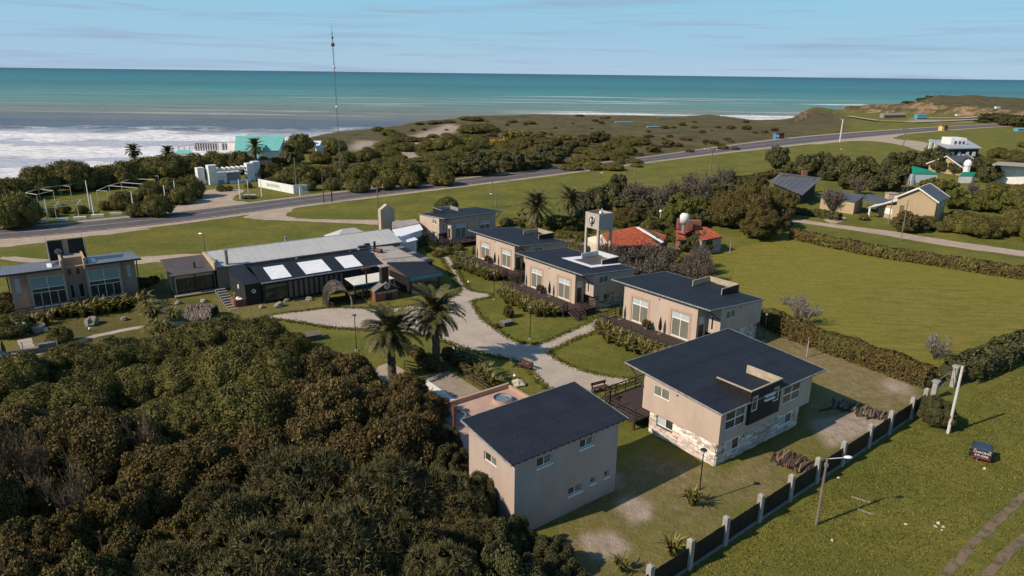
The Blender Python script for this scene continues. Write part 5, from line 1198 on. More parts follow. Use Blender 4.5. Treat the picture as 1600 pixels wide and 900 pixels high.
def plant(px, py, rpx, kind, label, group, hz=1.0, cat='tree', name='tree', bury=.12, zc=None):
    """a crown whose middle is seen at px,py with radius rpx photo pixels"""
    me = LIB[kind][vr.randrange(len(LIB[kind]))]
    rpx *= {'far': 1.14, 'farrust': 1.15, 'fardeep': 1.2, 'grey': 1.35, 'dome': 1.18, 'rust': 1.1, 'pine': 1.12, 'olive': 1.06}.get(kind, 1.0) * vr.uniform(.85, 1.15); hz *= {'far': .86, 'fardeep': .85, 'dome': .78, 'rust': .85, 'pine': .85}.get(kind, 1.0) * vr.uniform(.85, 1.2)
    z = 1.6 if zc is None else zc
    for _ in range(4):
        p = P(px, py, z); r_ = rpx * mperpx(p); gz = ground_z(p.x, p.y); gz = max(gz, -2); z = gz + r_ * .62 * hz
    T = thing(name, label, cat, (p.x, p.y, gz), vr.uniform(0, 6.28), group)
    sz = (r_ * vr.uniform(.95, 1.08), r_ * vr.uniform(.95, 1.08), r_ * hz * vr.uniform(.95, 1.1))
    c = link('branches' if kind in ('grey', 'white', 'dead') else 'crown', me, T, (0, 0, -bury * r_ * 0), scale=sz)
    if kind not in ('grey', 'white', 'dead'): link('trunk', TRK[vr.randrange(3)], T, scale=(r_, r_, r_ * hz * 1.05))
    if kind in ('rust', 'olive') and r_ > 1.6: link('branches', LIB['dead'][vr.randrange(2)], T, rotz=vr.uniform(0, 6), scale=(r_ * .95, r_ * .95, r_ * hz * 1.0))
    return T
def grove(rows, kind, label, group, **k):
    for q in rows: plant(q[0], q[1], q[2], kind, label, group, hz=(q[3] if len(q) > 3 else k.get('hz', 1.0)), **{a: b for a, b in k.items() if a != 'hz'})

# dark wood below the lawn
grove([(30, 585, 48), (112, 565, 42), (172, 553, 40), (243, 548, 36), (60, 628, 50), (140, 615, 50), (215, 600, 46), (-30, 600, 50)], 'dome', 'dense rounded dark green tree at the edge of the car park side of the wood', 'rounded trees of the near wood', hz=1.25)
grove([(300, 530, 38), (350, 527, 44), (408, 528, 44), (446, 545, 32), (292, 592, 50), (360, 583, 48), (312, 652, 52), (240, 662, 50), (378, 642, 54), (425, 592, 44)], 'dome', 'broad rounded dark green tree of the wood just below the gravel forecourt', 'rounded trees of the near wood', hz=1.3)
grove([(500, 585, 42), (548, 590, 40), (455, 635, 48), (520, 650, 54), (585, 645, 44), (620, 700, 50), (560, 715, 50), (655, 690, 40), (480, 700, 56)], 'rust', 'loose rust-brown leafed tree in the wood near the pool', 'rusty trees of the near wood', hz=1.45)
grove([(636, 612, 30), (672, 640, 34), (640, 652, 36)], 'rust', 'rust-tinged leafy tree hanging over the swimming pool', 'rusty trees over the pool', hz=1.6)
grove([(28, 690, 58), (105, 690, 52), (175, 705, 56), (250, 735, 52), (330, 730, 56), (410, 715, 52), (-30, 720, 60)], 'rust', 'shaded rust-brown tree in the dark hollow of the wood', 'shaded trees in the hollow', hz=1.3)
grove([(190, 815, 62), (110, 860, 58), (30, 875, 66), (200, 890, 66), (300, 845, 60), (250, 790, 50), (60, 800, 50), (-20, 820, 60), (20, 940, 70), (130, 945, 70)], 'olive', 'golden-brown leafed tree at the near corner of the wood', 'golden trees of the near wood', hz=1.5)
grove([(470, 790, 74), (590, 800, 76), (690, 790, 62), (385, 855, 74), (520, 885, 84), (640, 885, 76), (735, 850, 56), (330, 800, 50), (420, 930, 90), (280, 930, 80), (560, 955, 90), (690, 940, 80)], 'pine', 'dark pine with orange buds in the wood below the service house', 'pines of the near wood', hz=1.55)
grove([(702, 735, 36), (745, 785, 40), (812, 850, 44), (862, 872, 38), (770, 860, 44), (880, 920, 44), (800, 930, 56), (700, 700, 26)], 'deep', 'deep green dense tree pressed against the service house', 'deep green trees by the service house', hz=1.5)
grove([(52, 730, 52), (120, 780, 50), (20, 790, 50), (10, 740, 45), (240, 700, 50)], 'dead', 'leafless grey-brown tree standing in the wood', 'bare trees in the wood', hz=2.4)
mb = MB()
for k in range(5): plant(150 + 40 * k, 730 + 10 * (k % 3), 30, 'dead', 'bare broken branches lying over the dark hollow', 'bare trees in the wood', hz=1.2)
# shore side bushes
L1 = 'wind-clipped dark green coastal bush between the road and the surf'; G1 = 'coastal bushes seaward of the road'
grove([(24, 326, 32), (-12, 312, 34), (60, 280, 30), (98, 266, 22), (122, 272, 26), (160, 272, 26), (196, 268, 28), (226, 257, 27), (262, 256, 29), (300, 258, 27), (338, 252, 24), (372, 252, 22), (20, 292, 22), (-30, 292, 26), (92, 284, 12)], 'far', L1, 'bushes round the pergola meadow', cat='bush', name='bush', hz=1.35)
grove([(165, 320, 9), (192, 312, 16), (232, 300, 22), (265, 292, 24), (296, 290, 18), (214, 326, 16), (246, 318, 18), (282, 303, 20), (80, 330, 10), (100, 326, 8), (128, 326, 9), (305, 300, 12)], 'far', 'dark green bush on the verge between the pergola frames and the gravel entrance', 'bushes on the entrance verge', cat='bush', name='bush', hz=1.4)
grove([(398, 268, 16), (420, 264, 19), (446, 276, 20), (470, 268, 22), (502, 270, 22), (532, 264, 24), (562, 270, 24), (592, 262, 24), (622, 264, 24), (652, 268, 22), (682, 262, 20), (540, 243, 18), (575, 240, 18), (455, 243, 16), (500, 243, 17), (424, 283, 12), (640, 281, 15), (600, 284, 15), (560, 288, 14), (690, 274, 18), (520, 285, 14), (480, 287, 14)], 'far', 'dark rounded bush in the thicket between the white wall and the dunes', 'thicket bushes beyond the road', cat='bush', name='bush', hz=1.2)
grove([(468, 222, 20, 1.6), (522, 228, 19, 1.3), (437, 232, 8)], 'far', 'tall dark bush beside the turquoise roof', 'bushes at the turquoise roof', cat='bush', name='bush')
grove([(608, 206, 14), (622, 213, 16), (590, 201, 9)], 'far', 'dark mound-shaped bush alone beside the pale sandy gully', 'bushes by the sandy gully', cat='bush', name='bush', hz=.8)
grove([(700, 221, 22), (672, 221, 13), (740, 228, 16), (658, 237, 9), (720, 232, 14)], 'far', 'rounded bush in the clump inland of the sandy gully', 'clump inland of the gully', cat='bush', name='bush', hz=.9)
grove([(752, 199, 24, .5), (735, 200, 18, .5), (680, 191, 14, .4), (700, 189, 12, .35), (742, 184, 13, .4), (728, 185, 12, .35), (655, 193, 8, .4), (945, 183, 8, .4), (905, 180, 9, .3), (828, 191, 8, .5), (800, 190, 10, .4)], 'far', 'low flat dark bush on the dune near the cliff edge', 'low dune bushes', cat='bush', name='bush')
grove([(722, 262, 22), (757, 260, 22), (800, 255, 22), (835, 252, 22), (868, 246, 18), (745, 246, 16), (782, 244, 16), (850, 238, 14), (880, 236, 14), (700, 262, 16)], 'fardeep', 'dark shrub of the belt along the seaward verge', 'shrub belt on the verge', cat='bush', name='bush', hz=.9)
grove([(780, 221, 15), (800, 213, 17), (818, 211, 13), (905, 222, 11), (778, 258, 6), (898, 245, 6), (733, 218, 9)], 'gorse', 'gorse bush in yellow flower among the dark shrubs', 'yellow gorse bushes', cat='bush', name='gorse_bush', hz=.75)
grove([(822, 228, 15), (852, 228, 15), (912, 218, 17), (936, 213, 18), (960, 222, 14), (893, 224, 12), (795, 233, 13), (840, 215, 13), (870, 222, 10), (930, 232, 12)], 'farrust', 'brownish shrub among the gorse on the heath', 'brown heath shrubs', cat='bush', name='bush', hz=.8)
rr = random.Random(17)
grove([(rr.uniform(600, 1000), rr.uniform(212, 262), rr.uniform(8, 18)) for _ in range(130)], 'far', 'low spreading olive shrub merged in the scrub between dunes and road', 'low scrub between dunes and road', cat='bush', name='bush', hz=.6)
grove([(rr.uniform(1000, 1180), rr.uniform(215, 240), rr.uniform(4, 9)) for _ in range(16)], 'farrust', 'small brown shrub thinning out along the verge scrub', 'thin scrub by the road', cat='bush', name='bush', hz=.5)
hb = [(1085, 197, 6), (1122, 198, 5), (1142, 198, 7), (1166, 199, 7), (1085, 190, 4), (1210, 202, 6), (1180, 206, 5), (1195, 205, 6), (1045, 223, 10), (1022, 232, 13), (1003, 222, 12), (1060, 226, 6), (975, 228, 9), (1000, 240, 6), (790, 209, 6), (845, 207, 6), (860, 209, 4), (770, 210, 7), (765, 211, 5)]
for _ in range(46):
    x = rr.uniform(640, 1210); y = rr.uniform(188, 228); hb.append((x, y, rr.uniform(2.5, 6)))
grove(hb, 'farrust', 'small dark heather clump on the open heath', 'small clumps on the heath', cat='bush', name='shrub', hz=.6)
grove([(1460, 153, 14, .5), (1445, 156, 12, .4), (1500, 155, 16, .35), (1530, 156, 18, .4), (1560, 160, 18, .5), (1585, 166, 18, .6), (1600, 175, 16, .8), (1575, 175, 12, .7), (1540, 165, 12, .4), (1420, 160, 9, .4), (1620, 165, 18, .8)], 'fardeep', 'dark scrub on top of the far headland', 'scrub on the headland', cat='bush', name='bush')
# behind the chalets
grove([(830, 360, 15), (850, 365, 15), (812, 362, 14), (875, 352, 15), (858, 345, 14), (890, 362, 13), (795, 358, 12), (905, 355, 13), (845, 378, 13), (865, 380, 13), (1022, 346, 13), (1035, 372, 12), (1050, 362, 12)], 'bright', 'yellow-green garden shrub among the distant palms and tiled houses', 'yellow-green garden shrubs', cat='bush', name='bush', hz=.8)
grove([(698, 318, 17, 1.2)], 'far', 'single dark bush in the grass just behind the far chalet', 'bushes behind the chalets', cat='bush', name='bush')
grove([(806, 350, 14), (838, 358, 16), (868, 352, 18), (880, 372, 18), (905, 345, 16), (820, 372, 14), (850, 378, 14), (790, 345, 10), (905, 368, 14)], 'far', 'yellow-green mixed bush between the row chalets and the palms', 'mixed bushes under the distant palms', cat='bush', name='bush', hz=1.3)
grove([(925, 318, 22, 1.5), (948, 304, 20, 1.4), (905, 322, 14, 1.3), (975, 318, 18), (965, 288, 14, 1.3)], 'fardeep', 'dark evergreen tree behind the water tower', 'dark trees behind the tower')
grove([(992, 305, 20, 1.2), (1022, 308, 20, 1.2), (1048, 300, 16, 1.2), (1035, 318, 16), (1080, 295, 15), (1110, 290, 16), (1095, 302, 14), (1135, 283, 16)], 'grey', 'greyish leafless bush in the belt behind the tiled house', 'grey bushes behind the tiled house', cat='bush', name='bush', hz=1.5)
grove([(984, 342, 22, 1.1)], 'olive', 'rounded olive-brown tree right of the water tower', 'trees by the tiled house')
grove([(1062, 328, 28, 1.3), (1048, 340, 18, 1.2), (1090, 322, 20, 1.3)], 'bright', 'bright yellow-green tree behind the tiled house', 'bright trees by the tiled house')
grove([(1012, 352, 13), (1028, 365, 12), (1042, 352, 12), (1000, 362, 10), (1062, 365, 9), (1048, 372, 10)], 'far', 'green shrub between the two red tiled roofs', 'shrubs between the tiled roofs', cat='bush', name='bush', hz=1.2)
grove([(1168, 325, 44, 1.15), (1138, 332, 30, 1.15), (1212, 340, 28, 1.15), (1188, 352, 28, .95), (1222, 322, 22, 1.1), (1128, 318, 20, 1.1), (1195, 310, 28, 1.0)], 'olive', 'big brown-olive tree at the corner of the mown field', 'big trees at the field corner')
grove([(1078, 378, 9), (1090, 380, 10), (1102, 384, 9), (1070, 384, 8)], 'fardeep', 'dark conifer against the white end wall of the tiled house', 'conifers at the tiled house', hz=2.0)
grove([(946, 398, 14), (965, 392, 14), (1092, 402, 15), (1105, 425, 14), (1030, 385, 15), (1005, 388, 14), (958, 408, 20), (985, 405, 21), (1012, 400, 18), (1042, 405, 18), (1072, 412, 16), (962, 430, 16), (992, 428, 18), (1022, 428, 18), (1052, 430, 17), (1082, 432, 15), (975, 418, 16), (1100, 412, 12)], 'grey', 'tangled grey-brown leafless bush between the chalet row and the field', 'grey thicket beside the field', cat='bush', name='bush', hz=1.4)
grove([(968, 416, 11), (1000, 415, 13), (1030, 416, 13), (1060, 420, 13), (1090, 424, 12), (980, 436, 11), (1012, 440, 12), (1045, 440, 12), (1075, 442, 12)], 'farrust', 'brown-leafed bush inside the grey thicket beside the field', 'brown bushes in the thicket', cat='bush', name='bush', hz=1.2)
grove([(378, 247, 10, 1.3), (392, 250, 10, 1.2), (412, 251, 10, 1.2), (430, 250, 10, 1.3), (446, 248, 10, 1.3), (360, 250, 10, 1.2), (345, 248, 9, 1.2), (328, 246, 9, 1.1), (312, 247, 9, 1.1)], 'far', 'dark bush between the gate and the beach club', 'bushes before the beach club', cat='bush', name='bush')
grove([(1000, 325, 15, 1.2), (1022, 332, 13, 1.1), (1040, 318, 14, 1.2), (1085, 345, 12, 1.2), (1105, 338, 16, 1.3), (1128, 300, 17, 1.3), (1160, 290, 16, 1.3), (1185, 285, 14, 1.2), (945, 330, 12, 1.2), (970, 338, 11, 1.2)], 'fardeep', 'green tree in the belt behind the tiled houses', 'green belt behind the tiled houses')
# right hand village
grove([(1215, 246, 15, 1.9), (1262, 258, 18, 1.5), (1284, 256, 18, 1.6), (1310, 262, 16, 1.5), (1335, 268, 20, 1.5), (1240, 262, 14, 1.4), (1298, 270, 16, 1.4), (1325, 285, 16, 1.4)], 'fardeep', 'dark brown-green tree behind the big dark roof', 'trees behind the dark roof')
grove([(1352, 254, 14, 1.2), (1375, 265, 20, 1.2), (1395, 278, 20, 1.2), (1400, 252, 15), (1428, 248, 15), (1455, 250, 16), (1476, 256, 15), (1410, 268, 14), (1368, 288, 14), (1500, 262, 14), (1522, 262, 15), (1545, 272, 14)], 'fardeep', 'dark dense tree between the village houses', 'dark trees of the village', hz=1.2)
grove([(1478, 300, 24, 1.3), (1455, 292, 16, 1.2), (1495, 312, 18, 1.1)], 'bright', 'yellow-green tree behind the two-storey gabled house', 'yellow-green village trees')
grove([(1548, 312, 24, 1.2), (1568, 322, 18, 1.1), (1530, 320, 16)], 'bright', 'pale green willow-like tree beyond the gabled house', 'pale green village trees')
grove([(1510, 345, 24), (1536, 352, 26), (1560, 350, 20), (1590, 352, 20), (1620, 360, 22), (1500, 335, 16), (1585, 335, 14), (1605, 300, 20), (1590, 315, 14), (1620, 330, 20)], 'far', 'dense green bush on the grass verge right of the gabled house', 'verge bushes by the dirt road', cat='bush', name='bush', hz=1.25)
grove([(1418, 347, 16, 1.2), (1432, 350, 16, 1.2), (1404, 345, 12, 1.1)], 'farrust', 'brown clipped bush in front of the gabled house', 'brown bushes by the gabled house', cat='bush', name='bush')
grove([(1452, 346, 15), (1472, 352, 14), (1349, 338, 8), (1490, 352, 10)], 'far', 'green garden bush in front of the gabled house', 'green bushes by the gabled house', cat='bush', name='bush', hz=1.2)
grove([(1302, 312, 20, 1.3), (1520, 295, 10, 1.3), (1500, 345, 8), (1340, 290, 14, 1.3)], 'grey', 'bare brown tree among the village houses', 'bare village trees')
grove([(1560, 238, 14), (1585, 242, 14), (1610, 245, 18), (1540, 250, 14), (1570, 255, 14), (1595, 262, 16), (1620, 275, 18), (1560, 290, 14), (1600, 225, 8)], 'far', 'olive bush on the rise behind the white house', 'bushes behind the white house', cat='bush', name='bush', hz=.9)
grove([(1245, 476, 22), (1268, 488, 20), (1225, 468, 14)], 'white', 'leafless grey shrub growing over the hedge', 'grey shrubs along the field', cat='bush', name='bush', hz=1.3)
grove([(1465, 542, 26, 1.3)], 'white', 'silvery twiggy shrub standing alone at the corner of the field', 'silver shrub', cat='bush', name='bush')
grove([(1464, 646, 26, 1.15)], 'deep', 'round dark bush beside the leaning white pole', 'bush at the white pole', cat='bush', name='bush')
# around the left house
grove([(12, 505, 26, 1.2), (-8, 480, 20)], 'far', 'dark bush at the foot of the double house stairs', 'bushes by the double house', cat='bush', name='bush')
grove([(92, 522, 17, 1.5)], 'far', 'clipped round bush on the bank below the double house', 'round bush on the bank', cat='bush', name='bush')
grove([(212, 438, 9), (226, 440, 10), (240, 436, 9), (8, 462, 10), (0, 470, 12)], 'farrust', 'dry brown hedge plant behind the double house', 'dry plants behind the double house', cat='bush', name='bush', hz=1.1)
grove([(684, 395, 9), (700, 390, 9), (716, 385, 8), (672, 388, 7)], 'far', 'small green bush below the deck of the far chalet', 'bushes below the far deck', cat='bush', name='bush')
grove([(795, 487, 9, 1.4), (722, 405, 10), (712, 415, 8)], 'farrust', 'small reddish bush beside the gravel path', 'reddish path bushes', cat='bush', name='bush')
grove([(700, 552, 12), (716, 560, 12), (728, 572, 12), (690, 572, 12), (672, 566, 12), (745, 580, 12), (660, 560, 14), (650, 548, 12)], 'farrust', 'dark shrub in the bed between the palms and the patio', 'shrubs between palms and patio', cat='bush', name='bush', hz=1.2)

# flax and cordyline
def flax_mesh(seed, n=46, l=1.25, m_=leafH, up=.7):
    rr = random.Random(seed); mb = MB()
    for k in range(n):
        a = rr.uniform(0, 2 * PI); e = rr.uniform(.35, 1.35) * up; d = Vector((math.cos(a), math.sin(a), 0)); w = rr.uniform(.045, .08); ll = l * rr.uniform(.65, 1.15); s_ = Vector((-d.y, d.x, 0)) * w
        p0 = d * .08; p1 = p0 + d * ll * .35 * e + Vector((0, 0, ll * .62)); p2 = p1 + d * ll * .42 * e * 1.3 + Vector((0, 0, ll * (.32 - .38 * e)))
        mb.poly([p0 - s_ * .7, p0 + s_ * .7, p1 + s_, p1 - s_]); mb.poly([p1 - s_, p1 + s_, p2 + s_ * .15, p2 - s_ * .15])
    return mb.mesh('flax', m_)
FLAX = [flax_mesh(k) for k in range(4)]; FLAXB = [flax_mesh(20 + k, 70, 1.0, leafH, 1.1) for k in range(2)]
def flax(x, y, label, group, s_=1.0, z=0): 
    o = link('flax_plant', FLAX[vr.randrange(4)], None, (x, y, z), vr.uniform(0, 6.28), s_ * vr.uniform(1.1, 1.5)); tag(o, label, 'plant', group); return o
def loc2w(org, rot, s_, x, y): a = R(rot); return org[0] + s_ * (x * math.cos(a) - y * math.sin(a)), org[1] + s_ * (x * math.sin(a) + y * math.cos(a))
ORDN = 'first second third fourth fifth sixth seventh eighth ninth tenth eleventh twelfth thirteenth fourteenth fifteenth'.split()
def flax_row(org, rot, s_, pts, label0, group, mir=1, sz=1.0):
    ysu = sorted({p[1] for p in pts}, key=abs); rows_ = {y: sorted([p for p in pts if p[1] == y]) for y in ysu}
    for x, y in pts:
        nm_ = ['wall-side', 'middle', 'lawn-side'][min(2, ysu.index(y))]; label = '%s, %s in its %s row' % (label0, ORDN[rows_[y].index((x, y))], nm_)
        wx, wy = loc2w(org, rot, s_, x * mir + vr.uniform(-.2, .2), y + vr.uniform(-.2, .2)); flax(wx, wy, label, group, sz)
rowpts = [(1.6 + .95 * k, 12.9) for k in range(12)] + [(2.0 + .95 * k, 13.8) for k in range(11)] + [(2.6 + 1.3 * k, 14.6) for k in range(6)]
flax_row((27.7, 72.34), 128.4, 1, rowpts, 'flax plant below the deck of the unpatched chalet', 'flax below the third deck')
flax_row((15.75, 85.13), 127.4, .957, rowpts, 'flax plant below the deck of the white-patched chalet', 'flax below the white-patched chalet')
flax_row((8.0, 99.9), 128.0, .925, rowpts[:20] + [(13.5, 12), (14.2, 11)], 'flax plant along the narrow path branch', 'flax along the path branch', sz=1.1)
flax_row((-56.46, 77.38), 35.5, 1, [(1.5 + .95 * k, -3.2) for k in range(11)] + [(4.5 + .9 * k, -4.1) for k in range(8)], 'flax below the double house deck', 'flax below the double house', sz=1.15)
flax_row((-56.46, 77.38), 35.5, 1, [(-.8, -4.6), (-.2, -4.2), (.6, -4.6)], 'yellowish flax plant beside the stone planter', 'flax by the planter', sz=.9)
for x, y in [(752, 572), (762, 580), (772, 588), (742, 566), (756, 590), (765, 598), (745, 584), (733, 560), (778, 600), (722, 556), (712, 552)]: flax(*P2(x, y + 8), 'flax plant in the bed between the lawn and the patio', 'flax by the patio', 1.0)
for k, (x, y, s_) in enumerate(((1081, 790, 1.0), (1049, 868, .95), (971, 893, .8))):
    a = P(x, y, 0); o = flax(a.x, a.y, ['spiky flax clump at the foot of the garden lamp', 'spiky flax clump against the slatted fence', 'dull flax clump near the bottom of the yard'][k], 'flax clumps in the yard', s_)
    b_ = MB(); b_.ball((0, 0, .12), .38, 8, (1, 1, .7), .15)
for x, y in [(418, 469), (428, 468), (438, 466), (449, 464), (458, 462), (468, 461), (477, 459)]: tag(link('grass_clump', FLAXB[vr.randrange(2)], None, (*P2(x, y), 0), vr.uniform(0, 6), .55), 'yellow rounded grass clump along the hall front', 'plant', 'grass clumps along the hall')
for x, y, h_ in [(238, 505, 2.6), (246, 500, 1.9), (252, 530, 1.8), (268, 528, 1.6), (275, 510, 2.0), (240, 525, 1.5), (243, 512, 2.4), (232, 497, 1.8)]:
    b_ = P(x, y + 6, 0); T = thing('cordyline', 'cordyline with spiky heads beside the walkway', 'tree', (b_.x, b_.y, 0), 0, 'cordylines beside the walkway'); MB().tube([(0, 0, 0), (.1, 0, h_ * .7), (0, .1, h_)], [.12, .09, .07], 6).build('trunk', bark_pale, T)
    for k in range(5): link('leaf_head', FLAXB[k % 2], T, (vr.uniform(-.45, .45), vr.uniform(-.45, .45), h_ * vr.uniform(.5, 1)), vr.uniform(0, 6), 1.1)
for x, y, h_ in [(800, 355, 2.5), (815, 350, 3.0), (870, 355, 3.2), (882, 350, 3.0), (860, 348, 2.2), (905, 340, 2.6), (1020, 350, 2.4)]:
    b_ = P(x, y + 12, 0); T = thing('cordyline', 'cordyline in the garden behind the chalet row', 'tree', (b_.x, b_.y, 0), 0, 'cordylines behind the chalets'); MB().tube([(0, 0, 0), (.1, 0, h_ * .7), (0, .1, h_)], [.14, .1, .08], 6).build('trunk', bark_pale, T)
    for k in range(6): link('leaf_head', FLAXB[k % 2], T, (vr.uniform(-.7, .7), vr.uniform(-.7, .7), h_ * vr.uniform(.4, 1)), vr.uniform(0, 6), 1.0)

# palms
def frond_mesh(seed, l, e0, droop, nl=40, wide=.66, m_=leafG):
    rr = random.Random(seed); mb = MB(); pts = []; p = Vector((0, 0, 0)); a = e0; n = 10
    for k in range(n + 1): pts.append(p.copy()); p = p + Vector((math.cos(a), 0, math.sin(a))) * l / n; a -= droop / n * (0.5 + k / n)
    mb.tube(pts, [.04 * (1 - .8 * k / n) for k in range(n + 1)], 3, cap=False)
    for k in range(nl):
        t_ = .12 + .88 * k / nl; i = min(int(t_ * n), n - 1); f = t_ * n - i; c = pts[i].lerp(pts[i + 1], f); d = (pts[i + 1] - pts[i]).normalized(); up = Vector((-d.z, 0, d.x))
        ll = wide * math.sin(PI * min(1, .18 + t_ * .8)) ** .6 * rr.uniform(.85, 1.1)
        for s_ in (-1, 1):
            dv = (Vector((0, s_, 0)) * .72 + d * .62 + up * rr.uniform(.05, .35) - Vector((0, 0, .18))).normalized() * ll; w = d * .062
            e = c + dv - Vector((0, 0, ll * .12)); mb.poly([c - w, c + w, e + w * .25, e - w * .25])
    return mb.mesh('frond', m_)
def palm(b_, h_, fl, nf, label, group, parts=True, tr=.38, dry=False):
    T = thing('palm', label, 'palm tree', (b_.x, b_.y, 0), 0, group); q = MB(); n = 14
    for k in range(n + 1): pass
    q.tube([(vr.uniform(-.02, .02), 0, h_ * k / n) for k in range(n + 1)], [tr * (1.12 - .25 * k / n) * (1.07 if k % 2 else .94) for k in range(n + 1)], 12); q.tube([(0, 0, h_), (0, 0, h_ + .5)], [tr * 1.1, tr * .5], 10); q.build('trunk', bark, T)
    vs_ = [frond_mesh(k + int(h_ * 10), fl, e0, dr) for k, (e0, dr) in enumerate(((1.25, 1.3), (.95, 1.6), (.6, 1.7), (.2, 1.6), (-.3, 1.1), (-.8, .5)))]
    holder = None if parts else []
    for k in range(nf):
        tier = k / nf; i = min(5, int(tier * 6 + vr.uniform(-.3, .3))); i = max(0, i); a = k * 2.39996 + vr.uniform(-.15, .15); s_ = vr.uniform(.88, 1.08) * (1 if i < 4 else .78)
        if parts:
            link('frond', vs_[i], T, (math.cos(a) * .12, math.sin(a) * .12, h_ + .35 - .35 * tier), a, s_)
        else: holder.append((vs_[i], a, s_, h_ + .35 - .35 * tier))
    if not parts:
        V = []; F = []; off = 0
        for me, a, s_, z in holder:
            co = np.empty(len(me.vertices) * 3, np.float32); me.vertices.foreach_get('co', co); co = co.reshape(-1, 3) * s_; ca, sa = math.cos(a), math.sin(a)
            V.append(np.stack([co[:, 0] * ca - co[:, 1] * sa, co[:, 0] * sa + co[:, 1] * ca, co[:, 2] + z], 1)); li = np.empty(len(me.loops), np.int32); me.loops.foreach_get('vertex_index', li); F.append(li.reshape(-1, 4) + off); off += len(co)
        me = bpy.data.meshes.new('crown'); fast_mesh(me, np.concatenate(V), np.concatenate(F)); me.materials.append(leafG); link('crown', me, T)
    return T
b1 = P(613, 590, 0); b2 = P(682, 574, 0)
palm(b1, height_at(612, 522, b1), 3.35, 62, 'lower feathery palm standing between the lamp and the pool', 'palms by the pool')
palm(b2, height_at(686, 492, b2), 3.45, 66, 'taller feathery palm with hanging fronds beside the gravel path', 'palms by the pool')
for x, y0, y1, l_, t_ in ((838, 352, 322, 4.2, 'shaggy distant palm behind the second row chalet'), (893, 345, 312, 4.2, 'shaggy distant palm left of the water tower'), (398, 260, 228, 3.8, 'dark palm in front of the turquoise roof'), (455, 268, 238, 3.2, 'small palm beside the thicket near the white wall'), (208, 262, 234, 2.6, 'left palm on the skyline of the coastal bushes'), (262, 262, 236, 2.2, 'small palm poking out of the coastal bushes')):
    b_ = P(x, y1, 0); 
    h0 = 4.0
    b_ = P(x, y1, h0 + (1.5 if y0 > 300 else 2.5)); b_.z = 0; palm(b_, h0 + (1.0 if y0 > 300 else 2.0), l_, 64, t_, 'distant palms', parts=False, tr=.3)

# clipped hedges: leaves over a lumpy bank
def hedge(label, pts, w, h, m_, dens=70, size=.16, group='hedges', m2=None, taper=0):
    P_ = [Vector(p) for p in pts]; seg = [(a, b, (b - a).length) for a, b in zip(P_, P_[1:])]; tot = sum(s_[2] for s_ in seg); n = int(tot * (w + 2 * h) * dens)
    u = RNG.uniform(0, tot, n); cum = np.cumsum([0] + [s_[2] for s_ in seg]); i = np.clip(np.searchsorted(cum, u, 'right') - 1, 0, len(seg) - 1)
    A = np.array([[*s_[0].xy, 0] for s_ in seg])[i]; D = np.array([[*((s_[1] - s_[0]) / s_[2]).xy, 0] for s_ in seg])[i]; Nn = np.stack([-D[:, 1], D[:, 0], D[:, 0] * 0], 1)
    c = A + D * (u - cum[i])[:, None]; ph = RNG.uniform(-.08, PI + .08, n); wob = .78 + .46 * fbm(c[:, 0] / 1.4, c[:, 1] / 1.4 + ph, 5) + RNG.uniform(-.06, .06, n)
    ex = np.sign(np.cos(ph)) * np.abs(np.cos(ph)) ** .6; ez = np.abs(np.sin(ph)) ** .6
    pos = c + Nn * (ex * w / 2 * wob)[:, None]; pos[:, 2] = np.maximum(ez * h * wob, 0.02); nr = Nn * ex[:, None] + np.array([0, 0, 1]) * ez[:, None]
    V, F = leaf_quads(pos, nr, size, 1.5, .9); parts = []
    if m2 is not None:
        s_ = fbm(c[:, 0] / 2.2, c[:, 1] / 2.2, 8) > .47; parts = [(V, F[~s_], m_), (V[:0].reshape(0, 3) if 0 else V, F[s_], m2)]
        parts = [(V, F[~s_], m_), (V, F[s_], m2)]
    else: parts = [(V, F, m_)]
    mb = MB()
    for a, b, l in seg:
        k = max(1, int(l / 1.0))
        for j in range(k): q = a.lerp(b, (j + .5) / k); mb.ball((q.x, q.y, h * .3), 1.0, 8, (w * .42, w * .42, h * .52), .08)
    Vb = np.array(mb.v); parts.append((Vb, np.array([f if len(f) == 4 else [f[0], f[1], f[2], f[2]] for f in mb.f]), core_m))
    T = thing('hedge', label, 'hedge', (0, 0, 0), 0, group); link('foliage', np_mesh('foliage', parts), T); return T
G = lambda *a: [P(x, y, 0) for x, y in a]
hedge('thick yellow-brown hedge between the straw-coloured yard and the mown field', G((1195, 505), (1240, 528), (1320, 556), (1400, 585), (1452, 604)), 2.4, 2.0, leafE, 85, .15, m2=leafA)
hedge('long low dark hedge along the far side of the mown field', G((1238, 372), (1300, 386), (1380, 402), (1450, 412), (1530, 425), (1620, 438), (1720, 452)), 2.4, 1.7, leafB, 36, .26, m2=leafA)
hedge('dark rounded hedge at the right edge of the mown field', G((1475, 588), (1500, 592), (1545, 572), (1590, 552), (1640, 536)), 3.0, 2.1, leafF, 60, .19)
hedge('short dark hedge in front of the big dark roof', G((1235, 334), (1275, 338), (1312, 345)), 1.6, 1.4, leafF, 30, .3)
hedge('dark clipped hedge behind the garden of the row chalets', G((850, 392), (880, 398), (908, 405)), 2.0, 2.6, leafA, 40, .22)
hedge('reddish hedge between the white-roofed shed and the far chalet', G((630, 388), (650, 387), (668, 384)), 1.4, 1.8, leafB, 40, .22)
hedge('low brown growth behind the far fence line', G((1150, 287), (1180, 282), (1225, 272)), 3, 1.6, leafB, 14, .4)

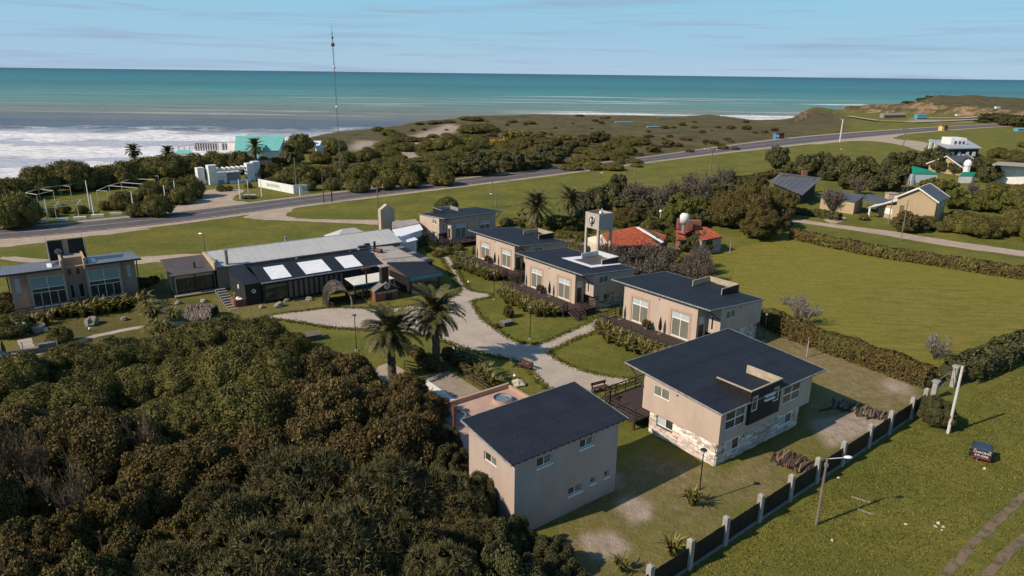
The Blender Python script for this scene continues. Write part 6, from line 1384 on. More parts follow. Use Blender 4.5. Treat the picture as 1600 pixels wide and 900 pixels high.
# grass tufts standing in the near lawn and the yard (nobody could count them)
def tufts(name, poly, n, h0, h1, m_, seed):
    rs = np.random.default_rng(seed); w = np.array([P2(x, y) for x, y in poly]); x = rs.uniform(w[:, 0].min(), w[:, 0].max(), n * 3); y = rs.uniform(w[:, 1].min(), w[:, 1].max(), n * 3)
    k = inpoly(x, y, [tuple(p) for p in w])
    for tr_ in ([(1640, 750), (1600, 775), (1560, 812), (1520, 850), (1477, 900), (1440, 950)], [(1680, 790), (1640, 815), (1600, 842), (1570, 868), (1542, 900), (1500, 960)]):
        tw = [P(a_, b_, 0) for a_, b_ in tr_]
        for u_, v_ in zip(tw, tw[1:]):
            dd_ = v_ - u_; t_ = np.clip(((x - u_.x) * dd_.x + (y - u_.y) * dd_.y) / dd_.length_squared, 0, 1); k &= np.hypot(x - u_.x - t_ * dd_.x, y - u_.y - t_ * dd_.y) > rs.uniform(.2, .5, len(x))
    k &= (fbm(x / 1.3, y / 1.3, seed) + .5 * fbm(x / 5, y / 5, seed + 3)) > .5; x, y = x[k][:n], y[k][:n]; n = len(x); V = []
    for j in range(2):
        a = rs.uniform(0, 2 * PI, n); l = rs.uniform(.02, .05, n); hh = rs.uniform(h0, h1, n); dx, dy = np.cos(a) * l, np.sin(a) * l; ox, oy = rs.uniform(-.08, .08, n), rs.uniform(-.08, .08, n)
        V.append(np.stack([np.stack([x - dx, y - dy, x * 0], 1), np.stack([x + dx, y + dy, x * 0], 1), np.stack([x + dx * .5 + ox, y + dy * .5 + oy, hh], 1), np.stack([x - dx * .9 + ox, y - dy * .9 + oy, hh * .9], 1)], 1).reshape(-1, 3))
    V = np.concatenate(V); me = np_mesh(name, [(V, np.arange(len(V)).reshape(-1, 4), m_)]); o = link(name, me, kind='stuff'); return o
def edge_tufts(name, outline, n, m_, seed):
    rs = np.random.default_rng(seed); w = [P(a_, b_, 0) for a_, b_ in smooth_closed(outline, 1)]; L_ = [(w[(k + 1) % len(w)] - w[k]).length for k in range(len(w))]; i = rs.choice(len(w), n, p=np.array(L_) / sum(L_)); t_ = rs.uniform(0, 1, n); A = np.array([list(p) for p in w]); B = np.roll(A, -1, 0)
    c = A[i] + (B[i] - A[i]) * t_[:, None]; x = c[:, 0] + rs.normal(0, .22, n); y = c[:, 1] + rs.normal(0, .22, n); V = []
    for j in range(2):
        a = rs.uniform(0, 2 * PI, n); l = rs.uniform(.03, .08, n); hh = rs.uniform(.03, .11, n) + .045; dx, dy = np.cos(a) * l, np.sin(a) * l
        V.append(np.stack([np.stack([x - dx, y - dy, x * 0], 1), np.stack([x + dx, y + dy, x * 0], 1), np.stack([x + dx * .6, y + dy * .6, hh], 1), np.stack([x - dx, y - dy, hh * .9], 1)], 1).reshape(-1, 3))
    V = np.concatenate(V); return tag(link(name, np_mesh(name, [(V, np.arange(len(V)).reshape(-1, 4), m_)]), kind='stuff'), 'ragged grass creeping over the gravel path edge', 'grass')
gt = mat('grass_blades', (0.165, 0.16, 0.03), .85, (0.13, 0.135, 0.025), vs=.4, coord='Object', island=.5, transl=.15)
gs = mat('straw_blades', (0.22, 0.17, 0.08), .9, (0.12, 0.11, 0.035), vs=.5, coord='Object', island=.5)
o = tufts('grass', [(1010, 915), (1130, 862), (1250, 790), (1360, 715), (1450, 650), (1560, 600), (1640, 560), (1700, 760), (1700, 960), (980, 980)], 30000, .03, .10, gt, 5); tag(o, 'uneven green grass outside the fence', 'grass')


edge_tufts('grass', GP, 14000, gt, 9)

# ---------------------------------------------------------------- fence, poles, lamps and everything small
ORD = 'first second third fourth fifth sixth seventh eighth ninth tenth eleventh twelfth thirteenth fourteenth fifteenth sixteenth'.split()
FP = [(947, 925), (1008, 888), (1071, 886), (1130, 851), (1184, 815), (1232, 783), (1274, 755), (1317, 729), (1356, 700), (1388, 678), (1421, 655), (1443, 641)]
fa, fb = Vector((13.39, 36.54, 0)), Vector((34.33, 53.57, 0))
d_ = (fb - fa).normalized(); fpts = [fa + d_ * (((P(x, y, 0) - fa).dot(d_))) for x, y in FP[2:]]
fpts = [fpts[0] - d_ * 7.2, fpts[0] - d_ * 3.6] + fpts
T = thing('boundary_fence', 'fence of pale concrete posts and dark slatted panels round the yard', 'fence', (0, 0, 0)); nn = Vector((-d_.y, d_.x, 0))
def frbox(mb, a, b, off0, off1, z0, z1):
    mb.hexa([(*(a + nn * off0).xy, z0), (*(b + nn * off0).xy, z0), (*(b + nn * off1).xy, z0), (*(a + nn * off1).xy, z0), (*(a + nn * off0).xy, z1), (*(b + nn * off0).xy, z1), (*(b + nn * off1).xy, z1), (*(a + nn * off1).xy, z1)]); return mb
for i, p in enumerate(fpts):
    q = MB(); frbox(q, p - d_ * .17, p + d_ * .17, -.17, .17, 0, 2.05); c_ = [p - d_ * .17 - nn * .17, p + d_ * .17 - nn * .17, p + d_ * .17 + nn * .17, p - d_ * .17 + nn * .17]; i0 = len(q.v); q.v += [(v.x, v.y, 2.052) for v in c_] + [(p.x, p.y, 2.16)]; q.f += [[i0, i0 + 1, i0 + 4], [i0 + 1, i0 + 2, i0 + 4], [i0 + 2, i0 + 3, i0 + 4], [i0 + 3, i0, i0 + 4]]
    q.build('post', concrete, T)
for a, b in zip(fpts, fpts[1:]):
    a2, b2 = a + d_ * .18, b - d_ * .18; l = (b2 - a2).length; frbox(MB(), a2, b2, -.09, .05, -.1, .24).build('kerb', concrete_dark, T)
    q = MB(); n = int(l / .085)
    for k in range(n):
        u = a2 + d_ * (l * k / n); frbox(q, u + d_ * .006, u + d_ * (l / n - .006), -.035 + .008 * (k % 2), -.01 + .008 * (k % 2), .245, 1.58 + vr.uniform(-.03, .03))
    pn = q.build('slats', black_clad, T, kind='stuff'); q = MB(); frbox(q, a2, b2, .0, .05, .5, .58); frbox(q, a2, b2, .0, .05, 1.3, 1.38); q.build('rail', dark_wood, pn)
def pillar(px, py, h, label):
    b_ = P(px, py, 0); T = thing('gate_pillar', label, 'pillar', (b_.x, b_.y, 0), R(37)); MB().box(-.2, .2, -.2, .2, 0, h).build('shaft', concrete, T); MB().box(-.29, .29, -.29, .29, h, h + .16).build('cap', concrete, T)
pillar(1458, 622, 1.6, 'square capped gate pillar half behind the round bush'); pillar(1488, 604, 2.0, 'square capped gate pillar beside the tall white pole')
q = MB(); a = P(1458, 622, 0); b = P(1488, 604, 0); q.beam((a.x, a.y, 1.7), (b.x, b.y, 1.9), .05); q.beam((a.x, a.y, .8), (b.x, b.y, .9), .05); T = thing('gate_bar', 'thin metal gate between the two capped pillars', 'gate'); q.build('bars', steel, T)
# logs
def logs(cx, cy, n, ang, l, spread, label, group, layers=3):
    c = P(cx, cy, 0); rr = random.Random(n); lm = [mat('log_bark', (0.09, 0.062, 0.05), .95, (0.05, 0.036, 0.03), vs=5, bump=.5, bs=18, objvar=.35), mat('log_pale', (0.26, 0.19, 0.125), .9, (0.17, 0.12, 0.08), vs=5, bump=.4, bs=18, objvar=.3), mat('log_orange', (0.27, 0.115, 0.045), .9, (0.18, 0.08, 0.04), vs=6, objvar=.2)]
    for k in range(n):
        lay = k * layers // n; r_ = rr.uniform(.04, .10); m_ = n - lay * n // layers; off = rr.uniform(-1, 1) * spread * (1 - .28 * lay); ll = l * rr.uniform(.5, 1.1); a = R(ang) + rr.uniform(-.22, .22)
        u = Vector((math.cos(a), math.sin(a), rr.uniform(-.04, .04))); v = Vector((-math.sin(R(ang)), math.cos(R(ang)), 0)); o = c + v * off + u * rr.uniform(-.3, .3) + Vector((0, 0, r_ + lay * .15))
        g_ = MB(); g_.tube([-u * ll / 2, Vector((rr.uniform(-.03, .03), rr.uniform(-.03, .03), 0)), u * ll / 2], [r_, r_ * .95, r_ * .8], 7)
        w = g_.build('log', lm[0 if rr.random() < .66 else (1 if rr.random() < .72 else 2)], smooth=False); w.location = o; tag(w, label, 'log', group)
logs(1236, 724, 78, 52, 2.1, 1.5, 'weathered log in the jumbled pile behind the fence', 'logs of the nearer pile', 3)
logs(1322, 636, 44, 60, 2.0, 1.2, 'dark log at the house end of the long farther pile', 'logs of the farther pile', 2); logs(1362, 648, 44, 60, 2.0, 1.3, 'brown log in the farther pile at the fence end', 'logs of the farther pile', 2); logs(1296, 640, 3, 20, 2.4, .3, 'loose log lying apart from the farther pile', 'loose logs', 1)
# garden lamps
def garden_lamp(bx, by, ty, label):
    b_ = P(bx, by, 0); h = height_at(bx, ty, b_); T = thing('garden_lamp', label, 'lamp post', (b_.x, b_.y, 0), 0, 'garden lamps'); MB().tube([(0, 0, .1), (0, 0, h - .3)], [.05, .04], 8).build('pole', black_metal, T); MB().box(-.16, .16, -.16, .16, 0, .12).build('foot', concrete, T)
    MB().tube([(0, 0, h - .3), (0, 0, h - .05)], [.07, .17], 10).build('lamp_glass', lamp_glass, T); MB().tube([(0, 0, h - .05), (0, 0, h)], [.24, .2], 12).build('shade', black_metal, T)
for q_ in ((1091, 786, 702, 'black garden lamp in front of the stone corner'), (828, 530, 477, 'black garden lamp at the tip of the gravel fork'), (557, 548, 492, 'black garden lamp beside the lower palm'), (1193, 533, 488, 'black garden lamp behind the log-pile chalet by the hedge'), (772, 468, 424, 'garden lamp beside the narrow path branch'), (369, 474, 455, 'short garden lamp at the top of the steps')): garden_lamp(*q_)
# street lamp by the fence
b_ = P(1275.5, 820, 0); h = height_at(1290, 716, b_); T = thing('street_lamp', 'brown street lamp pole with a white head reaching over the grass by the fence', 'street lamp', (b_.x, b_.y, 0)); MB().tube([(0, 0, 0), (0, 0, h)], [.10, .07], 10).build('pole', wood_pole, T)
MB().tube([(0, 0, h - .35), (.12, .1, h - .1), (1.3, .32, h - .12)], .025, 6).build('arm', white_metal, T); MB().ball((1.5, .36, h - .12), .3, 10, (1, .5, .32)).build('head', white_metal, T, smooth=True)
q = MB(); q.box(-.09, .09, -.09, .09, h - .6, h - .35); q.build('bracket', steel, T)
def pole(bx, by, tx, ty, label, m_=None, r_=.12, arm=0, lamp=None, base=0.0, name='utility_pole', cat='pole', group='utility poles'):
    b_ = P(bx, by, base); h = height_at(tx, ty, b_) - base; T = thing(name, label, cat, (b_.x, b_.y, base), 0, group); MB().tube([(0, 0, 0), (0, 0, h)], [r_, r_ * .75], 8).build('pole', m_ or wood_pole, T)
    if arm: MB().beam((-arm, -.2, h - .35), (arm, .2, h - .35), .14).build('crossarm', wood_pole, T); q = MB(); [q.tube([(x, 0, h - .3), (x, 0, h)], .06, 5) for x in (-arm * .9, arm * .9)]; q.build('insulators', lamp_glass, T)
    if lamp: MB().tube([(0, 0, h - .2), (lamp, 0, h + .05)], .05, 5).build('arm', steel, T); MB().ball((lamp * 1.1, 0, h), .28, 8, (1.3, .6, .4)).build('head', lamp_glass, T)
    return T
pole(1481, 677, 1500, 572, 'tall leaning white concrete pole beside the round bush', white_pole, .125)
pole(592, 354, 585, 290, 'wooden power pole with a crossarm behind the pointed slab', arm=1.1)
for a in ((506, 317, 503, 270, 'dark bare pole nearer the white wall on the far verge'), (519, 316, 517.5, 269, 'dark bare pole farther from the white wall on the far verge')): pole(*a, mat('pole_dark', (0.10, 0.075, 0.06), .9), .13)
pole(464, 302, 460, 246, 'pale power pole standing at the white wall', r_=.16); pole(475, 288, 472, 256, 'thin grey pole behind the white wall', r_=.1)
pole(320, 392, 316, 365, 'slim lamp pole behind the pale hall roof', r_=.09, lamp=-.3); pole(769, 324, 767.5, 280, 'power pole in the verge behind the far chalet', r_=.1); pole(775, 325, 773, 303, 'short pole with a transformer beside the taller one', r_=.12, lamp=-1.0)
pole(925, 300, 923, 262, 'thin pole in the verge left of the twin pole', r_=.1); pole(936, 296, 936, 270, 'thin pole with a pale top in the verge', r_=.1, lamp=.5); pole(991, 279, 991, 256, 'single pale pole at the verge behind the grey bushes', r_=.14); pole(1046, 290, 1046, 275, 'short pale pole by the sandy patch', r_=.14)
pole(1109, 280, 1114, 233, 'tall power pole with a crossarm and lamp beside the road', r_=.2, arm=1.3, lamp=-2); pole(1312, 222, 1316, 186, 'thick white pole at the road junction', white_pole, .32, lamp=-.8); pole(1319, 256, 1312, 233, 'street lamp pole behind the big dark roof, nearer the junction', r_=.14, lamp=-1.6); pole(1231, 263, 1228, 244, 'street lamp pole just behind the big dark roof', r_=.14, lamp=-1.2)
pole(1411, 230, 1410, 200, 'power pole with a wide crossarm near the junction', r_=.2, arm=2.2); pole(1407.5, 376, 1418, 312, 'thin grey pole on the verge between dirt road and hedge', r_=.09, m_=concrete_dark); pole(1387.5, 351, 1396.5, 305, 'grey pole in front of the gabled house wing', r_=.1, m_=concrete_dark); pole(1470, 197, 1470, 178, 'far pole beside the yellow booth', r_=.3)
WP = [(6, 352, 0, 318), (39, 310, 32, 281), (76, 346, 69.5, 311), (142, 332, 135, 282), (147, 338, 142, 305), (209.5, 332, 204.5, 299), (260, 323, 255.5, 289), (276, 317, 273, 282), (375.6, 311, 374, 280), (389, 310, 387.5, 282), (409, 307, 406, 281)]
for k, a in enumerate(WP): pole(*a, 'white flagless pole beside the road, %s along from the surf end' % ORD[k], white_metal, .11, name='flagpole', cat='flagpole', group='white poles by the entrance')
for k, (x, y) in enumerate([(10, 353), (41, 350), (64, 347.5), (97, 344.5), (125, 342), (153, 338.5), (181, 335.5), (207, 332.5), (228, 329.5), (246, 324.5), (392, 309)]):
    b_ = P(x, y, 0); o = MB().box(-1.1 if k < 9 else -1.5, 1.1, -.3, .3, 0, .45 if k < 8 else .75).build('kerb_block', white_paint); o.location = b_; o.rotation_euler = (0, 0, R(22)); tag(o, 'low white concrete block on the verge, %s from the surf end' % ORD[k], 'kerb block', 'white blocks along the verge')
# antenna mast
b_ = P(534, 298, 0); h = height_at(519, 50, b_); T = thing('antenna_mast', 'very tall thin lattice antenna mast rising above the horizon', 'antenna', (b_.x, b_.y, 0)); w = .14; q = MB()
for k in range(3): a = 2 * PI * k / 3; q.tube([(w * math.cos(a), w * math.sin(a), 0), (w * math.cos(a), w * math.sin(a), h)], .035, 4)
q.build('leg', steel, T, kind='stuff'); q = MB(); n = int(h / .8)
for k in range(n): a = 2 * PI * (k % 3) / 3; b = a + 2 * PI / 3; z = h * k / n; q.beam((w * math.cos(a), w * math.sin(a), z), (w * math.cos(b), w * math.sin(b), z + h / n), .035)
q.build('bracing', rust, T, kind='stuff')
for f, r_, m_ in ((.965, .28, rust), (.925, .48, rust), (.79, .3, steel), (.64, .2, steel), (.545, .3, lamp_glass)): MB().ball((0, 0, h * f), r_, 8, (1, .7, 1)).build('aerial', m_, T)
MB().tube([(0, 0, h), (0, 0, h + 1.5)], .05, 4).build('tip', steel, T)
# pergola frames in the meadow
def frame(name, label, rails, bars, z=2.3, r_=.05):
    T = thing(name, label, 'pergola', (0, 0, 0), 0, 'white open frames in the meadow'); pm = [P(x, y, z) for x, y in {p for s_ in rails + bars for p in s_}]
    fm_ = mat('frame_paint', (.52, .52, .5), .6)
    for a, b in rails + bars: q = MB(); q.beam(P(*a, z), P(*b, z), r_ * 2); q.build('beam', fm_, T)
    for p in pm: MB().tube([(p.x, p.y, 0), p], r_, 6).build('post', fm_, T)
frame('pergola', 'open white pipe frame at the back of the meadow near the surf', [((40, 301), (60, 295)), ((60, 295), (93, 290)), ((93, 290), (130, 285)), ((57, 304), (83, 298))], [((40, 301), (57, 304)), ((60, 295), (83, 298)), ((93, 290), (109, 291)), ((130, 285), (140, 283))])
frame('pergola', 'open white pipe frame nearest the road verge', [((53, 320), (92, 315.5)), ((92, 315.5), (126, 312)), ((126, 312), (160, 308)), ((65, 326), (120, 320.5))], [((92, 315.5), (85, 322)), ((126, 312), (120, 320.5)), ((53, 320), (65, 326))])
frame('pergola', 'long open white frame climbing towards the entrance gate', [((151, 298), (170, 290)), ((170, 290), (189, 285)), ((189, 285), (206, 279)), ((206, 279), (222, 274)), ((222, 274), (243, 269))], [((151, 298), (167, 298.5)), ((170, 290), (218, 294)), ((189, 285), (231, 288)), ((206, 279), (241, 281)), ((222, 274), (247, 275)), ((243, 269), (277, 270.5))])
# entrance gate
g0 = P(318, 290, 0); g1 = P(392, 283, 0); gd = (g1 - g0); gl_ = gd.length; ga = math.atan2(gd.y, gd.x); T = thing('entrance_gate', 'white entrance gate of four pillars joined by open beams', 'gate', (g0.x, g0.y, 0), ga)
def gx(px, py): v = P(px, py, 0) - g0; return v.x * math.cos(-ga) - v.y * math.sin(-ga)
for x, y, w, h in ((0, 1.5, 1.7, 4.4), (2.4, 0, 2.1, 5.0), (gl_ - .2, -.3, 2.0, 4.8), (gl_ + 2.2, 1.6, 1.9, 4.9)): MB().box(x - w / 2, x + w / 2, y - .9, y + .9, -.1, h).build('pillar', white_paint, T)
for y, z in ((-.5, 3.2), (1.0, 3.4)): MB().box(3.4, gl_ - 1.2, y, y + .35, z, z + .4).build('beam', white_paint, T)
for k in range(6): x = 4.2 + k * (gl_ - 6) / 5; MB().box(x, x + .3, -.9, 1.7, 3.85, 4.1).build('rafter', white_paint, T)
hut = thing('reception_hut', 'white reception hut with turquoise lettering inside the entrance gate', 'hut', T.location, ga); hx = gx(341, 291)
MB().box(hx, hx + 3.4, -.6, 2.2, 0, 2.7).build('wall', white_paint, hut); MB().box(hx + 3.45, hx + 7.4, .4, 2.2, 0, 2.5).build('side_wall', mat('grey_wall', (.33, .31, .33), .9), hut); MB().box(hx - .1, hx + 7.5, -.7, 2.4, 2.72, 2.85).build('roof', white_paint, hut); MB().box(hx + .8, hx + 2.6, -.64, -.6, .1, 1.1).build('hatch', mat('hut_glass', (.2, .3, .34), .2), hut)
text('RECEPCION', .5, teal_paint, hut, (hx + 1.7, -.63, 1.75), (R(90), 0, 0)); MB().box(hx + 3.6, gl_ - .8, -1.9, -1.6, 0, .8).build('low_wall', white_paint, T)
for x in (hx + 1.2, hx + 3.0): v = T.matrix_basis @ Vector((x, -2.5, 0)); plant(0, 0, 1, 'far', '', '') if 0 else None
plant(345, 293.5, 5.5, 'far', 'small round clipped bush in front of the hut hatch', 'round bushes at the hut', cat='bush', name='bush', hz=1.3); plant(357.5, 293.5, 5.5, 'far', 'small round clipped bush by the corner of the hut', 'round bushes at the hut', cat='bush', name='bush', hz=1.3); plant(388, 289, 6, 'far', 'leaning bush at the foot of the gate pillar', 'gate bushes', cat='bush', name='bush', hz=1.4)
plant(388, 307, 9, 'far', 'low dark shrubs behind the white block', 'gate bushes', cat='bush', name='bush', hz=.5)
def flat_wall(label, a, b, h, m_, cat='wall', th=.25, name='garden_wall'):
    A = P(*a, 0); B = P(*b, 0); o = thing(name, label, cat); u = (B - A).normalized(); v = Vector((-u.y, u.x, 0)) * th; q = MB(); q.hexa([A, B, B + v, A + v, *[p + Vector((0, 0, h)) for p in (A, B, B + v, A + v)]]); q.build('wall', m_, o, fix=True); return o, A, B, u, v
o, A, B, u, v = flat_wall('long white rendered wall with faded green lettering along the verge', (404, 292), (459, 303), 2.0, white_paint); an = math.atan2(u.y, u.x)
text('BALNEARIO', 1.1, mat('faded_green', (.16, .36, .27), .8), o, tuple(A.lerp(B, .45) + Vector((0, 0, 1.05)) - v.normalized() * .03), (R(90), 0, an)); 
o, A, B, u, v = flat_wall('white end panel of the verge wall with a small dark emblem', (459.5, 303), (481, 301.5), 2.1, white_paint); q = MB(); c_ = A.lerp(B, .78) - v.normalized() * .04; [q.beam(c_ + u * a + Vector((0, 0, z)), c_ + u * (a + .5) + Vector((0, 0, z + .1)), .06, .2) for a, z in ((-.5, 1.3), (.1, 1.2), (-.4, .7), (.15, .75))]; q.build('emblem', black_metal, o)
pole(469, 306, 468, 291, 'short white sign post in front of the wall end', white_metal, .12, name='sign_post', cat='sign post')
# turquoise beach club
def roofpoly(T, pts, m_, th=.12, name='roof'):
    v = [P(*p) for p in pts]; q = MB(); q.prism([(p.x, p.y) for p in v], 0, 1); n = len(v); a = sum(v[k].x * v[(k + 1) % n].y - v[(k + 1) % n].x * v[k].y for k in range(n)); idx = list(range(n)) if a > 0 else list(range(n))[::-1]
    q.v = [(v[k].x, v[k].y, v[k].z - th) for k in idx] + [(v[k].x, v[k].y, v[k].z) for k in idx]; return q.build(name, m_, T)
def wallpoly(T, pts, m_, name='wall', inset=.96, z0=-.3, dz=-.12):
    v = [P(*p) for p in pts]; c = sum(v, Vector()) / len(v); w = [c + (p - c) * inset for p in v]; q = MB(); q.prism([(p.x, p.y) for p in w], z0, [v[k].z + dz for k in range(len(v))]); n = len(v); a = sum(v[k].x * v[(k + 1) % n].y - v[(k + 1) % n].x * v[k].y for k in range(n)); idx = list(range(n)) if a > 0 else list(range(n))[::-1]
    q.v = [(w[k].x, w[k].y, z0) for k in idx] + [(w[k].x, w[k].y, v[k].z + dz) for k in idx]; return q.build(name, m_, T)
T = thing('beach_club', 'beach club with a broad turquoise sheet roof above the surf', 'building'); pts = [(366, 237, 3.2), (436, 235, 3.2), (446, 211.5, 5.2), (368, 212, 5.2)]
roofpoly(T, pts, teal_paint); wallpoly(T, pts, white_paint); roofpoly(T, [(408, 236, 4.2), (424, 236.5, 3.0), (416, 226, 4.6)], mat('teal_dark', (.05, .30, .27), .7), .1, 'dormer')
T = thing('white_cube_house', 'white cube building at the edge of the turquoise roof', 'building'); v = P(357, 238, 0); MB().box(0, 3.6, 0, 4.0, 0, 3.4).build('wall', white_paint, T); MB().box(.15, 3.45, .15, 3.85, 3.4, 3.5).build('roof', concrete, T); T.location = v; T.rotation_euler = (0, 0, R(-8))
T = thing('small_white_kiosk', 'narrow white kiosk beside the wooden posts', 'kiosk', P(342, 235, 0)); MB().box(0, 1.2, 0, 1, 0, 2.6).build('wall', white_paint, T)
for k, q_ in enumerate([((269, 240, 1.5), (305, 240, 1.5), (297, 234, 2.2), (278, 234.5, 2.2)), ((401, 249, 1.5), (409, 248, 1.5), (408, 240, 2.5), (401, 241, 2.5)), ((425, 251, 1.2), (431, 251, 1.2), (431, 248, 1.4), (425, 248, 1.4))]): T = thing('turquoise_awning', ['long turquoise awning poking out of the coastal bushes', 'small turquoise roof under the dark palm', 'tiny turquoise cover by the small palm'][k], 'awning'); roofpoly(T, q_, teal_paint); wallpoly(T, q_, white_paint)
T = thing('blue_roof_house', 'small house with a blue roof and white gable beyond the thicket', 'house'); roofpoly(T, [(494, 233, 2.8), (522, 229, 2.8), (520, 224, 3.4), (492, 228, 3.6)], mat('blue_roof', (.05, .16, .30), .6)); wallpoly(T, [(494, 233, 2.8), (522, 229, 2.8), (520, 224, 3.2), (492, 228, 3.2)], white_paint); roofpoly(T, [(487, 224, 3.0), (499, 229, 3.0), (502, 220, 3.8), (488, 220, 3.8)], white_sheet, name='white_roof')
T = thing('flat_dark_shed', 'dark flat-roofed shed beneath the turquoise roof', 'shed'); roofpoly(T, [(400, 256, 2.4), (425, 257, 2.4), (424, 248, 2.4), (398, 249, 2.4)], roof_dark); wallpoly(T, [(400, 256, 2.4), (425, 257, 2.4), (424, 248, 2.4), (398, 249, 2.4)], white_paint)
T = thing('boardwalk_frame', 'line of brown timber posts with a pale top rail in front of the surf', 'timber frame'); prev = None
for k in range(13):
    p = P(307 + k * 3.9, 234.5 - k * .1, 0); MB().box(p.x - .18, p.x + .18, p.y - .18, p.y + .18, -.3, 2.4 - .03 * k).build('post', mat('post_brown', (.17, .10, .07), .9), T)
    if prev: MB().beam(prev + Vector((0, 0, 2.45)), p + Vector((0, 0, 2.45)), .2).build('beam', concrete, T)
    prev = p
T = thing('shore_railing', 'thin grey railing running along the shore towards the timber posts', 'railing')
railing(T, [P(262, 236, 0), P(305, 233, 0)], h=1.3, gap=2.2, nrails=1, m=concrete_dark, w=.14)

# ---------------------------------------------------------------- village houses on the right
def win(T, a, z0, z1, m_=None, name='window'):
    """flat window set on a wall between two ground pixels"""
    pass
def gable_house(label, org, ang, L_, D, e, r_, wm, rm, over=.4, name='house', wins=(), trim=None):
    """ridge along local x; footprint 0..L_ by 0..D; e eave height, r_ ridge height; wins=(face,u0,u1,z0,z1)"""
    T = thing(name, label, 'house', (org.x, org.y, 0), R(ang)); zt = lambda x, y: e + (r_ - e) * (1 - abs(y - D / 2) / (D / 2)); W = MB(); cs = [(0, 0), (L_, 0), (L_, D), (0, D)]
    for k in range(4):
        a, b = cs[k], cs[(k + 1) % 4]; ops = [w[1:] for w in wins if w[0] == k]
        if k in (1, 3): mid = ((a[0] + b[0]) / 2, (a[1] + b[1]) / 2); wall_skin(W, a, mid, -.2, zt, [o for o in ops if o[1] <= D / 2], .1); wall_skin(W, mid, b, -.2, zt, [(o[0] - D / 2, o[1] - D / 2, *o[2:]) for o in ops if o[0] >= D / 2], .1)
        else: wall_skin(W, a, b, -.2, zt, ops, .1)
    W.build('wall', wm, T)
    for w in wins:
        a, b = cs[w[0]], cs[(w[0] + 1) % 4]; window(T, a, b, w[1:5], .08, 2, fr=.07, panes=[[w[5] if len(w) > 5 else glass]] )
    s = (r_ - e) / (D / 2)
    for y0, y1, z0, z1 in ((-over, D / 2, e - s * over, r_), (D / 2, D + over, r_, e - s * over)):
        q = MB(); slab_roof(q, [(-over, y0, z0 + .16), (L_ + over, y0, z0 + .16), (L_ + over, y1, z1 + .16), (-over, y1, z1 + .16)], .15); q.build('roof', rm, T)
    if trim:
        for x in (-over - .06, L_ + over + .06): q = MB(); q.beam((x, -over, e - s * over + .08), (x, D / 2, r_ + .08), .1, .28); q.beam((x, D / 2, r_ + .08), (x, D + over, e - s * over + .08), .1, .28); q.build('bargeboard', trim, T)
    return T
ochre = mat('ochre_block', (0.42, 0.325, 0.20), .9, (0.36, 0.275, 0.17), vs=.5, bump=.2, bs=10)
slate = mat('roof_slate', (0.07, 0.072, 0.085), .55, (0.095, 0.095, 0.105), vs=.5, vd=5, spec=.4)
# big dark roof
T = thing('dark_roof_house', 'low house almost hidden under one big dark roof with a brick chimney', 'house'); pts = [(1254, 305, 2.6), (1203, 284, 2.4), (1219, 269.5, 4.6), (1285, 278, 4.9)]
for k in range(8):
    a0 = k / 8; a1 = (k + 1) / 8 - .006; f = lambda t_: ((pts[1][0] + (pts[0][0] - pts[1][0]) * t_, pts[1][1] + (pts[0][1] - pts[1][1]) * t_, pts[1][2] + (pts[0][2] - pts[1][2]) * t_), (pts[2][0] + (pts[3][0] - pts[2][0]) * t_, pts[2][1] + (pts[3][1] - pts[2][1]) * t_, pts[2][2] + (pts[3][2] - pts[2][2]) * t_))
    (l0, h0), (l1, h1) = f(a0), f(a1); roofpoly(T, [l0, l1, h1, h0], slate, .1, 'roof_panel')
wallpoly(T, pts, mat('dark_timber', (.05, .04, .03), .9), inset=.8); v = P(1256, 276, 4.2); q = MB(); q.box(v.x - .6, v.x + .6, v.y - .5, v.y + .5, 3, 5.7); q.build('chimney', brick_m, T)
# low house and its neighbour
T = thing('low_ochre_house', 'low ochre house with a dark roof left of the carport', 'house'); pts = [(1281, 307, 2.7), (1337, 316, 2.7), (1352, 304, 3.6), (1300, 298, 3.6)]; roofpoly(T, pts, slate); wallpoly(T, pts, ochre, inset=.94)
o = P(1337, 322, 0)
c0 = P(1457, 351, 0); c1 = P(1397, 343, 0); dv = c1 - c0; ang = math.degrees(math.atan2(-dv.y, -dv.x)); Wd = dv.length
# gable faces the camera side: local y runs along the gable
T = gable_house('two-storey ochre house with a white-edged gable and grey roof', c0, ang + 90 - 180 + 180 - 90 + 90, 8.0, Wd, height_at(1458, 314, c0), height_at(1424, 294, (c0 + c1) / 2), ochre, slate, .5, wins=((3, 3.2, 4.6, 3.0, 4.1, white_metal), (0, 2, 3, 2.9, 3.9, glass_blue), (0, 5.5, 6.5, 3.0, 4.0, glass_blue)), trim=white_paint)
c = P(1402, 345, 0); T = thing('house_wing', 'single-storey ochre wing with a white shutter and sloping porch roof', 'building', (0, 0, 0)); pts = [(1402, 314, 3.4), (1355, 325, 2.3), (1372, 317, 2.3), (1410, 308, 3.4)]
roofpoly(T, pts, white_paint, .15); A = P(1371, 337, 0); B = P(1402, 345, 0); u = (B - A); nrm = Vector((-u.y, u.x, 0)).normalized() * 5; q = MB(); q.hexa([A, B, B + nrm, A + nrm, A + Vector((0, 0, 2.2)), B + Vector((0, 0, 3.2)), B + nrm + Vector((0, 0, 3.2)), A + nrm + Vector((0, 0, 2.2))]); q.build('wall', ochre, T, fix=True)
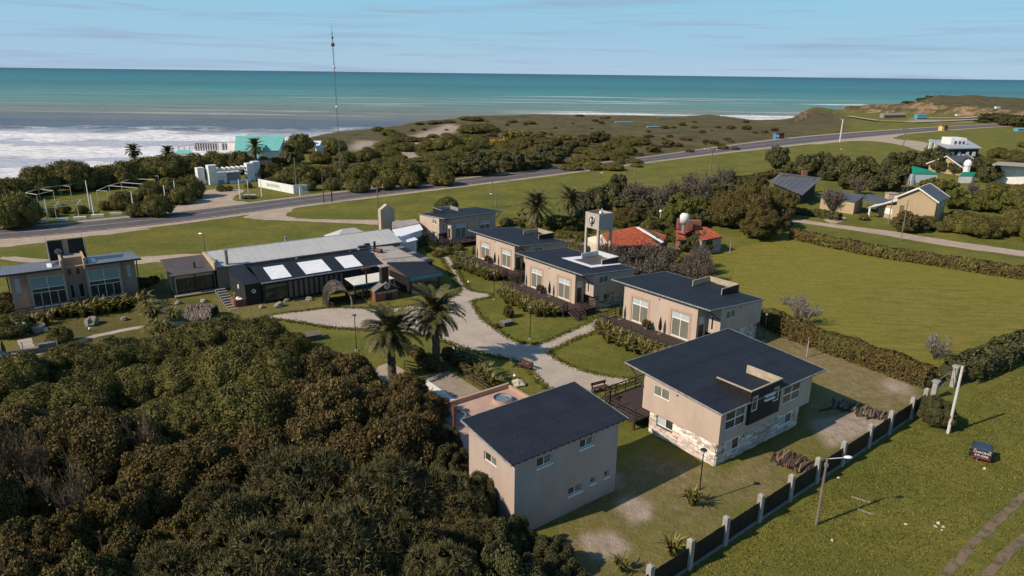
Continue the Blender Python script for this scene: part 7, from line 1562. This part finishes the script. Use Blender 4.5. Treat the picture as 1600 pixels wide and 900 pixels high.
un_ = u.normalized(); s0 = A.lerp(B, .3) - nrm.normalized() * .06; s1 = A.lerp(B, .68) - nrm.normalized() * .06; q = MB(); q.hexa([s0 + Vector((0, 0, .9)), s1 + Vector((0, 0, .9)), s1 + nrm * .01 + Vector((0, 0, .9)), s0 + nrm * .01 + Vector((0, 0, .9)), s0 + Vector((0, 0, 2.1)), s1 + Vector((0, 0, 2.1)), s1 + nrm * .01 + Vector((0, 0, 2.1)), s0 + nrm * .01 + Vector((0, 0, 2.1))]); q.build('shutter', white_metal, T, fix=True); p = P(1357, 339, 0); MB().tube([(p.x, p.y, 0), (p.x, p.y, 2.2)], .2, 8).build('porch_post', white_paint, T)
T = thing('carport', 'dark flat carport roof on thin posts beside the gabled house', 'carport'); roofpoly(T, [(1347, 313, 2.8), (1390, 319, 2.8), (1397, 308, 3.2), (1357, 303, 3.2)], slate)
for x, y in ((1345, 328), (1352, 322), (1390, 334)): p = P(x, y, 0); MB().tube([(p.x, p.y, 0), (p.x, p.y, 2.8)], .08, 6).build('post', steel, T)
p = P(1391, 318, 2.0); T = thing('square_chimney', 'broad ochre chimney stack behind the carport', 'chimney', (p.x, p.y, 0)); MB().box(-1, 1, -.8, .8, 0, 4.2).build('stack', plaster_far, T); MB().box(-1.1, 1.1, -.9, .9, 4.2, 4.35).build('cap', concrete, T)
b_ = P(1420, 305, 0); z1 = height_at(1423, 289, b_); z2 = height_at(1423, 272, b_); T = thing('steel_tank', 'tall grey conical water tank on a lattice stand behind the gable', 'water tank', (b_.x, b_.y, 0)); MB().tube([(0, 0, z1), (0, 0, z2)], [.95, .6], 14).build('tank', steel, T)
for x, y in ((-.9, -.7), (.9, -.7), (.9, .7), (-.9, .7)): MB().beam((x * 1.5, y * 1.5, 0), (x * .8, y * .8, z1 + 1.2), .12).build('leg', rust, T)
T = gable_house('ochre bungalow with a white gable below the dark flat-topped house', P(1504, 275, 0), math.degrees(math.atan2(-(P(1450, 267, 0) - P(1504, 275, 0)).y, -(P(1450, 267, 0) - P(1504, 275, 0)).x)) + 90, 8, (P(1450, 267, 0) - P(1504, 275, 0)).length, 2.4, 5.2, ochre, slate, .6, trim=white_paint)
T = thing('green_roof_house', 'house with a bright green sheet roof among the trees', 'house'); pts = [(1425, 271, 2.6), (1468, 272, 2.6), (1452, 265.5, 3.6), (1425, 259, 4.2)]; roofpoly(T, pts, mat('green_roof', (.01, .20, .12), .5)); wallpoly(T, pts, mat('pale_blue_wall', (.4, .45, .5), .8), inset=.9)
T = thing('small_green_roof_shed', 'tiny white shed with a green roof and a domed tank', 'shed'); pts = [(1498, 275, 2.0), (1520, 275, 2.0), (1525, 269, 2.8), (1505, 268.5, 2.8)]; roofpoly(T, pts, mat('green_roof', (.01, .20, .12), .5)); wallpoly(T, pts, white_paint); p = P(1509, 272, 1.0); MB().ball((p.x, p.y, 4.0), 1.1, 10, (1, 1, 1.2)).build('dome_tank', white_sheet, T); MB().tube([(p.x, p.y, 0), (p.x, p.y, 3.2)], .9, 8).build('tank_base', white_paint, T)
b_ = P(1501, 268, 0); T = thing('round_tower', 'ochre water tower with a grey tank on top', 'water tower', (b_.x, b_.y, 0)); h_ = height_at(1501, 248, b_); h2 = height_at(1501, 241, b_); MB().tube([(0, 0, 0), (0, 0, h_)], [1.1, .95], 12).build('shaft', ochre, T); MB().tube([(0, 0, h_), (0, 0, h2)], [1.0, .7], 12).build('tank', steel, T)
T = thing('white_modern_house', 'white rendered modern house with a flat dark roof line', 'house'); pts = [(1552, 256, 5.2), (1640, 262, 5.2), (1645, 257, 5.2), (1562, 252.5, 5.2)]; wallpoly(T, pts, white_paint, inset=1); roofpoly(T, [(1550, 256.5, 5.5), (1645, 262, 5.5), (1648, 257, 5.5), (1560, 252.5, 5.5)], concrete, .2); p = P(1571, 284, 0); MB().box(p.x - 1.5, p.x + 2.6, p.y - .5, p.y + 5, 0, 3.0).build('porch', white_paint, T)
MB().box(p.x - 1.2, p.x + .4, p.y - .56, p.y - .5, .1, 2.2).build('door', mat('red_door', (.3, .06, .05), .6), T)
T = thing('black_house', 'black-walled house with a broad grey overhanging roof and a white rooftop cube', 'house'); z_ = 4.6; pts = [(1450, 218.5, z_), (1481, 231.5, z_), (1535, 231, z_), (1512, 218.5, z_)]; roofpoly(T, pts, mat('pale_grey_roof', (.36, .37, .40), .5, spec=.5), .35); wallpoly(T, [(1468, 222, z_), (1484, 231, z_), (1531, 231, z_), (1512, 220, z_)], black_clad, inset=.97, dz=-.4)
v0 = P(1484, 231, z_); v1 = P(1531, 231, z_); 
for f in (.08, .3, .58, .8): p = v0.lerp(v1, f); w_ = (v1 - v0).length * .09; MB().box(p.x, p.x + w_, p.y + .0, p.y + .6, 1.6, 3.2).build('window', glass_blue, T)
p = P(1497, 226, z_); w_ = (P(1508, 226, z_) - P(1486, 226, z_)).length / 2; MB().box(p.x - w_, p.x + w_, p.y, p.y + 6, z_, z_ + 2.4).build('roof_cube', white_paint, T)
for f in (-.55, 0, .5): MB().box(p.x + w_ * f, p.x + w_ * f + .9, p.y - .1, p.y, z_ + .2, z_ + 1.3).build('cube_window', mat('small_blue_window', (.08, .09, .16), .3), T)
for x, y in ((1452, 234), (1460, 236), (1466, 238)): b = P(x, y, 0); MB().box(b.x - .5, b.x + .5, b.y - .2, b.y + .2, 0, 4.2).build('column', white_paint, T)
T = thing('red_roof_house', 'house with a reddish roof and white edge cut by the frame edge', 'house'); pts = [(1575, 294, 3.0), (1660, 300, 3.0), (1660, 285, 4.4), (1600, 287, 4.2)]; roofpoly(T, pts, mat('brown_red_roof', (.16, .08, .06), .7)); wallpoly(T, pts, white_paint, inset=.94)
T = thing('garden_dome', 'tiny red and white garden oven by the low wall', 'oven', P(1519, 297, 0)); MB().ball((0, 0, .7), .8, 8).build('dome', white_paint, T); MB().tube([(0, 0, 1.3), (0, 0, 2.0)], .25, 6).build('chimney', mat('red_paint', (.35, .05, .04), .6), T)
o, A, B, u, v = flat_wall('low pale garden wall below the pale green tree', (1512, 299), (1532, 305), 1.0, concrete)
for k, (x, y, w, l_, m1, m2) in enumerate(((1216, 217, 4.5, 'blue and dark red roadside bus shelter on the seaward verge', mat('shelter_blue', (.05, .22, .34), .6), mat('shelter_red', (.16, .05, .05), .7)), (1473, 204, 4.2, 'yellow and red roadside booth beside the coastal road', mat('booth_yellow', (.62, .45, .16), .6), mat('booth_red', (.35, .07, .04), .6)))):
    p = P(x, y, 0); T = thing('bus_shelter', l_, 'bus shelter', (p.x, p.y, .3), R(18), 'roadside shelters'); MB().box(-w / 2, -.2, -1.2, 1.2, -.3, 2.4).build('end_panel', m1, T); MB().box(-.18, w / 2, -1.1, 1.2, -.3, 2.4).build('back_panel', m2, T); MB().box(-w / 2 - .3, w / 2 + .5, -1.5, 1.5, 2.42, 2.65).build('roof', m2, T); MB().tube([(-w * .3, -1.22, 1.2), (-w * .3, -1.26, 1.2)], .55, 12).build('roundel', white_metal, T)
for k, (x, y, w, d, h, m_, l_) in enumerate(((1438, 186, 8, 3, 3.0, 'b', 'blue beach hut at the foot of the headland'), (1594, 205, 6, 3, 1.4, 'b', 'pale blue tarpaulin covered stack at the road edge'), (1497, 181, 4, 2, 1.2, 'w', 'small white van on the beach track, nearer the huts'), (1556, 180, 4, 2, 1.2, 'w', 'small white van on the beach track, at its far end'), (975, 192, 11, 3, .5, 'b', 'low blue sheeted shed on the heath'), (1038, 184, 10, 2, .4, 'b', 'long low blue roof near the cliff edge'), (1020, 199, 7, 2, .4, 'b', 'broken blue sheet lying on the heath'))):
    p = P(x, y, 0); gz = max(ground_z(p.x, p.y), 0); o = thing('beach_shed' if m_ == 'b' else 'parked_van', l_, 'shed' if m_ == 'b' else 'van', (p.x, p.y, gz), R(10)); mm_ = mat('beach_blue', (.10, .30, .44), .6) if m_ == 'b' else white_paint; MB().box(-w / 2, w / 2, -d / 2, d / 2, -.2, h).build('body', mm_, o); MB().box(-w / 2 - .2, w / 2 + .2, -d / 2 - .2, d / 2 + .2, h, h + .15).build('roof', mat('beach_blue_light', (.2, .42, .55), .6) if m_ == 'b' else white_paint, o)
for k in range(11):
    p = P(1378 + k * 3.3, 184 - .1 * k, 0); gz = max(ground_z(p.x, p.y), 0); o = MB().box(-.5, .5, -2.5, 2.5, -.2, 3.0).build('cabin_frame', mat('cabin_grey', (.26, .23, .22), .9)); o.location = (p.x, p.y, gz); tag(o, 'grey slatted beach cabin divider, %s in the row under the headland' % ORD[k], 'beach cabin', 'beach cabin row')
# tiled houses behind the tower
def tiles(T, quad, nu, nv, m_=tile_red):
    A, B, C_, D = [P(*p) for p in quad]; q = MB(); roofpoly(T, quad, mortar, .15); nrm = (B - A).cross(D - A).normalized(); nrm = nrm if nrm.z > 0 else -nrm
    for i in range(nu):
        for j in range(nv):
            f = lambda a, b: A.lerp(B, a).lerp(D.lerp(C_, a), b); u0, u1, v0, v1 = i / nu + .003, (i + 1) / nu - .003, j / nv, (j + 1) / nv + .01; l0, l1 = nrm * .05, nrm * .11; mid = (u0 + u1) / 2
            p = [f(u0, v0) + l0, f(mid, v0) + l0 * 2.2, f(u1, v0) + l0, f(u1, v1) + l1, f(mid, v1) + l1 * 1.5, f(u0, v1) + l1]; q.poly([p[0], p[1], p[4], p[5]]); q.poly([p[1], p[2], p[3], p[4]]); q.poly([p[5], p[4], p[3]])
    return q.build('roof_tiles', m_, T, kind='stuff')
T = thing('tiled_house', 'white-walled house with a red tiled roof behind the water tower', 'house'); tiles(T, [(941, 366, 4.0), (994, 354, 4.0), (1030, 384, 2.4), (966, 402, 2.4)], 26, 14); tiles(T, [(999, 355, 3.9), (1008, 357, 3.9), (1042, 368, 2.9), (1036, 378, 2.6)], 6, 12)
cream = mat('cream_wall', (.62, .55, .44), .85, (.54, .47, .37), vs=.6); wallpoly(T, [(914, 372, 2.9), (941, 366, 3.9), (960, 379, 2.9), (955, 393, 1.5)][:3] + [(935, 384, 2.6)], cream, inset=1, dz=-.02)
wallpoly(T, [(941, 366, 3.9), (994, 354, 3.9), (1028, 383, 2.3), (966, 401, 2.3)], cream, inset=.93, dz=-.25); q = MB(); q.beam(P(996, 355, 4.1), P(1036, 379, 2.7), .5, .12); q.build('white_valley', white_sheet, T)
T = thing('small_tiled_house', 'smaller red tiled house with chimneys and a white tank at the field edge', 'house'); tiles(T, [(1082, 356, 3.9), (1103, 355, 3.9), (1129, 370, 2.5), (1097, 376.5, 2.5)], 18, 12); tiles(T, [(1060, 370, 2.6), (1068, 370, 2.6), (1072, 375, 2.2), (1057, 375.5, 2.2)], 6, 4)
greyw = mat('grey_side_wall', (.30, .275, .25), .9, (.22, .2, .19), vs=1.2); wallpoly(T, [(1076, 362, 3.2), (1103, 355, 3.6), (1128, 370, 2.5), (1097, 376, 2.5)], greyw, inset=.98, dz=-.15); roofpoly(T, [(1056, 360, 3.2), (1072, 364, 3.2), (1089, 358, 3.4), (1075, 354, 3.4)], mat('red_slab', (.36, .055, .05), .7), .3, 'red_slab'); wallpoly(T, [(1056, 361, 3.0), (1072, 365, 3.0), (1088, 359, 3.0), (1075, 355, 3.0)], brick_m, inset=.92)
for x, y, w, h_ in ((1067, 357, 1.0, 2.0), (1082, 358, 1.2, 1.9)): p = P(x, y, 3.4); MB().box(p.x - w, p.x + w, p.y - w * .6, p.y + w * .6, 3.4, 3.4 + h_ * .8).build('chimney', brick_m, T)
p = P(1069, 348, 5.0); MB().tube([(p.x, p.y, 3.4), (p.x, p.y, 5.0)], .35, 8).build('tank_stand', steel, T); q = MB(); q.tube([(p.x, p.y, 5.0), (p.x, p.y, 6.2), (p.x, p.y, 6.55)], [.75, .75, .45], 14); q.build('tank', white_paint, T, smooth=True)
pole(1031, 348, 1030, 331, 'white globe lamp on a short pole behind the tiled houses', white_metal, .07, name='globe_lamp', cat='lamp post'); p = P(1031, 348, 0); o = MB().ball((0, 0, 0), .32, 10).build('lamp_globe', lamp_glass, smooth=True); g_ = [c for c in COL.objects if c.name.startswith('globe_lamp')][-1]; o.parent = g_; o.location = (0, 0, height_at(1030, 330, p))
p = P(1112, 388, 0); T = thing('wall_post', 'pale post with a bracket beside the grey side wall', 'post', (p.x, p.y, 0)); MB().tube([(0, 0, 0), (0, 0, 2.2), (.5, .3, 2.6)], .12, 6).build('post', plaster_far, T)
T = thing('grey_shed', 'small grey-roofed shed at the feet of the water tower', 'shed'); pts = [(881, 374, 2.4), (905, 383, 2.4), (915, 380, 2.6), (893, 372.5, 2.6)]; roofpoly(T, pts, roof_grey); wallpoly(T, pts, plb)
T = thing('yard_slab', 'pale grey slab roof under the water tower legs', 'shed'); pts = [(918, 392, .6), (938, 396, .6), (952, 389, .6), (938, 385, .6)]; roofpoly(T, pts, concrete); wallpoly(T, pts, concrete_dark)
for k, (x, y) in enumerate(((1568, 548), (1600, 524), (1140, 378), (1260, 540))): p = P(x, y + 18, 0); T = thing('fence_post', 'weathered post with a bent top standing in the hedge line', 'fence post', (p.x, p.y, 0), 0, 'bent-topped hedge posts'); MB().tube([(0, 0, 0), (0, 0, 1.9), (-.12, -.1, 2.2)], [.06, .055, .05], 6).build('post', concrete, T)

# ---------------------------------------------------------------- small trailer with painted back
p = P(1531, 722, 0); T = thing('trailer', 'small dark box trailer with white painted lettering standing on the grass', 'trailer', (p.x, p.y, 0), R(-33)); w, l, h = 1.3, 1.15, 1.0
blk = mat('trailer_paint', (.018, .020, .030), .45, (.03, .032, .042), vs=3); q = MB(); q.hexa([(-w / 2, 0, .3), (w / 2, 0, .3), (w / 2, l, .3), (-w / 2, l, .3), (-w / 2, 0, h), (w / 2, 0, h), (w / 2, l, h), (-w / 2, l, h)]); q.build('body', blk, T)
q = MB(); q.hexa([(-w / 2 - .03, -.03, h), (w / 2 + .03, -.03, h), (w / 2 + .03, l, h), (-w / 2 - .03, l, h), (-w / 2 + .1, .12, h + .18), (w / 2 - .1, .12, h + .18), (w / 2 - .1, l - .1, h + .18), (-w / 2 + .1, l - .1, h + .18)]); q.build('lid', mat('trailer_lid', (.02, .035, .065), .3, (.035, .05, .085), vs=3), T)
wp = mat('white_lettering', (.7, .7, .68), .7); text('CHACRAS', .25, wp, T, (0, -.012, .80), (R(90), 0, 0)); text('479-5006', .24, wp, T, (0, -.012, .53), (R(90), 0, 0)); MB().box(-w / 2 + .05, w / 2 - .05, -.05, -.005, .3, .39).build('bumper', mat('bumper_red', (.28, .03, .03), .5), T)
for x in (-.47, .5): MB().box(x - .08, x + .08, -.03, -.004, .95, 1.02).build('tail_lamp', mat('lamp_amber', (.6, .33, .06), .4), T)
for x in (-w / 2 - .1, w / 2 + .02): MB().tube([(x, .8, .28), (x + .1, .8, .28)], .28, 14).build('wheel', mat('tyre', (.02, .02, .02), .9), T)
q = MB(); q.beam((0, l, .35), (0, l + .9, .35), .07); q.build('drawbar', steel, T); MB().tube([(-.2, -.02, .3), (-.2, -.02, .0)], .03, 5).build('prop', steel, T)
# scattered stones, planks and rubbish on the near grass
rr = random.Random(31)
def rock(x, y, s_, label, group=None, m_=rock_m, sq=(1, .75, .55), z=0): 
    p = P(x, y, 0); o = MB().ball((0, 0, 0), s_, 8, sq, .22, rr).build('rock', m_); o.location = (p.x, p.y, z + s_ * .25); o.rotation_euler = (0, 0, rr.uniform(0, 6)); tag(o, label, 'rock', group)
pale = mat('pale_rock', (.55, .50, .38), .9, (.45, .40, .3), vs=4)
for x, y, s_ in ((1466, 818, .16), (1461, 823, .13), (1474, 824, .13), (1472, 829, .1)): rock(x, y, s_, 'pale stone in the little group on the near grass', 'pale stones in a group', pale)
for x, y, s_, l_ in ((1415, 820, .12, 'single pale stone on the grass between lamp and stone group'), (1300, 845, .13, 'flat pale stone on the grass below the street lamp'), (1310, 747, .12, 'flat pale stone close to the fence kerb'), (1538, 733, .16, 'yellowish stone in front of the trailer'), (809, 602, .75, 'large pale boulder at the corner of the pink terrace'), (408, 481, .45, 'grey rock at the tip of the gravel forecourt'), (437, 479, .7, 'long flat grey rock in front of the hall'), (448, 471, .42, 'upright grey rock near the hall wall'), (483, 469, .5, 'dark flat rock beside the twig tunnel'), (143, 507, 1.0, 'big grey boulder in the bank below the double house'), (195, 500, .5, 'rounded boulder among the flax below the double house'), (279, 475, .5, 'grey rock on the lawn above the twig shelter'), (319, 472, .5, 'brownish rock below the glazed annex'), (71, 517, .45, 'small pale stone beside the round planter'), (662, 252, 1.4, 'white heap beside the sandy gully')): rock(x, y, s_, l_, None, white_paint if 'heap' in l_ else (pale if s_ < .2 or 'pale' in l_ else rock_m), (1, .7, .7))
for x, y, l, a, lab in ((1345, 781, 1.2, -35, 'weathered plank on the grass, farther of the two'), (1352, 800, 1.0, -38, 'weathered plank on the grass, nearer of the two')): p = P(x, y, 0); o = MB().box(-l / 2, l / 2, -.07, .07, 0, .05).build('plank', patio); o.location = p; o.rotation_euler = (0, 0, R(a)); tag(o, lab, 'plank')
# benches, planters, box seats
def bench(x, y, ang, label):
    p = P(x, y, 0); T = thing('garden_bench', label, 'bench', (p.x, p.y, 0), R(ang), 'benches by the gravel path'); m_ = mat('bench_wood', (.10, .045, .03), .7, (.07, .035, .025), vs=5)
    for k in range(3): MB().box(-.85, .85, -.22 + k * .15, -.09 + k * .15, .42, .46).build('seat_slat', m_, T)
    for k in range(2): MB().box(-.85, .85, .25, .29, .58 + k * .16, .71 + k * .16).build('back_slat', m_, T)
    for s_ in (-.7, .7): q = MB(); q.box(s_ - .04, s_ + .04, -.2, -.12, 0, .42); q.box(s_ - .04, s_ + .04, .2, .28, 0, .85); q.box(s_ - .04, s_ + .04, -.2, .25, .36, .42); q.build('leg', black_metal, T)
bench(820, 577, -38, 'brown wooden bench on the lawn side of the gravel path'); bench(937, 611, 30, 'brown wooden bench just behind the service house roof')
p = P(792, 508, 0); T = thing('stone_box', 'low grey stone box on the lawn by the white-patched chalet', 'stone box', (p.x, p.y, 0), R(35)); MB().box(-.6, .6, -.4, .4, 0, .45).build('box', mortar, T); MB().box(-.68, .68, -.47, .47, .45, .53).build('lid', concrete_dark, T)
p = P(778, 511, 0); plant(776, 509, 6, 'farrust', 'little reddish shrub beside the low stone box', 'path shrubs', cat='bush', name='bush')
p = P(489, 530, 0); T = thing('log_shelter', 'little log-sided shelter with a flat plank roof on the bright lawn', 'shelter', (p.x, p.y, 0), R(30))
for k in range(3): MB().tube([(-.8, -.5, .1 + k * .18), (.8, -.5, .1 + k * .18)], .09, 6).build('log_side', wood_pole, T)
MB().box(-.75, .75, -.4, .6, 0, .5).build('inside', mortar, T)
for k in range(5): MB().box(-.95, .95, -.68 + k * .28, -.42 + k * .28, .6 + .02 * (k % 2), .66 + .02 * (k % 2)).build('plank', wood_pole, T)
p = P(60, 518, 0); T = thing('round_planter', 'round pale stone planter near the stairs of the double house', 'planter', (p.x, p.y, 0)); MB().tube([(0, 0, 0), (0, 0, .75)], [.5, .75], 16).build('bowl', concrete, T); MB().tube([(0, 0, .74), (0, 0, .77)], [.68, .66], 16).build('soil', mortar, T)
for x, y, l_ in ((804, 592, 'white ball lamp beside the pale boulder'), (141, 518, 'small white ball lamp on the lawn below the double house'), (732, 444, 'small white ball lamp on the triangular lawn')): p = P(x, y, 0); o = thing('ball_lamp', l_, 'garden light', (p.x, p.y, 0), 0, 'white ball lamps'); MB().tube([(0, 0, 0), (0, 0, .25)], .05, 6).build('stem', black_metal, o); MB().ball((0, 0, .35), .16, 10).build('globe', lamp_glass, o, smooth=True)
p = P(705, 545, 0); o = MB().box(-.35, .35, -.3, .3, 0, .03).build('manhole_cover', white_paint); o.location = p; o.rotation_euler = (0, 0, R(35)); tag(o, 'square white inspection cover in the lawn by the palms', 'cover')
q = thing('pool_fence', 'dark low rail fence between the palms and the patio', 'fence'); railing(q, [P(632, 578, 0), P(655, 583, 0), P(700, 580, 0)], h=1.0, nrails=3, gap=1.6); railing(q, [P(725, 592, 0), P(755, 612, 0), P(768, 622, 0)], h=1.0, nrails=3, gap=1.6)
# closed parasols and pots on the decks
def parasol(x, y, z, h, label):
    T = thing('closed_parasol', label, 'parasol', (x, y, z), 0, 'closed parasols on the decks'); MB().tube([(0, 0, 0), (0, 0, h)], .025, 6).build('pole', black_metal, T); MB().tube([(0, 0, .06), (0, 0, .0)], .25, 10).build('base', concrete_dark, T)
    q = MB(); n = 10; prev = None
    rings = [(.45, .12), (.9, .17), (h * .7, .12), (h * .98, .02)]
    vs_ = [[(r_ * (1.25 if j % 2 else .75) * math.cos(2 * PI * j / n), r_ * (1.25 if j % 2 else .75) * math.sin(2 * PI * j / n), z_) for j in range(n)] for z_, r_ in rings]
    for a, b in zip(vs_, vs_[1:]):
        for j in range(n): q.poly([a[j], a[(j + 1) % n], b[(j + 1) % n], b[j]])
    q.build('canopy', black_clad, T)
for (org, rot, s_, nm) in (((27.7, 72.34), 128.4, 1, 'unpatched chalet'), ((15.75, 85.13), 127.4, .957, 'white-patched chalet'), ((8.0, 99.9), 128.0, .925, 'chalet at the gravel fork')):
    for lx, side in ((6.1, 'between the tall windows'), (12.0, 'at the far corner')):
        wx, wy = loc2w(org, rot, s_, lx, 9.75); parasol(wx, wy, .86 * s_, 2.1, 'closed black parasol %s of the %s' % (side, nm))
    wx, wy = loc2w(org, rot, s_, 8.0, 9.8); T = thing('potted_shrub', 'dark reddish potted shrub against the wall of the %s' % nm, 'potted plant', (wx, wy, .86 * s_), 0, 'potted shrubs on the decks'); MB().tube([(0, 0, 0), (0, 0, .35)], [.2, .28], 10).build('pot', concrete_dark, T); link('foliage', LIB['farrust'][0], T, (0, 0, .3), scale=(.55, .55, .75))
# bottom-left corner: retaining wall, wire fence, car and parasol
o, A, B, u, v = flat_wall('low grey retaining wall beside the car park below the double house', (-20, 566), (62, 552), .6, concrete_dark, th=.6, name='retaining_wall'); o, A, B, u, v = flat_wall('short grey wall section beside the round bush', (62, 552), (92, 546), .9, concrete_dark, th=.5, name='retaining_wall')
T = thing('wire_fence', 'thin wire fence with slim posts above the car park', 'fence'); ps = [P(-20, 562, 0), P(7, 558, 0), P(38, 556, 0), P(92, 549, 0)]
for p in ps: MB().tube([(p.x, p.y, 0), (p.x, p.y, 1.5)], .05, 6).build('post', steel, T)
q = MB(); [q.beam(a + Vector((0, 0, z)), b + Vector((0, 0, z)), .02) for a, b in zip(ps, ps[1:]) for z in (1.45, 1.0, .5)]; q.build('wire', steel, T)
p = P(8, 560, 0); parasol(p.x, p.y, 0, 2.0, 'closed black parasol in the car park corner')
p = P(-6, 572, 0); T = thing('parked_car', 'white car cut by the frame edge beside the retaining wall', 'car', (p.x, p.y, 0), R(20)); cw = mat('car_white', (.72, .72, .72), .25, coat=1)
q = MB(); q.hexa([(-2, -.85, .35), (2, -.85, .35), (2, .85, .35), (-2, .85, .35), (-1.95, -.8, .9), (1.9, -.8, .85), (1.9, .8, .85), (-1.95, .8, .9)]); q.build('body', cw, T); q = MB(); q.hexa([(-1.5, -.72, .9), (1.0, -.72, .88), (1.0, .72, .88), (-1.5, .72, .9), (-1.1, -.6, 1.42), (.45, -.6, 1.42), (.45, .6, 1.42), (-1.1, .6, 1.42)]); q.build('cabin', glass, T); MB().box(-1.08, .43, -.58, .58, 1.422, 1.46).build('car_roof', cw, T)
for x in (-1.3, 1.3):
    for y in (-.86, .7): MB().tube([(x, y, .32), (x, y + .18, .32)], .32, 14).build('wheel', mat('tyre', (.02, .02, .02), .9), T)
# two people
def person(x, y, rot, h, jacket, trousers, label, hair=(.03, .02, .015)):
    p = P(x, y, 0); T = thing('person', label, 'person', (p.x, p.y, 0), rot, 'people by the double house'); s_ = h / 1.75
    def skin(name, verts, edges, rad, m_):
        me = bpy.data.meshes.new(name); me.from_pydata([tuple(c * s_ for c in v) for v in verts], edges, []); o = bpy.data.objects.new(name, me); COL.objects.link(o); o.parent = T; me.materials.append(m_)
        md = o.modifiers.new('skin', 'SKIN'); ly = me.skin_vertices[0].data
        for k, r_ in enumerate(rad): ly[k].radius = (r_ * s_, r_ * s_); ly[k].use_root = (k == 0)
        o.modifiers.new('sub', 'SUBSURF').levels = 1; return o
    V = [(0, 0, .95), (0, 0, 1.18), (0, .01, 1.38), (0, .01, 1.5), (0, -.01, 1.64), (-.09, 0, .9), (-.11, -.02, .48), (-.11, .03, .06), (-.12, -.13, .03), (.09, 0, .9), (.12, .08, .5), (.12, .16, .07), (.13, .0, .04), (-.19, .01, 1.4), (-.25, .03, 1.12), (-.24, -.08, .88), (.19, .01, 1.4), (.25, .0, 1.12), (.24, -.12, .9)]
    E_ = [(0, 1), (1, 2), (2, 3), (3, 4), (0, 5), (5, 6), (6, 7), (7, 8), (0, 9), (9, 10), (10, 11), (11, 12), (2, 13), (13, 14), (14, 15), (2, 16), (16, 17), (17, 18)]
    Rr = [.13, .125, .14, .06, .1, .09, .065, .045, .04, .09, .065, .045, .04, .065, .045, .035, .065, .045, .035]
    sk = mat('skin', (.42, .26, .19), .6); skin('body', V, E_, Rr, sk)
    skin('jacket', [V[i] for i in (0, 1, 2, 13, 14, 15, 16, 17, 18)], [(0, 1), (1, 2), (2, 3), (3, 4), (4, 5), (2, 6), (6, 7), (7, 8)], [.155, .15, .165, .085, .065, .05, .085, .065, .05], mat('jacket_' + label.split()[2], jacket, .8))
    skin('trousers', [V[i] for i in (0, 5, 6, 7, 9, 10, 11)], [(0, 1), (1, 2), (2, 3), (0, 4), (4, 5), (5, 6)], [.14, .105, .08, .06, .105, .08, .06], mat('trousers_dark', trousers, .9))
    for x_, y_ in ((-.12, -.06), (.13, .07)): MB().ball((x_ * s_, y_ * s_, .045), .11, 8, (.5, 1.2, .45)).build('shoe', white_paint, T)
    MB().ball((0, .02 * s_, 1.68 * s_), .115 * s_, 10, (1, 1, .95)).build('hair', mat('hair_dark', hair, .8), T, smooth=True)
person(30, 524, R(160), 1.75, (.02, .02, .024), (.02, .02, .022), 'person in black clothes walking by the double house stairs')
person(41, 523, R(170), 1.72, (.10, .42, .66), (.02, .02, .025), 'person with bright blue jacket walking beside the planter path')

def wire(label, A, B, sag, r_=.02):
    T = thing('overhead_wire', label, 'wire'); q = MB(); pts = [A.lerp(B, t_ / 10) - Vector((0, 0, sag * 4 * (t_ / 10) * (1 - t_ / 10))) for t_ in range(11)]; q.tube(pts, r_, 4, cap=False); q.build('wire', black_metal, T)
def top_of(bx, by, tx, ty): b = P(bx, by, 0); return Vector((b.x, b.y, height_at(tx, ty, b)))
a = top_of(592, 354, 585, 290); b = top_of(769, 324, 767.5, 280); c = top_of(506, 317, 503, 270); d = top_of(925, 300, 923, 262)
wire('overhead wire from the crossarm pole to the pole behind the far chalet', a, b, 1.2); wire('overhead wire crossing the road from the crossarm pole', a, c, .8); wire('overhead wire along the verge behind the palms', b, d, 1.5)
